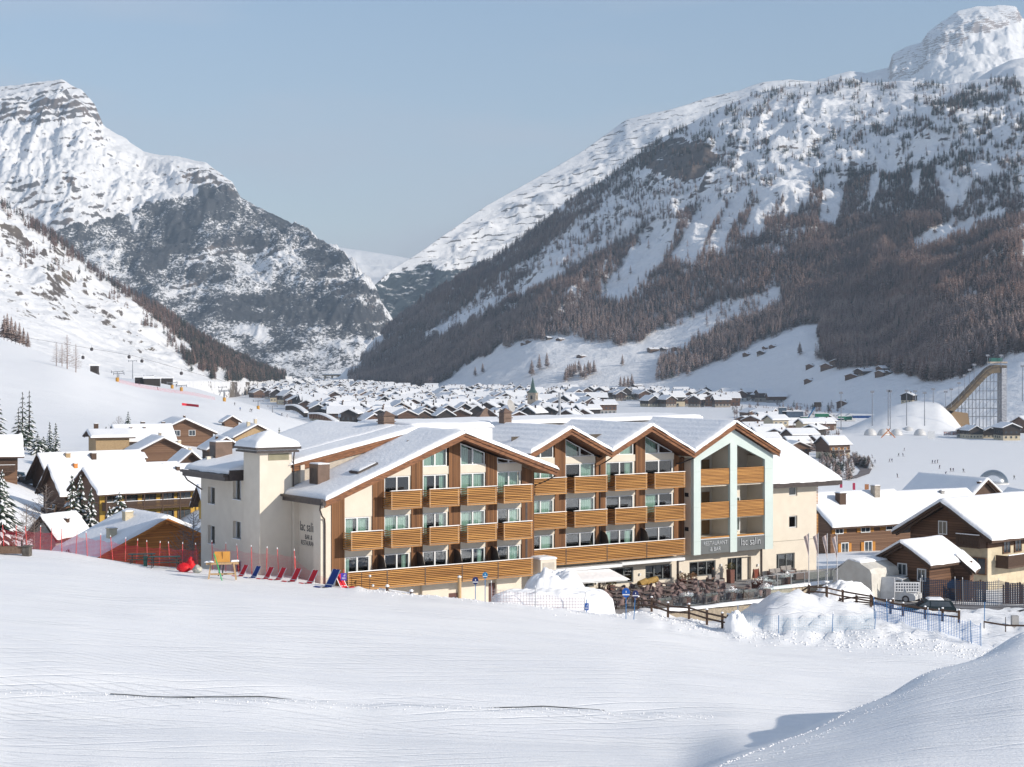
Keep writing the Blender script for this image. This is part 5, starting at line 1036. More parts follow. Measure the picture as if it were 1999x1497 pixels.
hs('long stone house with one sloping roof just behind the hotel tower', 500, 470, -800, 12, 9, 2.6, 5.6, z=22.4, low=M_tan, up=M_tan, split=2.0, chims=[(-1.5, 2, .8, 1.6, M_wcream), (.5, 2, .7, 1.8, M_wcream)], seed=35)
hs('brown-gabled house between the hotel rear wall and the yellow guesthouse', 400, 232, 9000, 7, 10, 6.2, 8.6, z=20.3, low=M_wyel, up=M_wyel, split=5.2, seed=37, wins=[('R', 2, 1.2, 1.2, 1.6, 2), ('R', 5, 4, 1.2, 1.6, 2)], balc=[('R', .3, 9, 3.4, 1.1, M_dkwood)])
hs('half-hidden snow roof behind the hotel rear chimney', 345, 285, 9000, 8, 16, 4.2, 6.6, z=21.3, low=M_wwhite, up=M_dkwood, split=2.4, chims=[(1.2, 3, .6, .8, M_dkwood), (1, 9, .6, .7, M_wcream)], seed=39)
# right side
hs('big dark timber chalet with cream ground floor and carved balcony, right edge', 1852, 163, 4840, 8.4, 15, 5.4, 7.9, z=24.6, low=M_wcream, up=M_log, split=4.0, ov=1.3, ovf=1.3, wins=[('F', -.6, 5.0, .8, 1.1), ('F', 3.2, 1.6, 1.6, 1.4, 2), ('R', 3.0, 3.4, 1.0, 1.2, 2), ('R', 4.9, 3.4, 1.0, 1.2, 2), ('R', 8.0, 3.4, 1.0, 1.2, 2)], balc=[('F', 1.6, 4.1, 4.2, 1.2, M_dkwood), ('R', 1.2, 12, 2.3, 1.4, M_dkwood)], sth=.42, seed=41)
hs('small log chalet with a low snowy roof in front of the big dark chalet', 1768, 151.5, 4840, 4.9, 4.6, 2.1, 3.5, z=26.4, low=M_log, up=M_log, split=1.5, ov=.7, ovf=.8, wins=[('F', -.3, .8, .8, .9), ('F', 1.7, .5, .7, .9)], sth=.3, seed=43)
hs('tiny timber porch chalet with orange trim right of the small log chalet', 1868, 152, 2300, 2.2, 3, 1.9, 2.9, z=25.8, low=M_log, up=M_logb, split=1.8, ov=.5, ovf=.5, sth=.22, seed=45, cat='porch', name='porch')
hs('long brown house with orange shutters behind the tarpaulin-covered stack', 1575, 205, 7600, 9, 12.6, 5.2, 8.0, z=21.8, low=M_logb, up=M_logb, split=5, ov=1.0, ovf=.5, wins=[('R', 1.2, 4.0, 1.0, .9, 1), ('R', 5.0, 4.0, 1.2, .9, 1), ('R', 9.0, 4.1, 1.8, .9, 1), ('R', 2.0, 1.1, .9, 1.7, 1), ('R', 5.4, 1.0, 1.0, 1.8, 1)], chims=[(2.0, 3.4, .9, 1.6, M_dkwood), (1.2, 9.2, .8, 1.7, M_stone)], seed=47)
hs('snow-roofed extension to the right of the long brown house', 1745, 222, 7600, 9, 11, 4.6, 7.2, z=21.5, low=M_logb, up=M_logb, split=4, seed=49, chims=[(1, 7, .5, .8, M_wgrey)])
hs('dark chalet with a wide triangular gable under the transparent dome', 1921, 236, -900, 7.4, 12, 5.0, 7.9, z=21.6, low=M_dkwood, up=M_dkwood, split=2, ov=.9, ovf=.8, chims=[(-1, -.2, .5, .6, M_dkwood)], seed=51)
hs('long snow roof with dormers behind the big dark timber chalet', 1905, 192, 5600, 9, 16, 5.0, 8.0, z=21.3, low=M_wcream, up=M_log, split=2.6, chims=[(-1.0, 2.4, .6, .8, M_dkwood), (1.6, 10.5, .6, .8, M_dkwood)], seed=53)
for i, (px_, d_, zz) in enumerate(((1956, 171, 29.7), (1996, 176, 30.2))):
    hs(['first dormer with a wooden front on the big chalet roof', 'second dormer cut by the right photo edge'][i], px_, d_, 600, 2.0, 3.2, 1.3, 2.3, z=zz, low=M_log, up=M_logb, split=.9, ov=.45, ovf=.5, wins=[('F', 0, .35, .7, .7)], cat='dormer', name='dormer', sth=.22, seed=55 + i)
hs('low snow-covered hut with a brown wall right of the hotel side wing', 1602, 262, 8000, 6, 6.5, 2.4, 3.4, z=20.2, low=M_logb, up=M_logb, split=2.0, ov=.4, cat='hut', name='hut', seed=57)
hs('chalet with brown gable and two rows of windows above the bare hedge', 1606, 800, 8600, 11, 11, 7.2, 10.4, z=-.3, low=M_wcream, up=M_log, split=3.4, wins=[('R', u, z, 1.3, 1.3, 1) for z in (1.2, 4.2) for u in (2, 5, 8.5)], balc=[('R', .5, 10.5, 3.5, 1.2, M_dkwood)], seed=59, sth=.5)
hs('pale square building with three rows of dark windows in the valley', 1500, 1040, 9000, 11, 10.5, 9.6, 12.0, z=0, low=M_wcream, up=M_wcream, split=9, wins=[('R', u, z, 1.6, 1.2) for z in (1.2, 4.2, 7.0) for u in (2, 5.2, 8.4)], sth=.6, seed=61)
hs('pale building with two rows of windows and a wide snow roof in the valley', 1561, 1050, 9000, 9, 12, 7.2, 9.4, z=0, low=M_wcream, up=M_wcream, split=6.6, wins=[('R', u, z, 1.3, 1.5) for z in (1.2, 4.2) for u in (1.6, 4.4, 7.4, 10.4)], sth=.6, seed=63)
for i, (px_, d_, lb) in enumerate(((1500, 1190, 'brown chalet behind the pale square building, left of two'), (1532, 1190, 'brown chalet behind the pale square building, right of two'), (1545, 950, 'chalet with a wide snow roof above the hotel side wing, upper one'), (1548, 905, 'chalet with a wide snow roof above the hotel side wing, lower one'), (1490, 1020, 'small dark chalet at the left foot of the pale square building'), (1476, 905, 'half-hidden chalet right beside the mint gable tip'), (1534, 860, 'little snowed-in chalet just above the side wing roof'), (1470, 980, 'snow-roofed cottage above the mint gable slope'), (1590, 1120, 'long low shed right of the pale building'))):
    hs(lb, px_, d_, 9000, 8.5, 12, 4.6, 7.2, z=0 if d_ > 600 else None, low=M_wwhite if i % 2 else M_log, up=M_log, split=2.4, wins=[('R', 3, 1, 1.3, 1.3), ('R', 8, 1, 1.3, 1.3)], sth=.6, seed=70 + i)
# ---- simple far houses: one mesh each (walls, timber gable, windows, snow roof)
def farproto(seed, W, Ln, hE, hR, low, up):
    r = random.Random(seed); m = MB(); a = W / 2; s = hE * r.uniform(.35, .6)
    m.mat(0).box(-a, a, 0, Ln, -6, s); m.mat(1).extr([(-a - .1, s), (a + .1, s), (a + .1, hE), (0, hR - .2), (-a - .1, hE)], -.1, Ln + .1)
    m.mat(2)
    for z in ([1.2, 3.9] if hE > 5 else [1.2]):
        for i in range(int(Ln / 3.2)):
            if r.random() < .8: m.box(a + .11, a + .2, 1.2 + i * 3.2, 2.4 + i * 3.2, z, z + 1.2); m.box(-a - .2, -a - .11, 1.2 + i * 3.2, 2.4 + i * 3.2, z, z + 1.2)
        for i in range(int(W / 3)): m.box(-a + 1.1 + i * 3, -a + 2.1 + i * 3, -.2, -.11, z, z + 1.2)
    k = (hR - hE) / a; o = 1.0; z0 = hE - k * o; t = .3
    m.mat(1).extr([(-a - o, z0), (0, hR), (a + o, z0), (a + o, z0 + .25), (0, hR + .25), (-a - o, z0 + .25)][::-1], -1.1, Ln + 1.1)
    m.mat(3).extr([(-a - o - .1, z0 + .26), (0, hR + .26), (a + o + .1, z0 + .26), (a + o - .1, z0 + .8), (0, hR + .9), (-a - o + .1, z0 + .8)][::-1], -1.15, Ln + 1.15)
    if r.random() < .7: m.mat(1).box(a * .3, a * .3 + .8, Ln * .4, Ln * .4 + .8, hE, hR + 1.3)
    me = bpy.data.meshes.new('house'); me.from_pydata(m.v, [], m.f)
    for q in (low, up, M_pane, snow): me.materials.append(q)
    for p, i in zip(me.polygons, m.m): p.material_index = i
    me.update(); return me
M_blue = mat('far_dark_timber', (.05, .04, .035), .9); FP = []
for i in range(14):
    r = random.Random(i); W = r.uniform(9, 15); FP.append((farproto(i, W, W * r.uniform(1.0, 1.7), r.uniform(4.2, 8), 0, None, None) if False else farproto(i, W, W * r.uniform(1.0, 1.6), *(lambda h: (h, h + W * .5 * r.uniform(.36, .55)))(r.uniform(4.4, 8.0)), (M_wgrey, M_wcream, M_log, M_stone)[i % 4], (M_log, M_dkwood, M_logb, M_blue)[(i * 3) % 4])))
rt = np.random.RandomState(12)
TOWN = [(440, 757), (470, 752), (560, 752), (700, 756), (820, 768), (900, 768), (1000, 768), (1100, 772), (1110, 785), (1150, 790), (1160, 812), (1130, 832), (960, 836), (800, 838), (640, 838), (600, 812), (560, 790), (500, 775)]
pts = []; tries = 0
while len(pts) < 640 and tries < 60000:
    tries += 1; px = rt.uniform(430, 1180); py = rt.uniform(751, 838); d = 46 * F / (py - HY) 
    if not inpoly(np.array([px]), np.array([py]), TOWN)[0]: continue
    x, y = XY(px, d)
    if all((x - a) ** 2 + (y - b) ** 2 > (17.5 + d * .0026) ** 2 for a, b, _, _ in pts): pts.append((x, y, px, py))
# far side hamlet strip under the mountainside
for i in range(4000):
    px = rt.uniform(1055, 1505); py = rt.uniform(768 + (px - 1055) * .006, 781 + (px - 1055) * .012); d = 46 * F / (py - HY); x, y = XY(px, d)
    if all((x - a) ** 2 + (y - b) ** 2 > 21 ** 2 for a, b, _, _ in pts): pts.append((x, y, px, py))
for i in range(2500):
    px = rt.uniform(1275, 1400); py = rt.uniform(789, 795); d = 46 * F / (py - HY); x, y = XY(px, d)
    if all((x - a) ** 2 + (y - b) ** 2 > 17 ** 2 for a, b, _, _ in pts): pts.append((x, y, px, py))
print('town', len(pts)); pts.sort(key=lambda p: p[1])
rest = []
def mtz2(px, py):
    return mtz(mtC, px, py)
for i, (x, y, px, py) in enumerate(pts):
    k = rt.randint(0, 14); rot = rt.choice([.1, -.1, -.4, .2, -1.2, -1.45, .4]) + rt.uniform(-.12, .12); z = gz(x, y)
    if i < 285:
        o = obj('village_house', FP[k]); sc_ = 1.15 if py < 790 and px > 1055 else 1.08; o.scale = (sc_, sc_, sc_ * 1.18); o.location = (x, y, z); o.rotation_euler = (0, 0, rot)
        if py > 789 and px > 1270: tag(o, 'dark barn-like house in the short row standing out in the open snow field', 'house', 'barn row in the field')
        elif px > 1055 and py < 790: tag(o, 'snow-roofed house in the strip village at the foot of the right-hand slope', 'house', 'houses at the foot of the slope')
        elif px < 1040: tag(o, 'snow-roofed house packed among the others in the valley town left of the church spire', 'house', 'town houses left of the spire')
        else: tag(o, 'snow-roofed house packed among the others in the valley town right of the church spire', 'house', 'town houses right of the spire')
    else: rest.append((x, y, z, k, rot))
V = []; Fq = {}; b = 0; mb_v = []; mb_f = []; mb_m = []
for x, y, z, k, rot in rest:
    me = FP[k]; c, s_ = math.cos(rot), math.sin(rot); base = len(mb_v)
    mb_v += [(v.co.x * c - v.co.y * s_ + x, v.co.x * s_ + v.co.y * c + y, v.co.z * 1.25 + z) for v in me.vertices]
    off = {0: (0, 1, 2, 3, 7)[k % 4], 1: 4 + (k * 3) % 4}
    for p in me.polygons: mb_f.append([base + q for q in p.vertices]); mb_m.append({0: k % 4, 1: 4 + (k * 3) % 4, 2: 8, 3: 9}[p.material_index])
if rest:
    me = bpy.data.meshes.new('distant_houses'); me.from_pydata(mb_v, [], mb_f)
    for q in (M_wwhite, M_wcream, M_log, M_stone, M_log, M_dkwood, M_logb, M_blue, M_pane, snow): me.materials.append(q)
    for p, i in zip(me.polygons, mb_m): p.material_index = i
    o = obj('distant_houses', me); tag(o, 'mass of tiny snow-roofed houses at the far end of the town', 'houses', kind='stuff')
# dark gardens and trees between the town houses
n = 1500; px = rt.uniform(440, 1500, n); py = rt.uniform(752, 832, n); ok = inpoly(px, py, TOWN) | ((px > 1050) & (py < 786) & (py > 768)); px = px[ok]; py = py[ok]; d = 46 * F / (py - HY); x = (px - CX) / F * d
o = obj('town_trees', merge('town_trees', P_L, x, d, x * 0, 5 + 6 * rt.rand(len(x)), [M_larch, M_spruce], rt.randint(0, 2, len(x)), 5)); tag(o, 'small dark trees scattered between the town roofs', 'trees', kind='stuff')
# barns up on the slopes
BARNS = [(994, 677, 8, 'low dark barn on the meadow under the wood, leftmost of three'), (1018, 674, 7, 'dark barn on the meadow under the wood, middle of three'), (1032, 671, 8, 'dark barn on the meadow under the wood, rightmost of three'), (1068, 664, 9, 'brown barn of the upper pair under the wood, left'), (1088, 665, 8, 'darker barn of the upper pair under the wood, right'), (1130, 699, 7, 'small barn behind the larch clump'),
 (1268, 688, 10, 'pale-fronted barn at the left of the slope hamlet'), (1292, 686, 9, 'snow-roofed hut in the middle of the slope hamlet'), (1318, 685, 10, 'dark barn at the right end of the slope hamlet'), (1392, 703, 8, 'little barn under the lower larch strip'), (1456, 697, 8, 'low barn on the right run, left of the pair'), (1484, 694, 10, 'longer barn on the right run, right of the pair'), (1492, 682, 7, 'small barn just above the longer barn on the run'), (1506, 680, 7, 'small dark barn at the wood corner'), (1580, 720, 8, 'lone dark barn on the open run'), (1238, 757, 8, 'tiny shed on the snow above the valley strip'),
 (1613, 722, 13, 'snow-roofed farmhouse beside the wood, front one'), (1632, 716, 12, 'snow-roofed farmhouse beside the wood, rear one'), (1706, 700, 7, 'small blackened barn against the trees'), (1676, 735, 13, 'tall brown farmhouse in the right hamlet'), (1660, 740, 10, 'low brown barn left of the tall farmhouse'), (1716, 727, 10, 'snow-roofed barn upper right in the right hamlet'), (1716, 736, 10, 'snow-roofed barn lower right in the right hamlet'), (1730, 733, 8, 'small barn at the right end of the hamlet'), (1768, 727, 15, 'dark broad-roofed barn half inside the trees'), (1576, 748, 8, 'small pale hut below the lone barn'), (1643, 795, 9, 'dark square hut at the foot of the larch knoll'), (1895, 704, 14, 'snow-roofed farm left of the ramp top'), (1910, 707, 9, 'little brown hut beside the ramp top')]
for i, (px, py, w_, lb) in enumerate(BARNS):
    x, y, z = mtz(mtC, px, py); o = obj('barn', FP[[2, 6, 10, 3][i % 4]]); o.location = (x, y, z - .3); s_ = w_ / 12; o.scale = (s_, s_, s_ * .9); o.rotation_euler = (0, 0, -1.2 + .3 * (i % 3)); tag(o, lb, 'barn')
# loose chalets filling the valley right of the hotel
rv = np.random.RandomState(31); LV = [(1452, 846), (1466, 838), (1480, 830), (1449, 828), (1494, 824), (1512, 820), (1462, 858), (1526, 842), (1512, 862), (1534, 822), (1580, 862), (1588, 880), (1560, 893), (1538, 875), (1478, 816), (1600, 838), (1616, 830)]
for i, (px, py) in enumerate(sorted(LV)):
    d = 46 * F / (py - HY); x, y = XY(px, d); o = obj('valley_chalet', FP[rv.randint(0, 14)]); s_ = .72 + .25 * rv.rand(); o.scale = (s_, s_, s_); o.location = (x, y, gz(x, y)); o.rotation_euler = (0, 0, rv.choice([-1.2, .2, -.5, 1.0])); tag(o, 'small valley chalet beyond the mint gable, %s from the left of the loose group' % ORD[i], 'house', 'loose chalets right of the mint gable')
n = 420; px = rv.uniform(1430, 1640, n); py = rv.uniform(792, 885, n); d = 46 * F / (py - HY); x = (px - CX) / F * d
o = obj('valley_bushes', merge('valley_bushes', P_C, x, d, x * 0 , 2.5 + 5 * rv.rand(n) ** 2, [M_larch, M_spruce, M_larch2], rv.randint(0, 3, n), 8, wk=1.6)); tag(o, 'scattered dark trees and bushes among the valley chalets on the right', 'trees', kind='stuff')
# church
x, y = XY(1040, 1370); ch = empty('church', (x, y, gz(x, y)), -.3, 'church with a pale stone bell tower and a slender green spire above the town roofs', 'church')
m = MB(); m.box(-3.4, 3.4, -3.4, 3.4, -2, 19); m.box(-3.7, 3.7, -3.7, 3.7, 18.6, 19.2); tw_ = m.build('bell_tower', mat('tower_stone', (.50, .42, .33), .9, (.36, .30, .24), .8), ch)
m = MB()
for a in range(4): m.cbox((3.42 * math.cos(a * math.pi / 2), 3.42 * math.sin(a * math.pi / 2), 15.6), (1.6, .12, 3.0), a * math.pi / 2 + math.pi / 2)
m.build('belfry_opening', M_black, tw_)
m = MB(); m._a([(-3.0, -3.0, 19.2), (3.0, -3.0, 19.2), (3.0, 3.0, 19.2), (-3.0, 3.0, 19.2), (-1.6, -1.6, 22), (1.6, -1.6, 22), (1.6, 1.6, 22), (-1.6, 1.6, 22), (0, 0, 32)], [(0, 1, 5, 4), (1, 2, 6, 5), (2, 3, 7, 6), (3, 0, 4, 7), (4, 5, 8), (5, 6, 8), (6, 7, 8), (7, 4, 8)]); m.build('spire', mat('spire_copper', (.09, .15, .13), .6), ch)
m = MB(); m.box(-14, -4, -6, 14, -2, 8); m.build('nave', M_wwhite, ch)
m = MB(); m.extr([(-15, 7.6), (-9, 12), (-3.8, 8.2), (-3.8, 8.8), (-9, 12.9), (-15, 8.4)][::-1], -7, 15); m.build('nave_roof', snow, ch)
# village-side avalanche gallery and dam works at the far end
for px, d, l, h, lb in ((420, 3500, 260, 7, 'long dark road gallery at the foot of the left wood'), (1, 1, 1, 1, None)):
    if lb: x, y = XY(px, d); m = MB(); m.box(-l / 2, l / 2, 0, 8, -2, h * .55); m.mat(1).box(-l / 2, l / 2, -1, 9, h * .55, h); o = m.build('road_gallery', [M_blue, snow], None, (x, y, gz(x, y) + 4), -.1); tag(o, lb, 'gallery')
x, y = XY(650, 3600); m = MB(); m.box(-22, 22, 0, 5, 4, 7)
for q in (-18, -4, 10): m.box(q, q + 4, 0, 5, -4, 4)
m.mat(1).box(-22.5, 22.5, -.5, 5.5, 7, 8.5); o = m.build('bridge', [M_tan, snow], None, (x, y, 6), 0); tag(o, 'small tan bridge at the head of the frozen lake', 'bridge')
# ------------------------------------------------------------------ helpers to stand things on the ground
def ghit(px, py, d0=40, d1=1200):
    d = d0; best = (1e9, None)
    while d < d1:
        x, y = XY(px, d); z = gz(x, y); q = HY - (z - CZ) / d * F
        if q <= py: return (x, y, z), d
        if q < best[0]: best = (q, ((x, y, z), d))
        if q > best[0] + 4 and d > 100: return best[1]
        d += .25 if d < 160 else 1
    x, y = XY(px, d1); return (x, y, gz(x, y)), d1
def tz(t, v): x, y = hw(t, v); return x, y
def local(t, v, z): x, y = hw(t, v); return (x, y, z)
# ------------------------------------------------------------------ people
PM = {}
def cloth(c):
    k = 'cloth_%d_%d_%d' % tuple(int(q * 99) for q in c)
    return mat(k, c, .85)
M_skin = mat('skin', (.52, .32, .23), .6); M_hair = mat('hair', (.07, .045, .03), .8)
def person(label, loc, rot, pose='stand', jacket=(.05, .05, .06), trousers=(.03, .03, .04), h=1.75, hat=None, group=None, fingers=False, skis=False):
    J = {'pel': (0, 0, .53), 'sp': (0, .0, .66), 'ch': (0, 0, .78), 'nk': (0, 0, .855), 'hd': (0, -.005, .915), 'ht': (0, 0, .975)}
    if pose == 'skate': J.update({'sp': (0, -.05, .65), 'ch': (0, -.11, .75), 'nk': (0, -.15, .82), 'hd': (0, -.18, .875), 'ht': (0, -.19, .93)})
    legs = {'stand': (((.06, 0, .50), (.065, -.01, .27), (.07, .01, .04), (.07, -.07, .02)), ((-.06, 0, .50), (-.065, .0, .27), (-.07, .02, .04), (-.07, -.06, .02))),
            'walk': (((.06, 0, .50), (.065, -.09, .28), (.07, -.10, .04), (.07, -.18, .03)), ((-.06, 0, .50), (-.065, .02, .27), (-.07, .14, .07), (-.07, .08, .02))),
            'skate': (((.06, 0, .50), (.10, -.10, .28), (.13, .0, .05), (.14, -.08, .03)), ((-.06, 0, .50), (-.09, -.02, .28), (-.18, .16, .07), (-.19, .09, .04)))}[pose]
    arms = {'stand': (((.115, 0, .81), (.145, .01, .64), (.14, -.05, .49)), ((-.115, 0, .81), (-.145, .01, .64), (-.14, -.05, .49))),
            'walk': (((.115, 0, .81), (.14, .06, .65), (.14, .01, .51)), ((-.115, 0, .81), (-.14, -.04, .65), (-.13, -.15, .57))),
            'skate': (((.11, -.12, .77), (.17, -.10, .63), (.17, -.25, .58)), ((-.11, -.12, .77), (-.17, .0, .63), (-.17, .06, .52)))}[pose]
    key = (pose, fingers)
    if key not in PM:
        vs = []; rs = []; es = []
        def v(p, r): vs.append(p); rs.append(r); return len(vs) - 1
        pel = v(J['pel'], .075); sp_ = v(J['sp'], .068); chs = v(J['ch'], .080); nk = v(J['nk'], .032); hd = v(J['hd'], .052); ht = v(J['ht'], .036); es += [(pel, sp_), (sp_, chs), (chs, nk), (nk, hd), (hd, ht)]
        no = v((J['hd'][0], J['hd'][1] - .055, J['hd'][2] - .005), .010); es.append((hd, no))
        for lg in legs:
            p = pel
            for q, r in zip(lg, (.058, .042, .028, .022)): n_ = v(q, r); es.append((p, n_)); p = n_
        for am in arms:
            p = chs
            for q, r in zip(am, (.038, .030, .020)): n_ = v(q, r); es.append((p, n_)); p = n_
            w0 = am[-1]; d_ = Vector((0, -.3, -1)).normalized(); pm_ = v(tuple(Vector(w0) + d_ * .035), .017); es.append((p, pm_))
            if fingers:
                for k, (ox, ln) in enumerate(((-.016, .036), (-.006, .042), (.005, .040), (.015, .032))):
                    b_ = Vector(w0) + d_ * .052 + Vector((0, ox, 0)); a_ = v(tuple(b_), .0055); c_ = v(tuple(b_ + d_ * ln * .55), .005); e_ = v(tuple(b_ + d_ * ln + Vector((0, -.012, .004))), .0045); es += [(pm_, a_), (a_, c_), (c_, e_)]
                t0 = v(tuple(Vector(w0) + d_ * .025 + Vector((0, -.024, 0))), .006); t1 = v(tuple(Vector(w0) + d_ * .05 + Vector((0, -.036, 0))), .005); es += [(pm_, t0), (t0, t1)]
        me = bpy.data.meshes.new('person'); me.from_pydata(vs, es, []); ob = bpy.data.objects.new('tmp', me); COL.objects.link(ob)
        sk = ob.modifiers.new('s', 'SKIN'); 
        for i, r in enumerate(rs): me.skin_vertices[0].data[i].radius = (r, r)
        me.skin_vertices[0].data[0].use_root = True; ob.modifiers.new('u', 'SUBSURF').levels = 1
        bpy.context.view_layer.update(); PM[key] = bpy.data.meshes.new_from_object(ob.evaluated_get(bpy.context.evaluated_depsgraph_get())); bpy.data.objects.remove(ob)
    me = PM[key].copy(); me.materials.clear()
    for m_ in (cloth(jacket), cloth(trousers), M_skin, mat('boots', (.03, .03, .03), .6)): me.materials.append(m_)
    hz_ = J['nk'][2] + .005
    for p in me.polygons:
        c = p.center; arm_end = abs(c.x) > .10 and c.z < arms[0][-1][2] + .0 and c.z > .38
        p.material_index = 2 if c.z > hz_ and (c - Vector(J['hd'])).length < .09 else 2 if (arm_end and c.z < arms[0 if c.x > 0 else 1][-1][2] - .005) else 0 if c.z > .52 or abs(c.x) > .125 and c.z > .42 else 3 if c.z < .06 else 1
        p.use_smooth = True
    o = obj('person', me); o.location = loc; o.rotation_euler = (0, 0, rot); o.scale = (h, h, h); tag(o, label, 'person', group)
    m = MB(); c = J['hd']; m.lathe((c[0], c[1] + .006, c[2] - .01), [(.056, .005), (.058, .03), (.045, .055), (.02, .068), (.001, .07)], 10); m.build('hat' if hat else 'hair', cloth(hat) if hat else M_hair, o)
    if skis:
        m = MB(); f1 = legs[0][-1]; f2 = legs[1][-1]
        for f_ in (f1, f2): m.box(f_[0] - .012, f_[0] + .012, f_[1] - .35, f_[1] + .5, .0, .012)
        m.build('ski_pair', cloth((.3, .05, .05)), o)
    return o
# ------------------------------------------------------------------ terrace
x, y = hw(31, 0); M_pav = mat('terrace_paving', (.24, .22, .21), .9, (.34, .33, .33), 2); 
def tmesh(): m = MB(); return m
te = empty('terrace', (OX, OY, 26), HRZ, 'raised hotel terrace with rubble stone front wall, snow coping and glass rail', 'terrace')
def tp(m, name, mats, parent=te): return m.build(name, mats, parent)
def tm(): m = MB(); m.off = (0, 0, -26); return m
m = tm(); m.box(19.5, 42, -5.6, 5.15, 25.2, 26.05); m.box(42, 60, -1.2, 7.2, 25.2, 26.04); tp(m, 'paving', M_pav)
m = tm(); m.box(24.5, 41.6, -6.0, -5.6, 22.6, 26.0); m.box(41.2, 41.6, -5.6, -1.2, 24.0, 26.0); m.box(41.6, 57, -1.7, -1.2, 24, 26.2); tp(m, 'stone_wall', mat('terrace_stone', (.44, .37, .28), .9, (.27, .23, .18), 5, .04, 7, detail=8))
m = tm(); m.box(34.4, 38.4, -6.04, -6.0, 23.2, 24.6); tp(m, 'basement_window', M_pane)
s = tm(); s.slab((24.2, -6.3, 26.0), (41.8, -6.3, 26.0), (41.8, -5.5, 26.0), (24.2, -5.5, 26.0), .22, 40, 4, 3, .12, .25); s.slab((41.6, -1.9, 26.2), (57.2, -1.9, 26.2), (57.2, -1.2, 26.2), (41.6, -1.2, 26.2), .22, 30, 4, 6, .1, .25); tp(s, 'snow', snow)
M_rail = glassmat('rail_glass', (.78, .86, .84), .05)
m = tm()
for i in range(9): a = 27.0 + i * 1.62; m.quad((a, -5.45, 26.15), (a + 1.55, -5.45, 26.15), (a + 1.55, -5.45, 27.1), (a, -5.45, 27.1))
tp(m, 'glass_rail', M_rail)
m = tm()
for i in range(9): a = 42.0 + i * 1.6; m.quad((a, -1.45, 26.5), (a + 1.5, -1.45, 26.5), (a + 1.5, -1.45, 27.3), (a, -1.45, 27.3))
tp(m, 'glass_rail', M_rail)
m = tm()
for i in range(10): a = 41.96 + i * 1.6; m.box(a - .03, a + .03, -1.5, -1.42, 26.3, 27.35)
m.box(41.9, 56.4, -1.5, -1.42, 27.33, 27.38); tp(m, 'steel_rail', M_steel)
# furniture
M_wick = mat('wicker_brown', (.15, .105, .10), .8, (.23, .165, .155), 20); M_top = mat('table_top', (.13, .10, .095), .5, (.19, .15, .14), 2); M_cush = mat('grey_cushion', (.30, .28, .27), .95, (.24, .22, .21), 5); M_pot = mat('rust_planter', (.17, .075, .055), .7, (.12, .05, .04), 3)
def chair_mesh():
    m = MB(); n = 9
    m.mat(0); vs = []
    for i in range(n):
        a = math.pi * (.02 + .96 * i / (n - 1)); c, s_ = math.cos(a), math.sin(a); hgt = .60 + .26 * s_ ** 1.5
        vs += [(.24 * c, .02 + .22 * s_, .40), (.31 * c, .02 + .33 * s_, hgt), (.27 * c, .02 + .29 * s_, hgt), (.20 * c, .02 + .18 * s_, .42)]
    fs = []
    for i in range(n - 1):
        for k in range(3): fs.append((i * 4 + k, i * 4 + k + 1, i * 4 + 4 + k + 1, i * 4 + 4 + k))
    m._a(vs, fs, True); return m
def build_chair(label, grp):
    c = empty('chair', (0, 0, 0), 0, label, 'chair', grp); chair_mesh().build('backrest', M_wick, c)
    m = MB(); m.box(-.25, .25, -.25, .24, .37, .43); m.build('seat', M_wick, c)
    for sx in (-1, 1):
        for sy in (-1, 1): m = MB(); m.bar((sx * .2, sy * .18, .38), (sx * .25, sy * .24, 0), .035); m.build('leg', M_dark, c)
    return c
def build_table(label, grp):
    t = empty('table', (0, 0, 0), 0, label, 'table', grp); m = MB(); m.box(-.42, .42, -.42, .42, .70, .745); m.build('tabletop', M_top, t); m = MB(); m.tube([(0, 0, .03), (0, 0, .7)], .04, 8); m.build('column', M_dark, t); m = MB(); m.box(-.26, .26, -.26, .26, 0, .03); m.build('foot', M_dark, t); return t
rf = random.Random(3); tab0 = ch0 = None
GT = 'brown tables on the terrace'; GCc = 'brown wicker chairs on the terrace'
LT = 'square brown table among wicker chairs on the left part of the hotel terrace'; LC = 'brown wicker tub chair at the tables on the left part of the hotel terrace'
rows = []
for r_, v in enumerate((-4.4, -2.5, -.6, 1.3, 3.1)):
    for i in range(6 if r_ else 5):
        t = 24.2 + i * 2.65 + (r_ % 2) * .8 + rf.uniform(-.25, .25)
        if r_ == 0: t += 3.4
        if t > 40 - (1 if r_ > 3 else 0): continue
        rows.append((t, v + rf.uniform(-.2, .2), r_, i))
Tn = Cn = 0
RN = ['nearest wall', 'second from wall', 'in the middle', 'second from rail', 'nearest glass rail']; SD = ['on its wall side', 'on its left side', 'on its rail side', 'on its right side']
for t, v, r_, i_ in rows:
    if tab0 is None: tab0 = o = build_table(LT, GT)
    else: o = copy_tree(tab0)
    X_, Y_ = hw(t, -v - 0.0); o.location = (X_, Y_, 26.05); o.rotation_euler = (0, 0, HRZ + rf.uniform(-.15, .15)); Tn += 1; o['label'] = 'square brown table, %s from left, row %s' % (ORD[i_], RN[r_])
    for k in range(4):
        if rf.random() < .14: continue
        a = HRZ + k * math.pi / 2 + rf.uniform(-.3, .3); dd = rf.uniform(.62, .85)
        if ch0 is None: ch0 = c = build_chair(LC, GCc)
        else: c = copy_tree(ch0)
        c.location = (X_ - math.sin(a) * -dd * -1, Y_ + math.cos(a) * dd, 26.05); c.rotation_euler = (0, 0, a + rf.uniform(-.25, .25)); Cn += 1; c['label'] = 'wicker chair at %s table from left, row %s, %s' % (ORD[i_], RN[r_], SD[k])
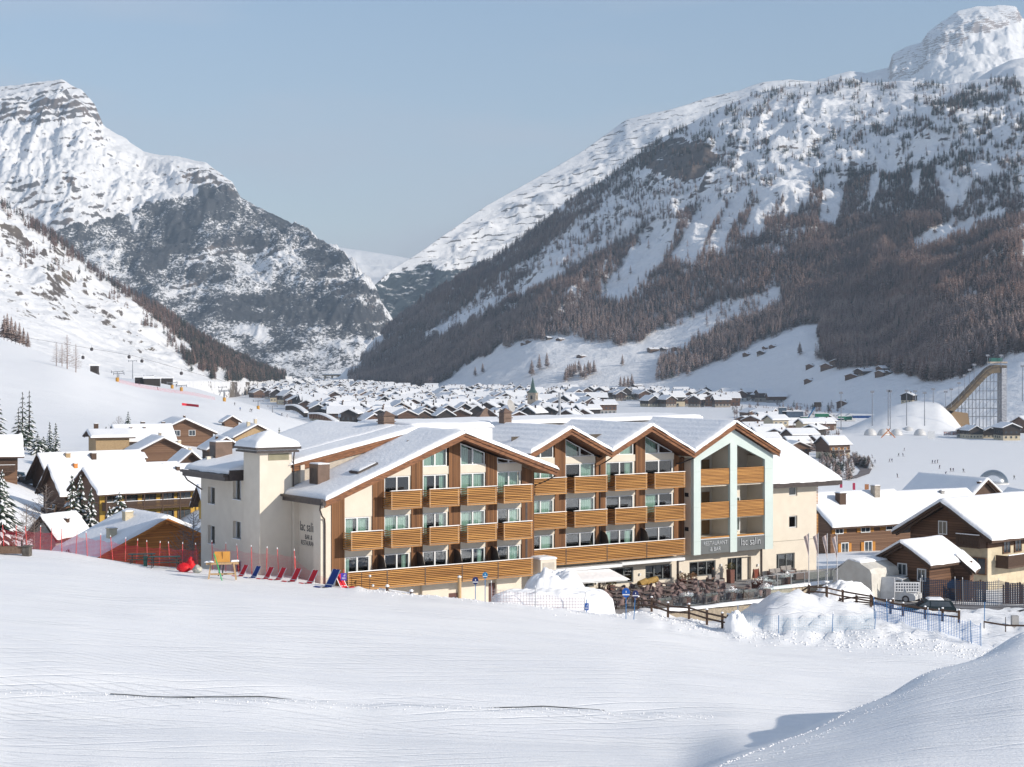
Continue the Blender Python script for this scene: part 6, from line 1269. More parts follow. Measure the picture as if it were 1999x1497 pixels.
# light cushioned sofas along the glass rail and against the wall
def sofa(label, t, v, rz, w_=1.5, grp=None, z=26.05):
    x, y = hw(t, v); s = empty('sofa', (x, y, z), HRZ + rz, label, 'sofa', grp)
    m = MB(); m.box(-w_ / 2, w_ / 2, -.38, .4, .08, .36); m.box(-w_ / 2, -w_ / 2 + .1, -.38, .4, .36, .6); m.box(w_ / 2 - .1, w_ / 2, -.38, .4, .36, .6); m.box(-w_ / 2, w_ / 2, .3, .41, .36, .7); m.build('frame', M_wick, s)
    for k in (-1, 1):
        m = MB(); m.cbox((k * w_ * .225, -.04, .43), (w_ * .42, .62, .14)); m.build('seat_cushion', M_cush, s); m = MB(); m.cbox((k * w_ * .225, .24, .66), (w_ * .4, .14, .42), 0, -.2); m.build('back_cushion', M_cush, s)
    return s
for i, (t, v, rz, lb) in enumerate(((28.2, 4.7, math.pi, 'grey cushioned sofa behind the glass rail, leftmost'), (33.1, 4.7, math.pi, 'grey cushioned sofa behind the glass rail, between the rust planters'), (37.2, 4.7, math.pi, 'grey cushioned sofa behind the glass rail, rightmost'), (41.2, -3.9, 0, 'grey two-seat sofa against the wall right of the waiter'), (48.9, -4.4, 0, 'grey sofa under the side wing window, left'), (51.2, -5.4, 0, 'grey sofa under the side wing window, right'), (50.0, -2.6, math.pi, 'grey sofa facing the side wing window'))): sofa(lb, t, v, rz)
def planter(label, t, v, kind, w_=.55, h=.75):
    x, y = hw(t, v); p = empty('planter', (x, y, 26.05), HRZ, label, 'planter'); m = MB(); m.extr([(-w_ / 2 * .8, 0), (w_ / 2 * .8, 0), (w_ / 2, h), (-w_ / 2, h)], -w_ / 2, w_ / 2); m.build('pot', M_pot, p)
    r = random.Random(int(t * 10)); m = MB()
    for i in range(150):
        a = r.uniform(0, 6.28); q = r.random() ** .5 * w_ * (.75 if kind != 'snow' else 1.0); z = h + r.random() * (.6 if kind != 'snow' else .45) * (1 - q); c, s_ = math.cos(a), math.sin(a); l_ = .12
        m._a([(c * q, s_ * q, z), (c * (q + l_), s_ * (q + l_), z + r.uniform(.02, .14)), (c * q - s_ * .07, s_ * q + c * .07, z + .09)], [(0, 1, 2)])
    m.build('plant', {'snow': snow, 'green': mat('shrub_olive', (.10, .10, .04), .9, (.17, .12, .05), 8), 'heath': mat('dry_heather', (.22, .10, .05), .9, (.15, .10, .05), 8)}[kind], p); return p
for a_ in (('rust planter with a snow-covered shrub behind the glass rail, left', 30.6, 4.8, 'snow'), ('rust planter with a snow-covered shrub behind the glass rail, right', 35.4, 4.8, 'snow'), ('rust planter with snowy shrub at the right end of the glass rail', 39.4, 4.6, 'snow'), ('dark planter with an olive shrub under the leftmost restaurant window', 30.0, -4.4, 'green'), ('rust planter with dry heather left of the waiter', 37.6, -4.2, 'heath'), ('rust planter with a leafy shrub left of the mint bay window', 38.6, -4.0, 'heath'), ('tall rust planter with a green shrub beside the entrance door', 43.3, -4.3, 'green'), ('big rust planter heaped with snow in the middle of the terrace', 42.9, .2, 'snow'), ('black planter with snow beside the right glass rail', 46.2, -.2, 'snow')): planter(*a_, **({'w_': 1.3, 'h': .6} if 'heaped' in a_[0] else {'h': 1.2} if 'tall' in a_[0] else {}))
# tables on the right part, menu stand
for i, (t, v, lb) in enumerate(((44.5, -1.4, 'round grey table by the entrance on the terrace'), (47.2, -2.6, 'round grey table left of the side wing sofas'), (49.6, -3.6, 'low grey table between the sofas'), (46.0, 2.4 - 3, 'round table near the snow-heaped planter'))):
    x, y = hw(t, v); tt_ = empty('table', (x, y, 26.05), 0, lb, 'table'); m = MB(); m.lathe((0, 0, .7), [(.5, 0), (.52, .02), (.5, .05), (.01, .055)], 16); m.build('tabletop', mat('grey_top', (.33, .33, .34), .5), tt_); m = MB(); m.tube([(0, 0, 0), (0, 0, .7)], .05, 8); m.build('column', M_dark, tt_); m = MB(); m.lathe((0, 0, 0), [(.28, 0), (.28, .03), (.05, .05)], 12); m.build('foot', M_dark, tt_)
x, y = hw(45.6, -3.5); ms = empty('menu_stand', (x, y, 26.05), HRZ, 'red-brown wooden menu stand at the entrance door', 'menu stand'); m = MB(); m.box(-.35, .35, -.04, .04, .35, 1.15); m.build('board', mat('red_brown', (.20, .05, .03), .5), ms)
for sx in (-.3, .3): m = MB(); m.bar((sx, -.25, 0), (sx, 0, 1.2), .05); m.build('leg', M_dkwood, ms); m = MB(); m.bar((sx, .25, 0), (sx, 0, 1.2), .05); m.build('leg', M_dkwood, ms)
for i, (t, v, r_, lb) in enumerate(((34.0, -3.9, .9, 'rolled striped straw bundle leaning on a terrace table, larger'), (32.6, -3.3, .6, 'rolled striped straw bundle leaning on a terrace table, smaller'))):
    x, y = hw(t, v); m = MB(); m.tube([(-r_ * .7, 0, .55), (r_ * .7, .1, .75)], .28, 10); o = m.build('straw_bundle', mat('striped_straw', (.55, .35, .10), .8, (.10, .06, .03), 9, 0, None, .2, (6, 1, 1)), None, (x, y, 26.3), HRZ); tag(o, lb, 'straw bundle')
x, y = hw(40.3, -3.2); person('waiter in black standing on the terrace in front of the mint bay window', (x, y, 26.05), HRZ + .5, 'stand', (.02, .02, .022), (.02, .02, .02), 1.78, fingers=True)
for t, z in ((34.2, 28.25), (42.9, 27.2), (31.6, 27.0)):
    pass
lamps = ((33.7, 27.4), (38.3, 27.3), (42.9, 27.6), (47.3, 27.3), (29.0, 27.0))
for t, z in lamps: m = hmb(); m.box(t - .07, t + .07, yb - .05, yb + .1, z - .1, z + .1); part(m, 'wall_lamp', M_white)
# canopy by the side entrance, extractor box
cn = hmb(); cn._a([(23.4, 1.4, 27.7), (29.6, 1.6, 27.5), (29.4, 5.0, 28.35), (23.4, 5.0, 28.5), (23.4, 1.4, 27.8), (29.6, 1.6, 27.6), (29.4, 5.0, 28.45), (23.4, 5.0, 28.6)], [(0, 3, 2, 1), (4, 5, 6, 7), (0, 1, 5, 4), (1, 2, 6, 5), (2, 3, 7, 6), (3, 0, 4, 7)]); cq = part(cn, 'canopy', M_white)
s = hmb(); s.slab((23.3, 1.3, 27.82), (29.7, 1.5, 27.62), (29.5, 5.0, 28.47), (23.3, 5.0, 28.62), .12, 14, 8, 4, .03, .3); part(s, 'snow', snow, cq)
vb = hmb(); vb.box(18.6, 20.1, -1.45, .2, 26, 30.25); vq = part(vb, 'extract_shaft', M_cream); g_ = hmb(); g_.box(18.8, 19.9, -1.48, -1.45, 28.6, 30.0); part(g_, 'grille', mat('grille_cream', (.50, .46, .40), .6), vq)
s = hmb(); s.slab((18.5, -1.5, 30.25), (20.2, -1.5, 30.25), (20.2, .25, 30.25), (18.5, .25, 30.25), .18, 6, 6, 4, .03, .3); part(s, 'snow', snow, vq)
gd = hmb()
for a, b in ((6.0, 8.5), (10.3, 13.2), (14.9, 17.8)): 
    q = hmb(); q.box(a, b, .26, .31, 26.0, 28.0 if a < 14 else 28.5); part(q, 'garage_door', mat('maroon_door', (.13, .06, .055), .6, (.09, .045, .04), 2))
# ------------------------------------------------------------------ snow heaps
def heap(label, px, d, sx, sy, h, seed, rz=0, flat=.0, z=None, name='snow_heap', parts=None):
    x, y, z_ = at(px, d); z_ = z if z is not None else z_; n = 44; vs = []
    for j in range(n + 1):
        for i in range(n + 1):
            a = i / n * 2 - 1; b = j / n * 2 - 1; q = (abs(a) ** (2.2 + flat * 6) + abs(b) ** (2.2 + flat * 6)); k = max(0, 1 - q) ** (.5 - flat * .3)
            e = float(fbm(np.array(a * 2.2 + seed), np.array(b * 2.2), 4, seed)); vs.append((a * sx, b * sy, h * k * (1 + .22 * e + .10 * float(fbm(np.array(a * 7.2 + seed), np.array(b * 7.2), 3, seed + 1))) - .35 * (1 - min(1, k * 4))))
    m = MB(); m._a(vs, [(j * (n + 1) + i, j * (n + 1) + i + 1, (j + 1) * (n + 1) + i + 1, (j + 1) * (n + 1) + i) for j in range(n) for i in range(n)], True)
    o = m.build(name, snow, None, (x, y, z_), rz); tag(o, label, 'snow heap'); return o
heap('wide flat-topped block of piled snow in front of the hotel, behind the pale net', 1078, 123.5, 4.4, 1.7, 1.6, 5, .12, .75, z=27.9)
heap('rounded dome of snow on top of the flat snow block, one side icy grey', 1084, 125.8, 2.5, 1.5, 2.75, 28, .1, .05, z=27.9)
heap('small pointed snow heap by the right end of the post fence', 1437, 119, .8, .7, 1.1, 15)
heap('snow bank against the terrace railing near the flagpoles', 1645, 147, 2.8, 1.6, 1.7, 18, .2, z=25.4)
# ------------------------------------------------------------------ nets
def netmat(name, c, dens, cell=.12):
    m = bpy.data.materials.new(name); m.use_nodes = True; n = m.node_tree; b = n.nodes['Principled BSDF']; b.inputs['Base Color'].default_value = col4(c); b.inputs['Roughness'].default_value = .7
    t = n.nodes.new('ShaderNodeTexCoord'); sp = n.nodes.new('ShaderNodeSeparateXYZ'); n.links.new(t.outputs['Object'], sp.inputs[0]); outs = []
    for ax in ('X', 'Z'):
        mu = n.nodes.new('ShaderNodeMath'); mu.operation = 'MULTIPLY'; mu.inputs[1].default_value = 1 / cell; n.links.new(sp.outputs[ax], mu.inputs[0]); fr = n.nodes.new('ShaderNodeMath'); fr.operation = 'FRACT'; n.links.new(mu.outputs[0], fr.inputs[0]); lt = n.nodes.new('ShaderNodeMath'); lt.operation = 'LESS_THAN'; lt.inputs[1].default_value = dens; n.links.new(fr.outputs[0], lt.inputs[0]); outs.append(lt)
    mx_ = n.nodes.new('ShaderNodeMath'); mx_.operation = 'MAXIMUM'; n.links.new(outs[0].outputs[0], mx_.inputs[0]); n.links.new(outs[1].outputs[0], mx_.inputs[1]); n.links.new(mx_.outputs[0], b.inputs['Alpha']); return m
M_nred = netmat('red_net', (.62, .03, .07), .16, .10); M_nredl = netmat('red_net_light', (.62, .06, .09), .10, .10); M_nblue = netmat('blue_net', (.08, .28, .62), .17, .11); M_nbluel = netmat('blue_net_light', (.10, .35, .50), .05, .12); M_nwhite = netmat('pale_net', (.40, .32, .34), .12, .2); M_ndark = netmat('dark_net', (.02, .05, .10), .3, .15)
M_pred = mat('red_pole', (.62, .02, .03), .5, (.70, .18, .16), 6); M_pblue = mat('blue_pole', (.03, .17, .40), .5)
def net_run(label, name, pts, H, m_net, m_pole, pole_cat, grp_l, grp, extra=.35, tilt=None, base=0.05, sag=.12, hs_=None):
    """poles are things of their own, the net strung along them is one thing"""
    P = [Vector(p) for p in pts]; vs = []; fs = []
    for i in range(len(P) - 1):
        n = 6
        for k in range(n + (1 if i == len(P) - 2 else 0)):
            u = k / n; p = P[i].lerp(P[i + 1], u); h_ = (hs_[i] * (1 - u) + hs_[i + 1] * u if hs_ else H); vs += [(p.x, p.y, p.z + base), (p.x, p.y, p.z + h_ - sag * 4 * u * (1 - u))]
    o_ = P[0]; vs = [(a - o_.x, b - o_.y, c - o_.z) for a, b, c in vs]; m = MB(); m._a(vs, [(2 * i, 2 * i + 2, 2 * i + 3, 2 * i + 1) for i in range(len(vs) // 2 - 1)]); o = m.build(name, m_net, None, tuple(o_)); tag(o, label, 'net')
    # net weave runs in its own x-z plane
    r = random.Random(int(P[0].x * 10) & 255)
    for i, p in enumerate(P):
        h_ = hs_[i] if hs_ else H; m = MB(); tl = (r.uniform(-.1, .1), 0) if tilt is None else (tilt[i % len(tilt)], 0); m.tube([(0, 0, -.3), (tl[0], 0, h_ + extra)], .027, 6); m.mat(1).tube([(tl[0], 0, h_ + extra), (tl[0] * 1.1, 0, h_ + extra + .13)], .03, 6); q = m.build(name + '_pole', [m_pole, snow], None, tuple(p)); tag(q, grp_l + (', %s from the left' % ORD[i] if len(P) > 1 else ''), pole_cat, grp)
LRED = [(-8, 1052), (8, 1052), (31, 1054), (54, 1055), (78, 1057), (99, 1058), (121, 1059), (148, 1062), (171, 1065), (196, 1069), (221, 1072), (244, 1077), (266, 1080), (288, 1083), (310, 1087), (332, 1090), (356, 1096), (387, 1101)]
def on_ground(lst, d=None):
    out = []
    for px, py in lst:
        x, y = XY(px, d(px) if callable(d) else d) if d else (None, None)
        out.append((x, y, gz(x, y)) if d else ghit(px, py)[0])
    return out
# poles stand on the crest of the piste edge
net_run('dense red safety net along the piste edge on the left', 'safety_net', on_ground(LRED, lambda p: 136.5 - p * .012), 1.45, M_nred, M_pred, 'pole', 'red pole in the dense red net left of the hotel', 'red poles left of the hotel', tilt=(.1, -.12, .02, -.2, .05, .1, -.06))
RR_ = [(387, 1101), (415, 1108), (441, 1113), (467, 1117), (492, 1120), (520, 1123), (545, 1126), (577, 1130)]
net_run('thin pink net in front of the cream hotel side wall', 'safety_net', on_ground(RR_[1:], lambda p: 130.5 - (p - 415) * .02), 1.75, M_nredl, M_pred, 'pole', 'red and white pole in the pink net before the hotel wall', 'red poles before the hotel wall', tilt=(-.05, .0, -.18, -.06, .05, -.14, -.1))
net_run('low end of the thin pink net by the hotel corner pilaster', 'safety_net', on_ground([(577, 0), (610, 0), (648, 0)], lambda p: 127.4 - (p - 577) * .02), .8, M_nredl, M_pred, 'pole', 'short red pole at the low end of the pink net', 'short red poles', hs_=[1.5, .75, .75], extra=.05)
net_run('long pale snow net in front of the snow block', 'snow_net', on_ground([(960, 0), (1045, 0), (1140, 0)], lambda p: 121.2), 1.0, M_nwhite, M_steel, 'pole', 'thin grey pole in the pale net before the snow block', 'thin grey net poles')
net_run('bright blue safety net on the snow at the right', 'safety_net', [at(1707, 125), at(1733, 124.6), at(1812, 122), at(1835, 121), at(1897, 117.5), at(1915, 117)], 1.45, M_nblue, M_pblue, 'pole', 'blue pole of the bright blue net at the right', 'blue net poles', extra=.1)
net_run('faint turquoise net across the snow bank before the blue net', 'safety_net', [at(1440, 120), at(1520, 119), at(1624, 119), at(1707, 119.5)], 1.15, M_nbluel, M_pblue, 'pole', 'turquoise pole in the faint net on the snow bank', 'thin turquoise poles', extra=.1)
net_run('dark blue screen netting beside the road in front of the big chalet', 'screen_net', [at(1800, 149), at(1866, 148), at(1880, 147.5), at(1950, 147), at(2010, 146)], 2.2, M_ndark, M_steel, 'pole', 'grey steel pole in the dark netting by the road', 'grey screen poles', extra=.05)
# ------------------------------------------------------------------ deck chairs
M_dred = mat('red_canvas', (.58, .015, .03), .7); M_dblue = mat('blue_canvas', (.01, .04, .22), .7); M_dw = mat('white_canvas', (.74, .75, .77), .6)
def deckchair(label, px, py, m_, sc=1.0, rz=0.0, grp='deck chairs by the hotel corner'):
    (x, y, z), d = ghit(px, py); e = empty('deck_chair', (x, y, z), rz, label, 'deck chair', grp); e.scale = (sc, sc, sc)
    prof = [(-.95, .04), (-.70, .10), (-.30, .02), (-.05, .0), (.12, .16), (.42, .62), (.66, 1.02)]
    def strip_(w0, w1, dz, a, b, name, mt, par):
        m = MB(); vs = []; n = 0
        for i in range(len(prof) - 1):
            for k in range(5):
                u = i + k / 5
                if not (a <= u <= b): continue
                p, q = prof[i], prof[i + 1]; f = k / 5; xx = p[0] + (q[0] - p[0]) * f; zz = p[1] + (q[1] - p[1]) * f + dz; vs += [(xx, w0, zz), (xx, w1, zz)]; n += 1
        m._a(vs, [(2 * i, 2 * i + 2, 2 * i + 3, 2 * i + 1) for i in range(n - 1)]); m._a([(v[0] - .02 if 1 else 0, v[1], v[2] - .03) for v in vs], [(2 * i, 2 * i + 1, 2 * i + 3, 2 * i + 2) for i in range(n - 1)]); return m.build(name, mt, par)
    strip_(-.36, .36, .0, 0, 6, 'shell', M_dw, e); strip_(-.29, .29, .014, 3.9, 5.8, 'back_panel', m_, e); strip_(-.29, .29, .014, 2.9, 3.7, 'seat_panel', m_, e); strip_(-.29, .29, .014, .2, 2.7, 'leg_panel', m_, e)
    m = MB(); m.tube([(.62, 0, .95), (.45, 0, 0)], .03, 5); m.build('strut', M_dw, e); return e
for i, (px, py, m_, sc, lb) in enumerate(((470, 1125, M_dred, .82, 'first red deck chair of the row, next to the wooden trestle'), (494, 1128, M_dblue, .85, 'small blue deck chair, second of the row'), (519, 1130, M_dred, .85, 'red deck chair just right of the small blue one'), (543, 1132, M_dred, .88, 'red deck chair in the middle of the row, fourth from the trestle'), (571, 1135, M_dred, .95, 'red deck chair below the last red-and-white pole'), (604, 1139, M_dred, .95, 'red deck chair standing alone before the hotel corner'), (641, 1146, M_dblue, 1.25, 'large blue deck chair at the right end of the row'))): deckchair(lb, px, py, m_, sc, .8)
deckchair('red and white deck chair turned the other way beside the purple sign', 672, 1147, M_dred, .95, math.pi - .7)
# ------------------------------------------------------------------ wooden trestle with sign boards, ski, sacks, picnic tables
M_pine = mat('raw_pine', (.50, .34, .19), .7, (.38, .25, .13), 3, 0, None, .2, (3, 3, 12)); M_ply = mat('orange_ply', (.58, .29, .06), .55, (.50, .23, .05), 2)
(x, y, z), d = ghit(434, 1131); tr = empty('trestle', (x, y, z), .15, 'raw timber trestle with orange plywood boards and snow on its ends', 'trestle')
for sx in (-1, 1):
    for sy in (-1, 1): m = MB(); m.bar((sx * .85 + sx * .12, sy * .35, 0), (sx * .8, sy * .08, 1.15), .11); m.build('leg', M_pine, tr)
m = MB(); m.bar((-1.15, 0, 1.15), (1.15, 0, 1.15), .14, .18); m.build('beam', M_pine, tr); m = MB(); m.bar((-.85, .3, .35), (.85, .3, .35), .07, .12); m.build('brace', M_pine, tr)
m = MB(); m.cbox((.0, -.06, 1.62), (1.1, .05, .75), 0, -.1); m.build('board', M_ply, tr); m = MB(); m.box(-.01, .02, -.1, -.085, 1.27, 1.98); m.build('joint', M_dkwood, tr)
s = MB(); s.slab((-1.2, -.12, 1.24), (-.6, -.12, 1.24), (-.6, .12, 1.24), (-1.2, .12, 1.24), .1, 5, 4, 2, .02, .1); s.slab((.6, -.12, 1.24), (1.2, -.12, 1.24), (1.2, .12, 1.24), (.6, .12, 1.24), .14, 5, 4, 3, .02, .1); s.build('snow', snow, tr)
(x, y, z), d = ghit(431, 1132); m = MB(); m.bar((.18, -.55, 0), (-.38, -.2, 1.7), .09, .025); m.bar((-.38, -.2, 1.7), (-.47, -.1, 1.86), .08, .02); o = m.build('ski', mat('green_ski', (.02, .26, .07), .4, (.05, .33, .12), 4), None, (x, y, z)); tag(o, 'green ski leaning against the front of the wooden trestle', 'ski')
(x, y, z), d = ghit(434, 1126); m = MB(); m.bar((-.35, .4, 0), (-.12, .1, 1.1), .09, .03); o = m.build('ski', mat('black_ski', (.03, .03, .04), .4), None, (x, y, z)); tag(o, 'dark ski leaning behind the wooden trestle, left one', 'ski')
m = MB(); m.bar((-.2, .4, 0), (-.02, .1, 1.1), .09, .03); o = m.build('ski', MATS['black_ski'], None, (x + .12, y, z)); tag(o, 'dark ski leaning behind the wooden trestle, right one', 'ski')
def sack(label, px, py, sx, sz, m_, seed, name='sack'):
    (x, y, z), d = ghit(px, py); r = random.Random(seed); m = MB(); n = 14; k = 12; vs = []
    for i in range(n + 1):
        f = i / n; rr = sx * math.sin(math.pi * min(1, f * .93 + .07)) ** .6 * (1 - .3 * f); 
        for j in range(k): a = 2 * math.pi * j / k; e = 1 + .22 * float(vn(np.array(j * .9 + seed), np.array(i * .7), seed)); vs.append((rr * e * math.cos(a), rr * e * math.sin(a) * .7, sz * f * (1 + .15 * e)))
    m._a(vs, [(i * k + j, i * k + (j + 1) % k, (i + 1) * k + (j + 1) % k, (i + 1) * k + j) for i in range(n) for j in range(k)], True); o = m.build(name, m_, None, (x, y, z)); tag(o, label, 'sack'); return o
M_red = mat('red_tarp', (.66, .015, .02), .5, (.5, .01, .02), 4, .03, 6)
sack('crumpled red tarpaulin heap, wide lower one', 359, 1117, .62, .62, M_red, 3, 'tarpaulin'); sack('red bundle on the back of the red tarpaulin heap', 372, 1113, .38, .85, M_red, 5, 'tarpaulin'); sack('white and grey sack beside the red tarpaulin', 385, 1119, .42, .55, mat('pale_sack', (.55, .52, .44), .8, (.22, .25, .25), 5), 8)
M_grn = mat('dark_green_paint', (.015, .06, .055), .5)
def picnic(label, px, py, L_, rz, sc=1):
    (x, y, z), d = ghit(px, py); e = empty('picnic_table', (x, y, z), rz, label, 'table'); e.scale = (sc,) * 3
    m = MB(); m.box(-L_ / 2, L_ / 2, -.3, .3, .74, .78); m.build('tabletop', M_grn, e)
    for sy in (-.75, .75): 
        m = MB(); m.box(-L_ / 2, L_ / 2, sy - .13, sy + .13, .43, .46); b = m.build('bench', M_grn, e)
        for sx in (-L_ / 2 + .2, L_ / 2 - .2): m = MB(); m.bar((sx, sy - .1, .43), (sx, sy - .12, 0), .035); m.bar((sx, sy + .1, .43), (sx, sy + .12, 0), .035); m.bar((sx, sy - .1, .2), (sx, sy + .1, .2), .03); m.build('bench_leg', M_dark, b)
    for sx in (-L_ / 2 + .25, L_ / 2 - .25): m = MB(); m.bar((sx, -.25, .74), (sx, -.28, 0), .04); m.bar((sx, .25, .74), (sx, .28, 0), .04); m.bar((sx, -.26, .35), (sx, .26, .35), .03); m.bar((sx, 0, .7), (sx - math.copysign(.45, sx), 0, .74), .03); m.build('leg', M_dark, e)
picnic('green folding beer table with benches, left and farther one', 277, 1099, 1.9, .12, 1.05); picnic('green folding beer table with benches, right and nearer one', 322, 1108, 2.1, .1, 1.08)
(x, y, z), d = ghit(284, 1106); m = MB(); m.box(-.13, .13, -.13, .13, 0, .75); m.mat(1).box(-.15, .15, -.15, .15, .75, .8); o = m.build('waste_bin', [M_grn, M_dark], None, (x, y, z)); tag(o, 'dark green bin standing between the two beer tables', 'bin')
# timber trough at the left edge
(x, y, z), d = ghit(22, 1083); tq = empty('timber_trough', (x, y, z), -.12, 'long timber trough with a square end box at the left edge', 'trough')
M_oldw = mat('weathered_wood', (.15, .09, .06), .8, (.25, .17, .12), 3, .01, 9, .2, (2, 8, 8))
m = MB(); m.box(-2.6, .95, -.25, -.18, .1, .6); m.box(-2.6, .95, .18, .25, .1, .62); m.box(-2.6, .95, -.18, .18, .1, .2); m.build('channel', M_oldw, tq); m = MB(); m.box(.96, 1.5, -.3, .3, -.1, .62); m.box(.9, 1.62, -.36, .36, .62, .7); m.build('end_box', mat('grey_wood', (.13, .12, .105), .8, (.07, .06, .05), 5), tq)
s = MB(); s.slab((-2.6, -.15, .2), (.95, -.15, .2), (.95, .15, .2), (-2.6, .15, .2), .22, 10, 4, 3, .05, .1); s.build('snow', snow, tq)
m = MB(); m.tube([(.8, .1, .5), (.78, .1, .95)], .07, 6); m.lathe((.78, .1, .95), [(.02, 0), (.07, .05), (.05, .14), (.01, .17)], 8); m.build('pump_post', M_dark, tq)
# ------------------------------------------------------------------ signs and posts
M_sblue = mat('sign_blue', (.01, .09, .38), .4); M_steal = mat('sign_teal', (.0, .17, .38), .4); M_sw = mat('sign_white', (.75, .76, .78), .5)
def round_sign(label, px, py, hp, r_, mm, tilt=0):
    (x, y, z), d = ghit(px, py); e = empty('slope_sign', (x, y, z), 0, label, 'sign')
    m = MB(); m.tube([(0, 0, -.2), (tilt, 0, hp)], .03, 6); m.build('post', M_pblue, e); n = 20
    m = MB(); m.extr([(tilt + r_ * math.cos(a) * .92, hp - r_ * .5 + r_ * 1.1 * math.sin(a)) for a in [2 * math.pi * k / n for k in range(n)]], -.06, -.03); m.build('disc', mm, e)
    m = MB(); m.box(tilt - r_ * .8, tilt + r_ * .8, -.075, -.061, hp - r_ * 1.05, hp - r_ * .8); m.build('white_band', M_sw, e)
    m = MB(); m.box(tilt - .02, tilt + .03, -.075, -.061, hp - r_ * .5, hp - r_ * .05); m.build('numeral', M_sw, e); return e
def snap(o, z): o.location.z = z
s1 = round_sign('round white and blue slope sign on a pole, left of the garage pair', 928, 1166, 1.45, .24, mat('sign_navy', (.02, .03, .12), .4)); s2 = round_sign('taller blue slope sign on a pole, right of the garage pair', 947, 1170, 1.95, .2, M_steal)
round_sign('blue slope sign with white band by the terrace corner', 1222, 1209, 1.95, .3, M_sblue); round_sign('blue slope sign leaning slightly, right of the banded one by the terrace corner', 1237, 1209, 1.85, .24, mat('sign_navy', (.02, .03, .12), .4), .12)
(x, y, z), d = ghit(897, 1166); m = MB(); m.tube([(0, 0, -.2), (0, 0, 1.45)], .13, 8); m.mat(1).lathe((0, 0, 1.45), [(.14, 0), (.13, .07), (.05, .12), (.01, .13)], 8); o = m.build('wooden_post', [M_pine, snow], None, (x, y, z)); tag(o, 'stout pale wooden post with snow cap at the piste edge', 'post')
def sq_sign(label, px, py, w_, h_, z0, mm):
    (x, y, z), d = ghit(px, py); e = empty('sign', (x, y, z), 0, label, 'sign'); m = MB(); m.box(-w_ / 2, w_ / 2, -.03, .0, z0, z0 + h_); m.build('panel', mm, e); m = MB(); m.tube([(0, .02, -.2), (0, .02, z0 + h_ + .25)], .03, 6); m.build('post', M_pred if 'purple' in label else M_pblue, e)
    m = MB(); m.box(-w_ * .05, w_ * .25, -.045, -.031, z0 + h_ * .58, z0 + h_ * .66); m.box(w_ * .17, w_ * .25, -.046, -.032, z0 + h_ * .66, z0 + h_ * .88); m.box(-w_ * .3, w_ * .3, -.045, -.031, z0 + h_ * .2, z0 + h_ * .27); m.box(-w_ * .3, w_ * .3, -.045, -.031, z0 + h_ * .35, z0 + h_ * .4); m.build('pictogram', M_sw, e)
sq_sign('purple chairlift sign on a red pole beside the last deck chair', 671, 1147, .42, .52, .5, mat('sign_purple', (.10, .06, .42), .4)); sq_sign('small blue chairlift sign before the snow block', 1145, 1195, .3, .5, .12, M_sblue)
for i, (px, hh, lb) in enumerate(((706, 1.5, 'tall thin garden lamp pole rising before the lowest balcony'), (722, 1.35, 'garden lamp with two white globes before the lowest balcony'))):
    x, y, z = at(px, 126.6); m = MB(); m.tube([(0, 0, -.8), (0, 0, hh)], .025, 6); 
    if i: m.mat(1).lathe((0, 0, hh - .05), [(.02, 0), (.1, .06), (.1, .14), (.02, .2)], 8); m.lathe((.22, 0, hh - .75), [(.02, 0), (.1, .06), (.1, .14), (.02, .2)], 8)
    o = m.build('garden_lamp', [M_dark, M_white], None, (x, y, z)); tag(o, lb, 'lamp')
for i, px in enumerate((756, 803)):
    x, y, z = at(px, 124.6); m = MB(); m.tube([(0, 0, -.5), (0, 0, .45)], .1, 8); m.mat(1).lathe((0, 0, .42), [(.13, 0), (.15, .07), (.1, .15), (.01, .18)], 8); o = m.build('fence_post', [M_dkwood, snow], None, (x, y, z)); tag(o, ['round snow-capped post at the piste edge, left one', 'round snow-capped post at the piste edge, right one'][i], 'post')
a = Vector(at(740, 124.9)); b = Vector(at(803, 124.6)); c = Vector(at(822, 123.8)); m = MB(); m.tube([(0, 0, .25), tuple(b - a + Vector((0, 0, .3))), tuple(c - a + Vector((0, 0, -.1)))], .07, 6); o = m.build('rail', snow, None, tuple(a)); tag(o, 'snow-covered handrail between the two round posts', 'rail')
# ------------------------------------------------------------------ post-and-rail fences
def fence(label, pts, hp=1.0, rails=(.45, .82), name='post_fence', pr=.08, cap=True):
    P = [Vector(p) for p in pts]; e = empty(name, tuple(P[0]), 0, label, 'fence')
    for p in P:
        q = p - P[0]; m = MB(); m.box(q.x - pr, q.x + pr, q.y - pr, q.y + pr, q.z - .6, q.z + hp); o = m.build('post', M_dkwood, e)
        if cap: m = MB(); m.lathe(tuple(q + Vector((0, 0, hp))), [(pr * 1.15, 0), (pr * 1.2, .04), (pr * .8, .08), (.01, .1)], 8); m.build('snow_cap', snow, o)
    for p, q in zip(P[:-1], P[1:]):
        p, q = p - P[0], q - P[0]
        for r_ in rails: m = MB(); m.bar(tuple(p + Vector((0, -.1, r_))), tuple(q + Vector((0, -.1, r_))), .06, .12); m.build('rail', M_dkwood, e)
def gp(lst): return [at(px, d) for px, d in lst]
fence('dark post-and-rail fence running down beside the terrace to the snow heap', gp([(1246, 130), (1272, 127), (1304, 124.5), (1345, 122.5), (1380, 121.2), (1410, 120), (1421, 119.5)]), 1.05)
fence('dark post-and-rail fence along the snow bank towards the parked car, front line', gp([(1538, 136), (1579, 134.5), (1614, 134), (1645, 134), (1700, 133), (1738, 131.5), (1763, 131), (1806, 130), (1840, 129.5), (1872, 129)]), .95)
fence('dark post-and-rail fence along the road, rear line', gp([(1596, 142), (1629, 141), (1640, 140), (1672, 139), (1704, 138), (1743, 137)]), .95)
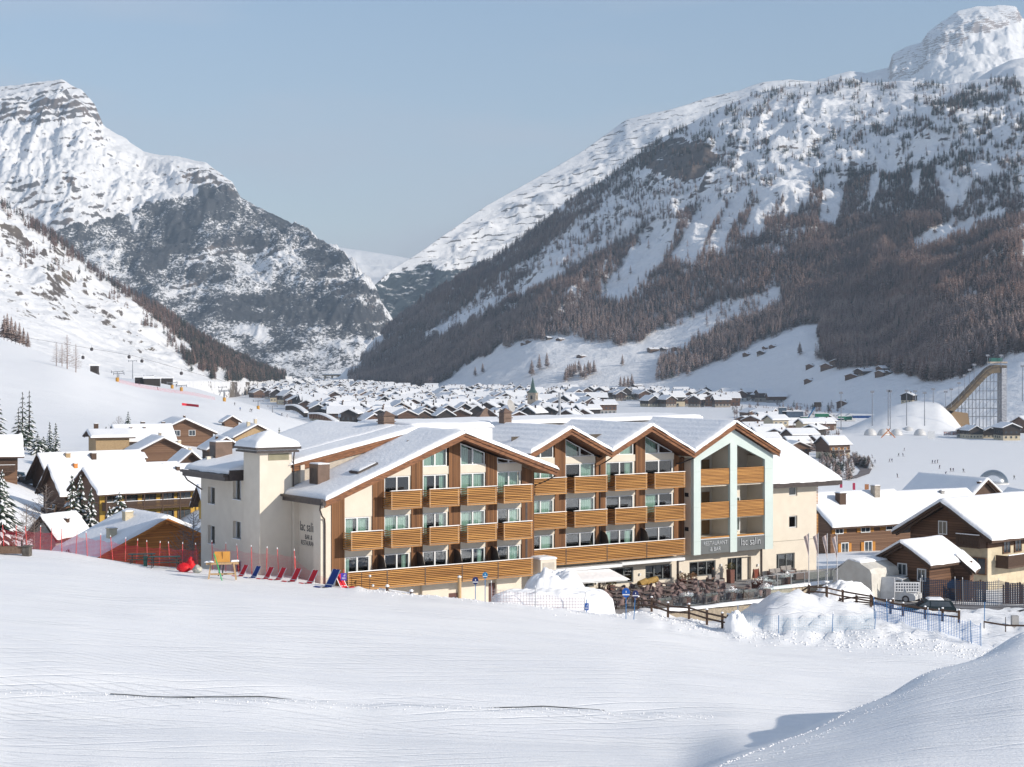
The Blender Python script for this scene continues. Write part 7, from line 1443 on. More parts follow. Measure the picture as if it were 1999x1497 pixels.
# ------------------------------------------------------------------ flags and poles
M_pole = mat('white_pole', (.62, .62, .64), .4); M_flag = mat('pale_flag', (.60, .50, .47), .8, (.45, .36, .34), 2)
for i, (px, d, ytop, lb) in enumerate(((1579, 152, 1040, 'leftmost flagpole with a limp pale flag, against the side wing wall'), (1597, 151, 1040, 'second flagpole from the left with a drooping pale flag'), (1615, 150, 1041, 'third flagpole from the left with a drooping pale flag'), (1634, 147, 1043, 'rightmost and tallest flagpole with a drooping pale flag'))):
    x, y, _ = at(px, d); z = 25.3; zt = Zy(d, ytop); e = empty('flagpole', (x, y, z), 0, lb, 'flagpole'); m = MB(); m.tube([(0, 0, -.3), (0, 0, zt - z)], .045, 8, .03); m.build('pole', M_pole, e)
    m = MB(); vs = []; H_ = zt - z
    for k in range(9):
        for j in range(7): vs.append((-.0 - .45 * (j / 6) * (1 - .12 * k), .05 * math.sin(j * 1.3 + k * .5), H_ - .1 - k * .2 - .25 * (j / 6) ** 1.5 - (.03 * k * j / 6)))
    m._a(vs, [(k * 7 + j, k * 7 + j + 1, (k + 1) * 7 + j + 1, (k + 1) * 7 + j) for k in range(8) for j in range(6)], True); m.build('flag', M_flag, e)
x, y, z = at(1612, 143); m = MB(); m.tube([(0, 0, -.4), (0, 0, 3.1)], .04, 8); m.tube([(0, 0, 2.9), (.25, -.1, 3.05)], .03, 6); m.mat(1).lathe((.0, 0, 2.2), [(.05, 0), (.3, .04), (.3, .1), (.05, .16)], 10); o = m.build('street_lamp', [M_steel, snow], None, (x, y, z)); tag(o, 'short grey lamp post with a snow-topped disc by the terrace corner', 'lamp')
# ------------------------------------------------------------------ tarpaulin-covered stack, van, car, people, road bits
M_tarp = mat('pale_tarp', (.62, .60, .55), .55, (.56, .53, .48), 1.5, .05, 3)
x, y, z = at(1690, 152); e = empty('covered_stack', (x, y, 25.2), dirrot(4840), 'large stack wrapped in pale tarpaulin with snow on its peaked top', 'covered stack')
m = MB(); nz_ = 10; vs = []; prof = [(-2.2, 0), (-2.15, 1.5), (-2.0, 2.3), (-.4, 3.35), (.3, 3.4), (1.9, 2.75), (2.05, 2.3), (2.1, 0)]
for j in range(8):
    yy = -1.9 + 3.8 * j / 7
    for k, (a, b) in enumerate(prof): vs.append((a + .06 * math.sin(j * 2.1 + k), yy, b + .07 * math.sin(j * 1.7 + k * 2.3) * (b > 0)))
n = len(prof); m._a(vs, [(j * n + k, j * n + k + 1, (j + 1) * n + k + 1, (j + 1) * n + k) for j in range(7) for k in range(n - 1)]); m._a(vs[:n], [tuple(range(n))]); m._a(vs[-n:], [tuple(range(n - 1, -1, -1))]); m.build('tarpaulin', M_tarp, e)
s = MB(); s.slab((-2.05, -1.95, 2.3), (-.4, -1.95, 3.38), (-.4, 1.95, 3.38), (-2.05, 1.95, 2.3), .14, 8, 8, 3, .05, .3); s.slab((-.4, -1.95, 3.38), (.9, -1.95, 3.18), (.9, 1.95, 3.18), (-.4, 1.95, 3.38), .14, 6, 8, 4, .05, .3); s.build('snow', snow, e)
def car(label, px, d, rz, paint, L_=4.4, W_=1.8, Hh=1.5, van=False, z=None, snowy=True, group=None, cat=None):
    x, y, z_ = at(px, d); z = z if z is not None else z_; e = empty('parked_van' if van else 'parked_car', (x, y, z), rz, label, cat or ('van' if van else 'car'), group); a = L_ / 2; w_ = W_ / 2
    low = [(-a, .32), (-a + .05, .78), (-a + .1, .88), (a - 1.1, .95), (a - .15, .82), (a, .6), (a, .32), (a - .3, .22), (-a + .2, .22)]
    cab = [(-a + .12, .86), (-a + .42, Hh - .03), (-a + 1.0, Hh), (a - 2.0, Hh), (a - 1.15, .92)] if not van else [(-a + .06, .86), (-a + .12, Hh - .04), (a - 1.7, Hh), (a - 1.2, Hh - .12), (a - .75, .94)]
    def ext(poly, w0, w1, name, m_, par):
        m = MB(); n = len(poly); vs = [(p, -w0, q) for p, q in poly] + [(p, w0, q) for p, q in poly]; vs2 = vs
        if w1 != w0: vs2 = [(p, (1 if yy > 0 else -1) * (w0 if q < 1.0 else w1), q) for p, yy, q in vs]
        m._a(vs2, [tuple(range(n)), tuple(range(2 * n - 1, n - 1, -1))] + [(i, i + n, (i + 1) % n + n, (i + 1) % n) for i in range(n)]); return m.build(name, m_, par)
    b = ext(low, w_, w_, 'body', paint, e); ext(cab, w_ - .02, w_ - .14, 'cabin', paint, e)
    m = MB(); 
    for sy in (-1, 1):
        yy = lambda q: sy * (w_ - .02 + (-.12) * (q - .86) / (Hh - .86) + .015)
        if van: qs = [[(a - 1.75, 1.02), (a - 1.0, 1.0), (a - 1.3, Hh - .2), (a - 1.75, Hh - .2)]]
        else: qs = [[(-a + .4, .95), (-.1, .97), (-.1, Hh - .08), (-a + .62, Hh - .1)], [(0, .97), (a - 1.35, .98), (a - 2.0, Hh - .1), (0, Hh - .08)]]
        for q in qs: m._a([(p, yy(r), r) for p, r in q], [(0, 1, 2, 3) if sy < 0 else (3, 2, 1, 0)])
    ws = [(a - 1.17, .96), (a - 1.98, Hh - .04)] if not van else [(a - .76, .98), (a - 1.18, Hh - .14)]
    m._a([(ws[0][0] + .02, -w_ + .12, ws[0][1]), (ws[0][0] + .02, w_ - .12, ws[0][1]), (ws[1][0] + .02, w_ - .2, ws[1][1]), (ws[1][0] + .02, -w_ + .2, ws[1][1])], [(0, 1, 2, 3)]); m.build('window', M_pane, e)
    for sx in (-a + .85, a - .85):
        for sy in (-1, 1):
            m = MB(); n = 14; m.extr([(sx + .33 * math.cos(k * 2 * math.pi / n), .33 + .33 * math.sin(k * 2 * math.pi / n)) for k in range(n)], sy * (w_ - .2), sy * (w_ + .02)); wh = m.build('wheel', M_dark, e); m = MB(); m.extr([(sx + .19 * math.cos(k * 2 * math.pi / n), .33 + .19 * math.sin(k * 2 * math.pi / n)) for k in range(n)], sy * (w_ + .02), sy * (w_ + .03)); m.build('rim', M_steel, wh)
    for sy in (-1, 1): m = MB(); m.box(a - .1, a + .02, sy * (w_ - .45) - .16, sy * (w_ - .45) + .16, .62, .76); m.build('headlight', M_sw, e)
    if snowy: s = MB(); s.slab((-a + 1.0, -w_ + .2, Hh), (a - 2.05, -w_ + .2, Hh), (a - 2.05, w_ - .2, Hh), (-a + 1.0, w_ - .2, Hh), .12, 5, 5, 2, .02, .2); s.build('snow', snow, e)
    return e
car('white van parked behind the tarpaulin stack', 1741, 150.5, -.55, mat('white_paint', (.66, .67, .68), .3), 4.8, 1.9, 2.1, van=True, z=25.1, snowy=False)
car('dark green car parked behind the post fence, snow on its roof', 1812, 141, 3.05, mat('dark_green_car', (.012, .022, .026), .25), 4.3, 1.75, 1.45, z=25.1)
x, y, z = at(1786, 150); person('person in dark blue with a purple hat standing by the banner and parked car', (x, y, z), .4, 'stand', (.03, .04, .16), (.02, .02, .05), 1.7, hat=(.25, .03, .12), fingers=True)
x, y, z = at(1791, 151); person('second person in a dark green jacket, half behind the one in dark blue', (x, y, z), 1.0, 'stand', (.02, .06, .05), (.02, .02, .03), 1.65, hat=(.4, .45, .05), fingers=True)
e = empty('banner', tuple(at(1770, 149)), -.05, 'white banner with rows of dark spots hung between two posts by the small log chalet', 'banner')
m = MB(); m.box(-1.0, 1.1, -.02, .0, .9, 1.75); m.build('cloth', M_sw, e); m = MB()
for i in range(9):
    for j in range(3): m.box(-.9 + i * .22, -.78 + i * .22, -.035, -.021, 1.0 + j * .24, 1.14 + j * .24)
m.build('spots', mat('spot_dark', (.05, .06, .08), .6), e)
for sx in (-1.05, 1.15): m = MB(); m.tube([(sx, 0, -.3), (sx, 0, 2.1)], .04, 6); m.build('post', M_pole, e)
e = empty('awning_stand', tuple(at(1836, 152)), -.05, 'dark blue canvas awning covering a stall in front of the log chalet', 'awning'); m = MB(); m._a([(-1.6, -.6, 1.5), (1.6, -.6, 1.5), (1.6, .7, 2.1), (-1.6, .7, 2.1), (-1.6, -.6, 1.05), (1.6, -.6, 1.05)], [(0, 1, 2, 3), (4, 5, 1, 0)]); m.build('canvas', mat('navy_canvas', (.015, .035, .09), .7), e); m = MB(); m.box(-1.5, 1.5, -.3, .5, 0, 1.0); m.build('counter', M_dkwood, e)
# plank palisades by the chalet
for i, (p0, p1, d, lb) in enumerate(((1867, 1926, 150.5, 'dark plank palisade left of the chalet corner'), (1957, 2012, 149.5, 'dark plank palisade right of the chalet corner'))):
    a = Vector(at(p0, d)); b = Vector(at(p1, d)); n = int((b - a).length / .2); m = MB(); r = random.Random(i)
    for k in range(n): q = (b - a) * k / n; m.box(q.x, q.x + .15, q.y - .03, q.y + .03, -.3, 1.75 + r.uniform(-.12, .18))
    o = m.build('palisade', M_dkwood, None, tuple(a)); tag(o, lb, 'fence')
# road strip
rp = [at(px, d) for px, d in ((1655, 146), (1750, 144.5), (1850, 143.5), (1950, 143), (2060, 142))]; rq = [at(px, d) for px, d in ((1655, 151), (1750, 149.5), (1850, 148.5), (1950, 148), (2060, 147))]
m = MB()
for i in range(4): 
    for k in range(6):
        f0, f1 = k / 6, (k + 1) / 6; L2 = lambda A, B, f: tuple(Vector(A).lerp(Vector(B), f) + Vector((0, 0, .05)))
        c4 = [L2(rp[i], rp[i + 1], f0), L2(rp[i], rp[i + 1], f1), L2(rq[i], rq[i + 1], f1), L2(rq[i], rq[i + 1], f0)]; m.quad(*[(a, b, gz(a, b) + .04) for a, b, c in c4])
o = m.build('road', mat('wet_asphalt', (.11, .10, .105), .6, (.26, .26, .27), .8, 0)); tag(o, kind='structure')
x, y, z = at(1906, 127); m = MB(); m.tube([(0, 0, -.2), (.05, 0, 1.9)], .03, 6); o = m.build('marker_pole', M_pblue, None, at(1921, 128)); tag(o, 'tall turquoise marker pole leaning in the snow at the right', 'pole')
m = MB(); m.tube([(0, 0, -.3), (0, 0, 1.0)], .03, 6); o = m.build('marker_pole', M_dark, None, at(1963, 127)); tag(o, 'thin dark wire post in the snow at the far right', 'pole')
m = MB(); m.box(-.25, .25, -.2, .2, -.2, .85); o = m.build('distribution_box', M_wgrey, None, at(1981, 130)); tag(o, 'small grey utility box standing in the snow at the far right', 'utility box')
fence('low wire fence at the far right of the snow bank', gp([(1921, 126.5), (1963, 126), (2005, 125.5)]), .55, (.5,), cap=False, pr=.03, name='wire_fence')

# thin dark tubes drawn as a dark line along the snowcat road
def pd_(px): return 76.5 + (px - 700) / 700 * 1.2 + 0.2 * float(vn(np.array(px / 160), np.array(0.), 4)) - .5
for k, (p0, p1, r_, lb) in enumerate(((215, 380, .022, 'short dark line lying in the foreground snow track'), (300, 1180, .026, 'long thin dark line lying in the snow track across the foreground'))):
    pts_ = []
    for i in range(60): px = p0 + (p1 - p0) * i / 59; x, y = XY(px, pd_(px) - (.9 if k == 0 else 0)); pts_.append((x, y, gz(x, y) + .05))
    o_ = pts_[0]; m = MB(); m.tube([(a - o_[0], b - o_[1], c - o_[2]) for a, b, c in pts_], r_, 5); o = m.build('dark_line', mat('line_dark', (.05, .055, .06), .6), None, o_); tag(o, lb, 'dark_line')
# crumbs and clods of broken snow where ploughs and feet have been
def clods(name, label, pts, seed):
    r = np.random.RandomState(seed); base = np.array([(0, 0, 1), (1, 0, .1), (0, 1, 0), (-1, 0, .1), (0, -1, 0), (0, 0, -.4)]); f0 = np.array([(0, 1, 2), (0, 2, 3), (0, 3, 4), (0, 4, 1), (5, 2, 1), (5, 3, 2), (5, 4, 3), (5, 1, 4)]); V = []; Fc = []
    for i, (x, y, s) in enumerate(pts):
        a = r.rand() * 6.28; c, q = math.cos(a), math.sin(a); b = base * s * (.6 + .8 * r.rand(6, 1)) * (1, .8, .65); z = gz(x, y)
        V.append(np.stack([b[:, 0] * c - b[:, 1] * q + x, b[:, 0] * q + b[:, 1] * c + y, b[:, 2] + z], 1)); Fc.append(f0 + 6 * i)
    o = obj(name, np_mesh(name, np.concatenate(V), np.concatenate(Fc), [snow], smooth=False)); tag(o, label, 'snow clods', kind='stuff')
rc = np.random.RandomState(5); P_ = []
for i in range(1700):
    px = rc.uniform(1190, 1960); d = np.interp(px, [1190, 1255, 1340, 1430, 1500, 1700, 1960], [122, 125, 121, 118.5, 117.5, 117, 113]) + rc.randn() * 1.6; x, y = XY(px, d); P_.append((x, y, .03 + .12 * rc.rand() ** 3))
for i in range(700): px = rc.uniform(700, 1190); x, y = XY(px, 121.5 + rc.randn() * 1.2); P_.append((x, y, .03 + .08 * rc.rand() ** 2))
for i in range(900): px = rc.uniform(0, 1400); d = 75.2 + (px - 700) / 700 * 1.2 + 0.2 * float(vn(np.array(px / 160), np.array(0.), 4)) + rc.randn() * .5; x, y = XY(px, d); P_.append((x, y, .015 + .05 * rc.rand() ** 2))
clods('snow_clods', 'broken crumbs of snow along the ploughed edges below the terrace', P_, 2)
P_ = []; cp = [(1340, 1497), (1480, 1452), (1560, 1418), (1650, 1380), (1740, 1335), (1850, 1278), (1960, 1236), (2010, 1222)]
for i in range(1500):
    px = rc.uniform(1330, 2010); d = np.interp(px, [1340, 1430, 1500, 1650, 1800, 2000], [47.5, 51, 54, 61, 67, 74]) - .2 - abs(rc.randn()) * .35; x, y = XY(px, d); P_.append((x, y, .012 + .05 * rc.rand() ** 2))
for i in range(95):      # a line of footprints climbing the bank
    f = i / 95; px = 1490 + 520 * f; d = np.interp(px, [1490, 1700, 2010], [49.5, 58.5, 70]) + (.22 if i % 2 else -.22) + rc.randn() * .12; x, y = XY(px, d)
    for k in range(3): P_.append((x + rc.randn() * .16, y + rc.randn() * .12, .012 + .035 * rc.rand()))
clods('footprints', 'line of trodden footprints and crumbs climbing the smooth bank at lower right', P_, 3)
# ------------------------------------------------------------------ big-air ramp, snow hill, domes
def vz(px, py, z=0): return (CZ - z) * F / (py - HY)
# landing hill (real snow mound in front of the ramp)
def mound(name, px0, px1, n, ridge, dnear, dfar, kind='structure'):
    pxs_ = np.linspace(px0, px1, n); S = np.linspace(0, 1, 40); d = dnear + (dfar - dnear) * S[:, None] + pxs_[None] * 0; zr = np.interp(pxs_, [a for a, b in ridge], [Zy(dfar, b) for a, b in ridge]); zr = blur(zr[None], 5, 1)[0]; z = np.sin(S * math.pi / 2)[:, None] * np.maximum(zr, -.5)[None] - .2
    x = (pxs_[None] - CX) / F * d; z = z + fbm(x / 8, d / 8, 3, 5) * .35
    S2 = np.linspace(.05, .4, 6)[:, None]; d2 = dfar + S2 * 120 + pxs_[None] * 0; x2 = (pxs_[None] - CX) / F * d2; z2 = np.maximum(zr[None], -.5) * (1 - S2 * 2.4) - .5; X = np.vstack([x, x2]); D = np.vstack([d, d2]); Zz = np.vstack([z, z2])
    o = obj(name, np_mesh(name, np.stack([X, D, Zz], -1).reshape(-1, 3), grid_faces(*X.shape), [gsnow], smooth=True)); tag(o, kind=kind); return o
mound('snow_hill', 1640, 1900, 90, [(1640, 839), (1665, 829), (1700, 812), (1740, 792), (1780, 782), (1835, 783), (1855, 800), (1880, 836), (1900, 842)], 1062, 1135)
M_scaf = mat('scaffold_grey', (.26, .27, .30), .5, metal=.3); M_deck = mat('ramp_deck', (.21, .155, .09), .7, (.10, .08, .06), .5)
rp_ = empty('big_air_ramp', XY(1900, 1120) + (0,), 0, 'tall scaffold ski ramp with a curved tan inrun above the far snow field', 'ski ramp')
D0 = 1120.0; RX = XY(1900, D0)[0]
def RP(px, py, dd=0): x = (px - CX) / F * (D0 + dd) - RX; return (x, dd, Zy(D0 + dd, py))
prof = [(1838, 799), (1850, 794), (1862, 784), (1878, 768), (1902, 742), (1924, 719), (1933, 713), (1944, 711), (1962, 712)]
m = MB(); vs = []
for px, py in prof: a = RP(px, py); vs += [(a[0], -4, a[2] - .3), (a[0], 5, a[2] - .3), (a[0], -4, a[2] - 5.4), (a[0], 5, a[2] - 5.4)]
n = len(prof); fs = []
for i in range(n - 1):
    a, b = i * 4, i * 4 + 4; fs += [(a, b, b + 1, a + 1), (a + 2, a + 3, b + 3, b + 2), (a, a + 2, b + 2, b), (a + 1, b + 1, b + 3, a + 3)]
m._a(vs, fs + [(0, 1, 3, 2)]); dk = m.build('deck', M_deck, rp_)
m = MB()
for i in range(n - 1): a = RP(*prof[i]); b = RP(*prof[i + 1]); m.bar((a[0], -4.1, a[2] + .9), (b[0], -4.1, b[2] + .9), .25); m.bar((a[0], -4.2, a[2] - 1.6), (b[0], -4.2, b[2] - 2.0), .35)
m.build('side_rail', M_dkwood, dk)
m = MB(); top = lambda px: np.interp(px, [a for a, b in prof], [b for a, b in prof])
for px in range(1846, 1963, 7):
    a = RP(px, top(px) + 6)
    for yy in (-3.5, 4.5): m.bar((a[0], yy, -1), (a[0], yy, a[2] - 1.5), .28)
for py in (728, 745, 763, 780, 797, 813):
    xs = [px for px in range(1846, 1963, 7) if top(px) + 4 < py]
    if len(xs) > 1: a = RP(xs[0], py); b = RP(xs[-1], py); m.bar((a[0], -3.7, a[2]), (b[0], -3.7, b[2]), .24); m.bar((a[0], 4.6, a[2]), (b[0], 4.6, b[2]), .24)
for i, px in enumerate(range(1853, 1956, 14)):
    for py in (734, 760, 788, 810):
        if top(px) + 8 < py: a = RP(px - 6, py + 8); b = RP(px + 6, py - 8); m.bar((a[0], -3.6, a[2]), (b[0], -3.6, b[2]), .16)
m.build('scaffold', M_scaf, rp_)
m = MB(); a = RP(1958, 712); m.box(a[0] - 2.0, a[0] + 1.2, -4.5, 5, -1, a[2] - 2)
m.build('lift_tower', mat('tower_mesh', (.50, .50, .52), .6, (.30, .31, .34), .6, 0, None, .3, (1, 1, 4), lo=.45, hi=.55), rp_)
m = MB(); a = RP(1945, 709); m.box(a[0] - 5, a[0] + 6, -4, 4, a[2], a[2] + 1.0); m.mat(1).box(a[0] - 4, a[0] + 3, -3, 3, a[2] + 1.1, a[2] + 3.5); m.build('start_hut', [mat('pale_banner', (.55, .45, .35), .7), mat('green_sheet', (.04, .16, .13), .6)], rp_)
m = MB(); a = RP(1843, 800); b = RP(1868, 838); m.extr([(a[0], a[2]), (b[0] + 6, a[2] - 2), (b[0] + 8, -1), (b[0] - 1, -1)][::-1], -4, 4); m.build('take_off_wall', mat('tan_board', (.30, .20, .11), .7), rp_)
def mast(label, px, pb, pt, d, grp, head=True, w_=.35):
    x, y = XY(px, d); zb = Zy(d, pb); m = MB(); m.tube([(0, 0, -1), (0, 0, Zy(d, pt) - zb)], w_, 5, w_ * .6)
    if head: m.box(-1.1, 1.1, -.3, .3, Zy(d, pt) - zb - .5, Zy(d, pt) - zb + .7)
    o = m.build('floodlight_mast', M_scaf, None, (x, y, zb)); tag(o, label, 'mast', grp)
for i, (px, pt, pb) in enumerate(((1846, 765, 795), (1857, 760, 792), (1872, 748, 780), (1883, 733, 762), (1893, 722, 750), (1902, 712, 740), (1928, 694, 714), (1954, 694, 714))): mast('thin floodlight mast along the ramp inrun, %s from the left' % ORD[i], px, pb, pt, 1116, 'masts along the ramp', True, .22)
for i, (px, pt, pb) in enumerate(((1642, 767, 836), (1703, 765, 828), (1734, 763, 828), (1738, 764, 834), (1770, 763, 828), (1805, 767, 828), (1822, 760, 783), (1787, 764, 780), (1996, 715, 780))): mast(('tall grey floodlight mast beside the landing hill, %s from the left' % ORD[i]) if i < 6 else ['short mast on top of the landing hill, right one', 'short mast on top of the landing hill, left one', 'tall grey floodlight mast at the right photo edge'][i - 6], px, pb, pt, 1060, 'masts beside the landing hill', True, .3)
# dome tents
M_dome = mat('dome_white', (.68, .67, .66), .45)
for i, (px, r_) in enumerate(((1699, 12.5), (1725, 12), (1750, 12), (1773, 13), (1796, 12))):
    x, y = XY(px, 1045 if i != 3 else 1070); rr = r_ * 1050 / F; m = MB(); pr_ = [(rr * math.cos(a), rr * 1.05 * math.sin(a)) for a in [k * math.pi / 2 / 8 for k in range(9)]]; pr_[-1] = (.01, rr * 1.05); m.lathe((0, 0, -.2), pr_, 18); o = m.build('dome_tent', M_dome, None, (x, y, .3)); tag(o, ['first white dome tent from the left', 'second white dome tent from the left', 'middle white dome tent of the five', 'tallest white dome tent, fourth from the left', 'greyish dome tent at the right end of the row'][i], 'dome tent')
M_bub = glassmat('bubble', (.93, .94, .95), .02, .3)
x, y = XY(1939, 640); e = empty('clear_dome', (x, y, 0), 0, 'big transparent bubble dome standing on the snow field', 'dome'); rr = 29 * 640 / F; m = MB(); pr_ = [(rr * math.cos(a), rr * .95 * math.sin(a)) for a in [k * math.pi / 2 / 10 for k in range(11)]]; pr_[-1] = (.01, rr * .95); m.lathe((0, 0, 0), pr_, 28); m.build('membrane', M_bub, e); m = MB(); m.lathe((0, 0, -.3), [(rr * 1.04, 0), (rr * 1.04, .7), (rr * .98, .8)], 24); m.build('base_ring', M_dome, e)
e = empty('event_gate', XY(1734, 1010) + (.2,), 0, 'orange crossed gate with flat feet before the dome tents', 'gate'); m = MB(); m.bar((-4, 0, 0), (1, 0, 5.2), .5); m.bar((4, 0, 0), (-1, 0, 5.2), .5); m.bar((-2, 0, 2.6), (2, 0, 2.6), .4); m.build('frame', mat('orange_paint', (.55, .20, .06), .6), e)
def board(label, px, py, w_, h_, d, c, txt=None, tc=(.5, .1, .05), z=None):
    x, y = XY(px, d); z0 = Zy(d, py) if z is None else z; e = empty('advertising_board', (x, y, z0), 0, label, 'board'); m = MB(); m.box(-w_ / 2, w_ / 2, -.1, .1, 0, h_); m.build('panel', mat('board_%d_%d_%d' % tuple(int(q * 99) for q in c), c, .6), e)
    if txt: o = text(txt, h_ * .8, 0, -.14, h_ * .2, mat('board_ink', tc, .6), (R(90), 0, 0), .02, 1.15, parent=e, align='CENTER')
    return e
board('snow-white bank board with small red lettering below the ramp foot', 1857, 850, 9, 2.6, 1020, (.70, .70, .72), 'THE BIG', (.45, .09, .04)); board('square white board on green feet right of the domes', 1818, 856, 4.2, 4.2, 1000, (.70, .71, .72))
# blue and green works along the stadium
for i, (px, py, w_, h_, c, lb) in enumerate(((1702, 813, 25, 1.4, (.03, .16, .5), 'long blue banner strip at the foot of the landing hill'), (1618, 817, 20, 1.0, (.05, .16, .36), 'blue banner strip along the stadium fence, left'), (1605, 795, 9, 2.2, (.03, .22, .12), 'green container row beside the blue banners, left'), (1650, 800, 9, 2.4, (.03, .24, .14), 'green container row beside the blue banners, right'), (1570, 800, 5, 2.0, (.04, .2, .12), 'small green container left of the crane'), (1548, 812, 14, 4.0, (.10, .14, .2), 'dark grandstand scaffold beside the crane'), (1528, 802, 5, 9, (.09, .13, .18), 'dark scaffold tower left of the grandstand'))):
    x, y = XY(px, 1150); m = MB(); m.box(-w_ / 2, w_ / 2, 0, 2.4, 0, h_); m.mat(1).box(-w_ / 2, w_ / 2, -.1, 2.5, h_, h_ + .35); o = m.build('event_structure', [mat('ev_%d' % i, c, .6, tuple(q * .6 for q in c), .8), snow], None, (x, y, Zy(1150, py + 3) if py > 805 else Zy(1350, py + 2))); tag(o, lb, 'event structure')
for i, px in enumerate((1582, 1602, 1622, 1642, 1660)):
    x, y = XY(px, 1280); m = MB(); m.extr([(-4, 0), (4, 0), (4, 3), (0, 5.4), (-4, 3)], 0, 7); o = m.build('marquee', M_dome, None, (x, y, .2)); tag(o, 'white marquee tent in the stadium row, %s from the left' % ORD[i], 'tent', 'white marquees in the stadium')
x, y = XY(1570, 1200); e = empty('crane', (x, y, 0), 0, 'blue telescopic crane with a dark basket above the stadium', 'crane'); m = MB(); m.bar((0, 0, 1), (7.5, 0, 13), .8); m.build('boom', mat('crane_blue', (.02, .14, .32), .5), e); m = MB(); m.box(7, 11.5, -1.5, 1.5, 12.8, 16); m.build('basket', M_blue, e); m = MB(); m.box(-3, 1, -1.5, 1.5, 0, 1.6); m.build('carrier', M_blue, e)
# small chalets under the ramp
for i, (px, d, w_, lb) in enumerate(((1886, 1010, 9, 'small snow-roofed hut right under the ramp, left'), (1906, 1000, 8, 'timber-gabled hut right under the ramp, middle'), (1934, 1005, 9, 'dark gabled hut right of the ramp foot'), (1975, 980, 12, 'pale two-storey house with a gable at the right edge'), (1992, 1080, 13, 'brown block house at the right photo edge'), (1770, 1133, 9, 'small pale chalet standing on the landing hill top'))):
    x, y = XY(px, d); o = obj('chalet', FP[[0, 5, 9, 1, 6, 1][i]]); z = Zy(1135, 785) - .8 if i == 5 else gz(x, y); s_ = w_ / 12; o.location = (x, y, z); o.scale = (s_,) * 3; o.rotation_euler = (0, 0, (-.3, .2, -.2, .1, -1.2, -.5)[i]); tag(o, lb, 'chalet')
# cross-country skiers on the field
rk = random.Random(8); LB = 'tiny dark figure of a cross-country skier on the white field'
SK = [(1765, 880), (1754, 891), (1763, 891), (1736, 902), (1741, 902), (1820, 905), (1825, 905), (1830, 904), (1856, 921), (1861, 921), (1881, 922), (1834, 915), (1846, 928), (1752, 932), (1809, 945), (1800, 943), (1861, 941), (1866, 940), (1863, 944), (1831, 942), (1703, 894), (1612, 868), (1606, 868), (1959, 937), (1980, 936), (1708, 904)]
lab = {}
for i, (px, py) in enumerate(SK):
    d = 46 * F / (py - HY); x, y = XY(px, d); person(LB, (x, y, gz(x, y)), rk.uniform(0, 6.28), 'skate', (rk.uniform(.01, .06), rk.uniform(.01, .05), rk.uniform(.02, .10)), (.02, .02, .03), 1.8, group='skiers on the right-hand snow field', skis=True)
LB2 = 'tiny skier on the left-hand ski hill'
for i, (px, py, dd, c) in enumerate(((469, 822, 760, (.02, .12, .4)), (491, 820, 780, (.03, .03, .04)), (488, 821, 780, (.03, .03, .04)), (458, 808, 850, (.03, .03, .04)), (345, 755, 1050, (.03, .03, .04)), (308, 769, 850, (.03, .03, .04)), (272, 755, 860, (.05, .03, .03)), (550, 813, 900, (.03, .03, .04)), (560, 815, 900, (.03, .03, .05)))):
    x, y, z = at(px, dd); person(LB2, (x, y, z), i, 'skate', c, (.03, .03, .04), 1.8, group='skiers on the left hill', skis=True)
# ski-school fences, huts, cars near the field
board('red banner on a pole behind the hotel side wing, left', 1642, 952, .8, 2.0, 560, (.42, .03, .08)); board('red banner on a pole behind the hotel side wing, right', 1667, 956, .8, 2.2, 560, (.42, .03, .08)); board('tall yellow banner standing beside the ski track', 1825, 958, 1.5, 3.4, 560, (.55, .33, .03)); board('orange poster board left of the brown kiosk', 1692, 956, 1.3, 1.8, 560, (.40, .17, .07))
x, y = XY(1712, 565); e = empty('kiosk', (x, y, gz(x, y)), 0, 'brown kiosk with a flat snow roof at the edge of the field', 'kiosk'); m = MB(); m.box(-2.6, 2.6, 0, 3, 0, 2.3); m.build('wall', M_logb, e); m = MB(); m.box(-2.8, 2.8, -.2, 3.2, 2.3, 2.6); m.build('roof_snow', snow, e)
for i, (px, c, lb) in enumerate(((1767, (.02, .12, .20), 'teal car parked by the field, leftmost'), (1779, (.03, .03, .035), 'dark car parked by the field, second'), (1790, (.05, .05, .055), 'dark grey car parked by the field, third'), (1798, (.02, .02, .02), 'black car parked by the field, rightmost'))): car(lb, px, 552, .3, mat('far_car_%d' % i, c, .3), z=gz(*XY(px, 552)))
for i, (px, d, c, lb) in enumerate(((24, 310, (.03, .06, .09), 'snow-buried dark car in the left yard, with a long snow cover'), (58, 305, (.05, .05, .06), 'second snow-buried car in the left yard'))): car(lb, px, d, .2, mat('buried_car_%d' % i, c, .3))
# curved road with dark hedge beside the chalet
m = MB(); cr_ = [(1640, 880), (1668, 892), (1690, 906), (1702, 916), (1697, 925), (1672, 934)]; pts_ = [XY(a, 46 * F / (b - HY)) for a, b in cr_]
for i in range(len(pts_) - 1):
    (a, b), (c, d) = pts_[i], pts_[i + 1]; m.quad((a, b, .15), (c, d, .15), (c - 6, d - 6, .15), (a - 6, b - 6, .15))
o = m.build('road', mat('valley_road', (.14, .11, .10), .8, (.22, .20, .20), .3)); tag(o, kind='structure')
n = 260; rb = np.random.RandomState(3); px = rb.uniform(1600, 1700, n); py = 884 + (px - 1600) * .3 + rb.uniform(0, 40, n) * (px < 1665) + rb.uniform(-3, 3, n); d = 46 * F / (py - HY); x = (px - CX) / F * d
o = obj('bare_hedge', merge('bare_hedge', P_C, x, d, x * 0, 2.5 + 2.5 * rb.rand(n), [M_larch2, snow, M_spruce], rb.choice([0, 0, 1, 2], n), 3, wk=2.0)); tag(o, 'tangle of frosted bare bushes below the two-storey chalet', 'bushes', kind='stuff')
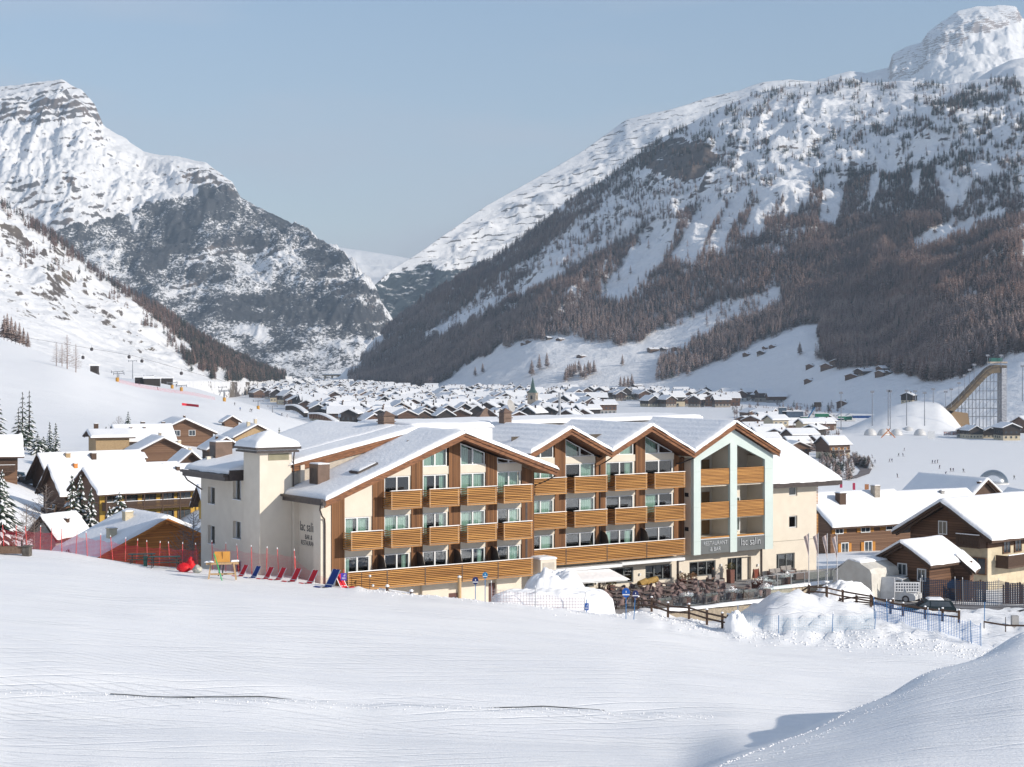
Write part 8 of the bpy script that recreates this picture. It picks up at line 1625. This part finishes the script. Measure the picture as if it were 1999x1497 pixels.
# ------------------------------------------------------------------ lifts on the left hill
def pylon(label, px, py, pt, dd, tilt=0, yellow=False, grp='lift pylons on the left hill'):
    x, y = XY(px, dd); zb = gz(x, y); H_ = Zy(dd, pt) - Zy(dd, py); e = empty('lift_pylon', (x, y, zb), 0, label, 'pylon', grp); m = MB(); m.tube([(0, 0, -1), (tilt, 0, H_)], .32, 6, .2); m.build('mast', M_scaf, e); m = MB(); m.bar((tilt - 2.6, -.5, H_ - .2), (tilt + 2.6, .5, H_ + .1), .35); m.bar((tilt - 2.6, -.5, H_ - .8), (tilt - 2.6, -.5, H_ + .5), .3); m.bar((tilt + 2.6, .5, H_ - .8), (tilt + 2.6, .5, H_ + .5), .3); m.build('crossarm', M_scaf, e)
    if yellow: m = MB(); m.tube([(0, 0, 0), (0, 0, 2)], .8, 8); m.build('padding', mat('pad_yellow', (.55, .28, .04), .7), e)
for a_ in ((232, 722, 706, 900), (229, 748, 728, 820, 0, True), (290, 742, 728, 1000), (336, 772, 760, 930, 0, True), (354, 780, 769, 900, 0, True), (437, 785, 768, 950), (438, 804, 784, 880, 0, True), (504, 804, 787, 960, 0, True), (532, 806, 793, 990), (427, 757, 740, 1150, 2.5)): _np = globals().get('_np', -1) + 1; pylon(('grey lift pylon with yellow padding at its foot, %s' if len(a_) > 5 and a_[5] else 'plain grey lift pylon on the left ski hill, %s') % ('number %d of ten down the slope' % (_np + 1)), *a_)
pylon('tall T-shaped gondola pylon above the left ski hill', 259, 727, 692, 1150, 0, False, None)
for i, (px, py) in enumerate(((179, 682), (252, 697), (277, 705), (191, 730), (354, 729), (162, 698))):
    x, y = XY(px, 1150); m = MB(); m.lathe((0, 0, 0), [(.3, 0), (1.0, .3), (1.1, 1.5), (.7, 2.2), (.1, 2.3)], 10); m.tube([(0, 0, 2.2), (0, 0, 4)], .08, 4); o = m.build('gondola_cabin', M_dark, None, (x, y, Zy(1150, py) - 1)); tag(o, ['gondola cabin second from the left on the cable', 'gondola cabin just left of the tall T-shaped pylon', 'gondola cabin just right of the tall T-shaped pylon', 'low dark cabin near the tiny box hut', 'rightmost gondola cabin low on the cable', 'leftmost gondola cabin just above the larches'][i], 'gondola', 'gondola cabins')
a = Vector((*XY(-60, 1150), Zy(1150, 640))); b = Vector((*XY(259, 1150), Zy(1150, 694))); c = Vector((*XY(440, 1150), Zy(1150, 745))); m = MB(); m.tube([(0, 0, 0), tuple(b - a), tuple(c - a)], .08, 4); o = m.build('lift_cable', M_dark, None, tuple(a)); tag(o, 'gondola cable running above the left ski hill', 'cable')
for i, (px, py, dd, w_, lb) in enumerate(((280, 745, 930, 9, 'dark wooden barn on the left ski hill, left half of the joined pair'), (296, 749, 925, 8, 'dark wooden barn on the left ski hill, lower right half of the pair'), (325, 735, 1040, 6.5, 'small dark hut alone on the left ski hill'), (183, 732, 870, 3.5, 'tiny dark box hut on the crest of the left hill'))):
    x, y, z = at(px, dd); m = MB(); m.box(-w_ / 2, w_ / 2, 0, 6, -2, 3.6); m.mat(1).box(-w_ / 2 - .5, w_ / 2 + .5, -.6, 6.6, 3.6, 4.4); m.mat(0).box(-.6, .6, -.05, 0, 0, 2); o = m.build('barn', [M_blue, snow], None, (x, y, z), .1); tag(o, lb, 'barn')
def line_net(label, lst, H_, m_):
    P = [at(px, d) for px, d in lst]; o_ = P[0]; m = MB(); vs = []
    for p in P: vs += [(p[0] - o_[0], p[1] - o_[1], p[2] - o_[2]), (p[0] - o_[0], p[1] - o_[1], p[2] - o_[2] + H_)]
    m._a(vs, [(2 * i, 2 * i + 2, 2 * i + 3, 2 * i + 1) for i in range(len(P) - 1)]); o = m.build('safety_net', m_, None, o_); tag(o, label, 'net')
line_net('long faint pink net line crossing the left ski hill', [(232, 815), (260, 822), (290, 830), (320, 840), (350, 850), (380, 858), (420, 862)], 1.6, M_nredl)
line_net('short bright red net lying on the left ski hill', [(355, 690), (365, 692), (376, 690), (388, 686)], 1.3, mat('red_net_solid', (.60, .03, .05), .7))
# curved covered walkway at the town edge
for i, (p0, p1, lb) in enumerate((((560, 792, 1010), (598, 806, 960), 'curved covered walkway with dark openings at the town edge, upper section'), ((606, 808, 960), (658, 824, 930), 'covered walkway with reddish openings at the town edge, lower section'))):
    n = 10; e = empty('covered_walkway', XY(p0[0], p0[2]) + (Zy(p0[2], p0[1]),), 0, lb, 'walkway'); m = MB(); q = MB()
    for k in range(n):
        f = k / n; g = (k + 1) / n; A = [p0[j] + (p1[j] - p0[j]) * f for j in range(3)]; B = [p0[j] + (p1[j] - p0[j]) * g for j in range(3)]; a = Vector((*XY(A[0], A[2]), Zy(A[2], A[1] - 6 * math.sin(f * 3.14)))) - e.location; b = Vector((*XY(B[0], B[2]), Zy(B[2], B[1] - 6 * math.sin(g * 3.14)))) - e.location
        m.bar(tuple(a + Vector((0, 0, .4))), tuple(b + Vector((0, 0, .4))), 2.5, .8); q.bar(tuple(a.lerp(b, .1) + Vector((0, 0, -1.4))), tuple(a.lerp(b, .75) + Vector((0, 0, -1.4))), 2.0, 2.4)
    m.build('snow_roof', snow, e); q.build('openings', M_blue if i == 0 else M_logb, e)
# masts and dishes seen over the hotel roof
for i, (t, y_, z, r_, lb) in enumerate(((28.9, 19, 41.0, .55, 'grey satellite dish on the rear hotel roof'),)):
    pass
m = hmb(); m.lathe((0, 0, 0), [(.01, 0), (.4, .06), (.62, .2)], 14); dsh = m.build('satellite_dish', M_wgrey, ho); dsh.location = (30.2, 20.0, 41.6); dsh.rotation_euler = (R(70), 0, R(25))
for v_ in dsh.data.vertices: v_.co.z += HB
dsh.location.z -= HB
m = hmb(); m.tube([(30.2, 20.1, 40.2), (30.2, 20.1, 41.7)], .05, 6); part(m, 'dish_mast', M_steel); m = hmb(); m.tube([(36.6, 21, 40.2), (36.6, 21, 42.8)], .12, 6); part(m, 'aerial', M_steel)
m = hmb(); m._a([(27.2, 21, 40.3), (30.6 - .4, 21, 40.3), (30.2, 22.4, 40.3), (27.2, 22.4, 40.3), (28.7, 21.7, 41.5)], [(0, 1, 4), (1, 2, 4), (2, 3, 4), (3, 0, 4)]); part(m, 'roof_lantern', M_brown)
# ------------------------------------------------------------------ the cold valley air
hz = MB(); hz.box(-9000, 9000, -1000, 11000, -60, 2400)
hm = bpy.data.materials.new('air'); hm.use_nodes = True; hn = hm.node_tree; hn.nodes.remove(hn.nodes['Principled BSDF'])
vo = hn.nodes.new('ShaderNodeVolumePrincipled'); vo.inputs['Color'].default_value = (.60, .78, 1, 1); vo.inputs['Density'].default_value = 8.5e-5; vo.inputs['Anisotropy'].default_value = .0
hn.links.new(vo.outputs[0], hn.nodes['Material Output'].inputs['Volume'])
ha = hz.build('haze', hm); tag(ha, 'thin cold haze filling the valley', 'haze', kind='stuff')
print('objects', len(bpy.data.objects))
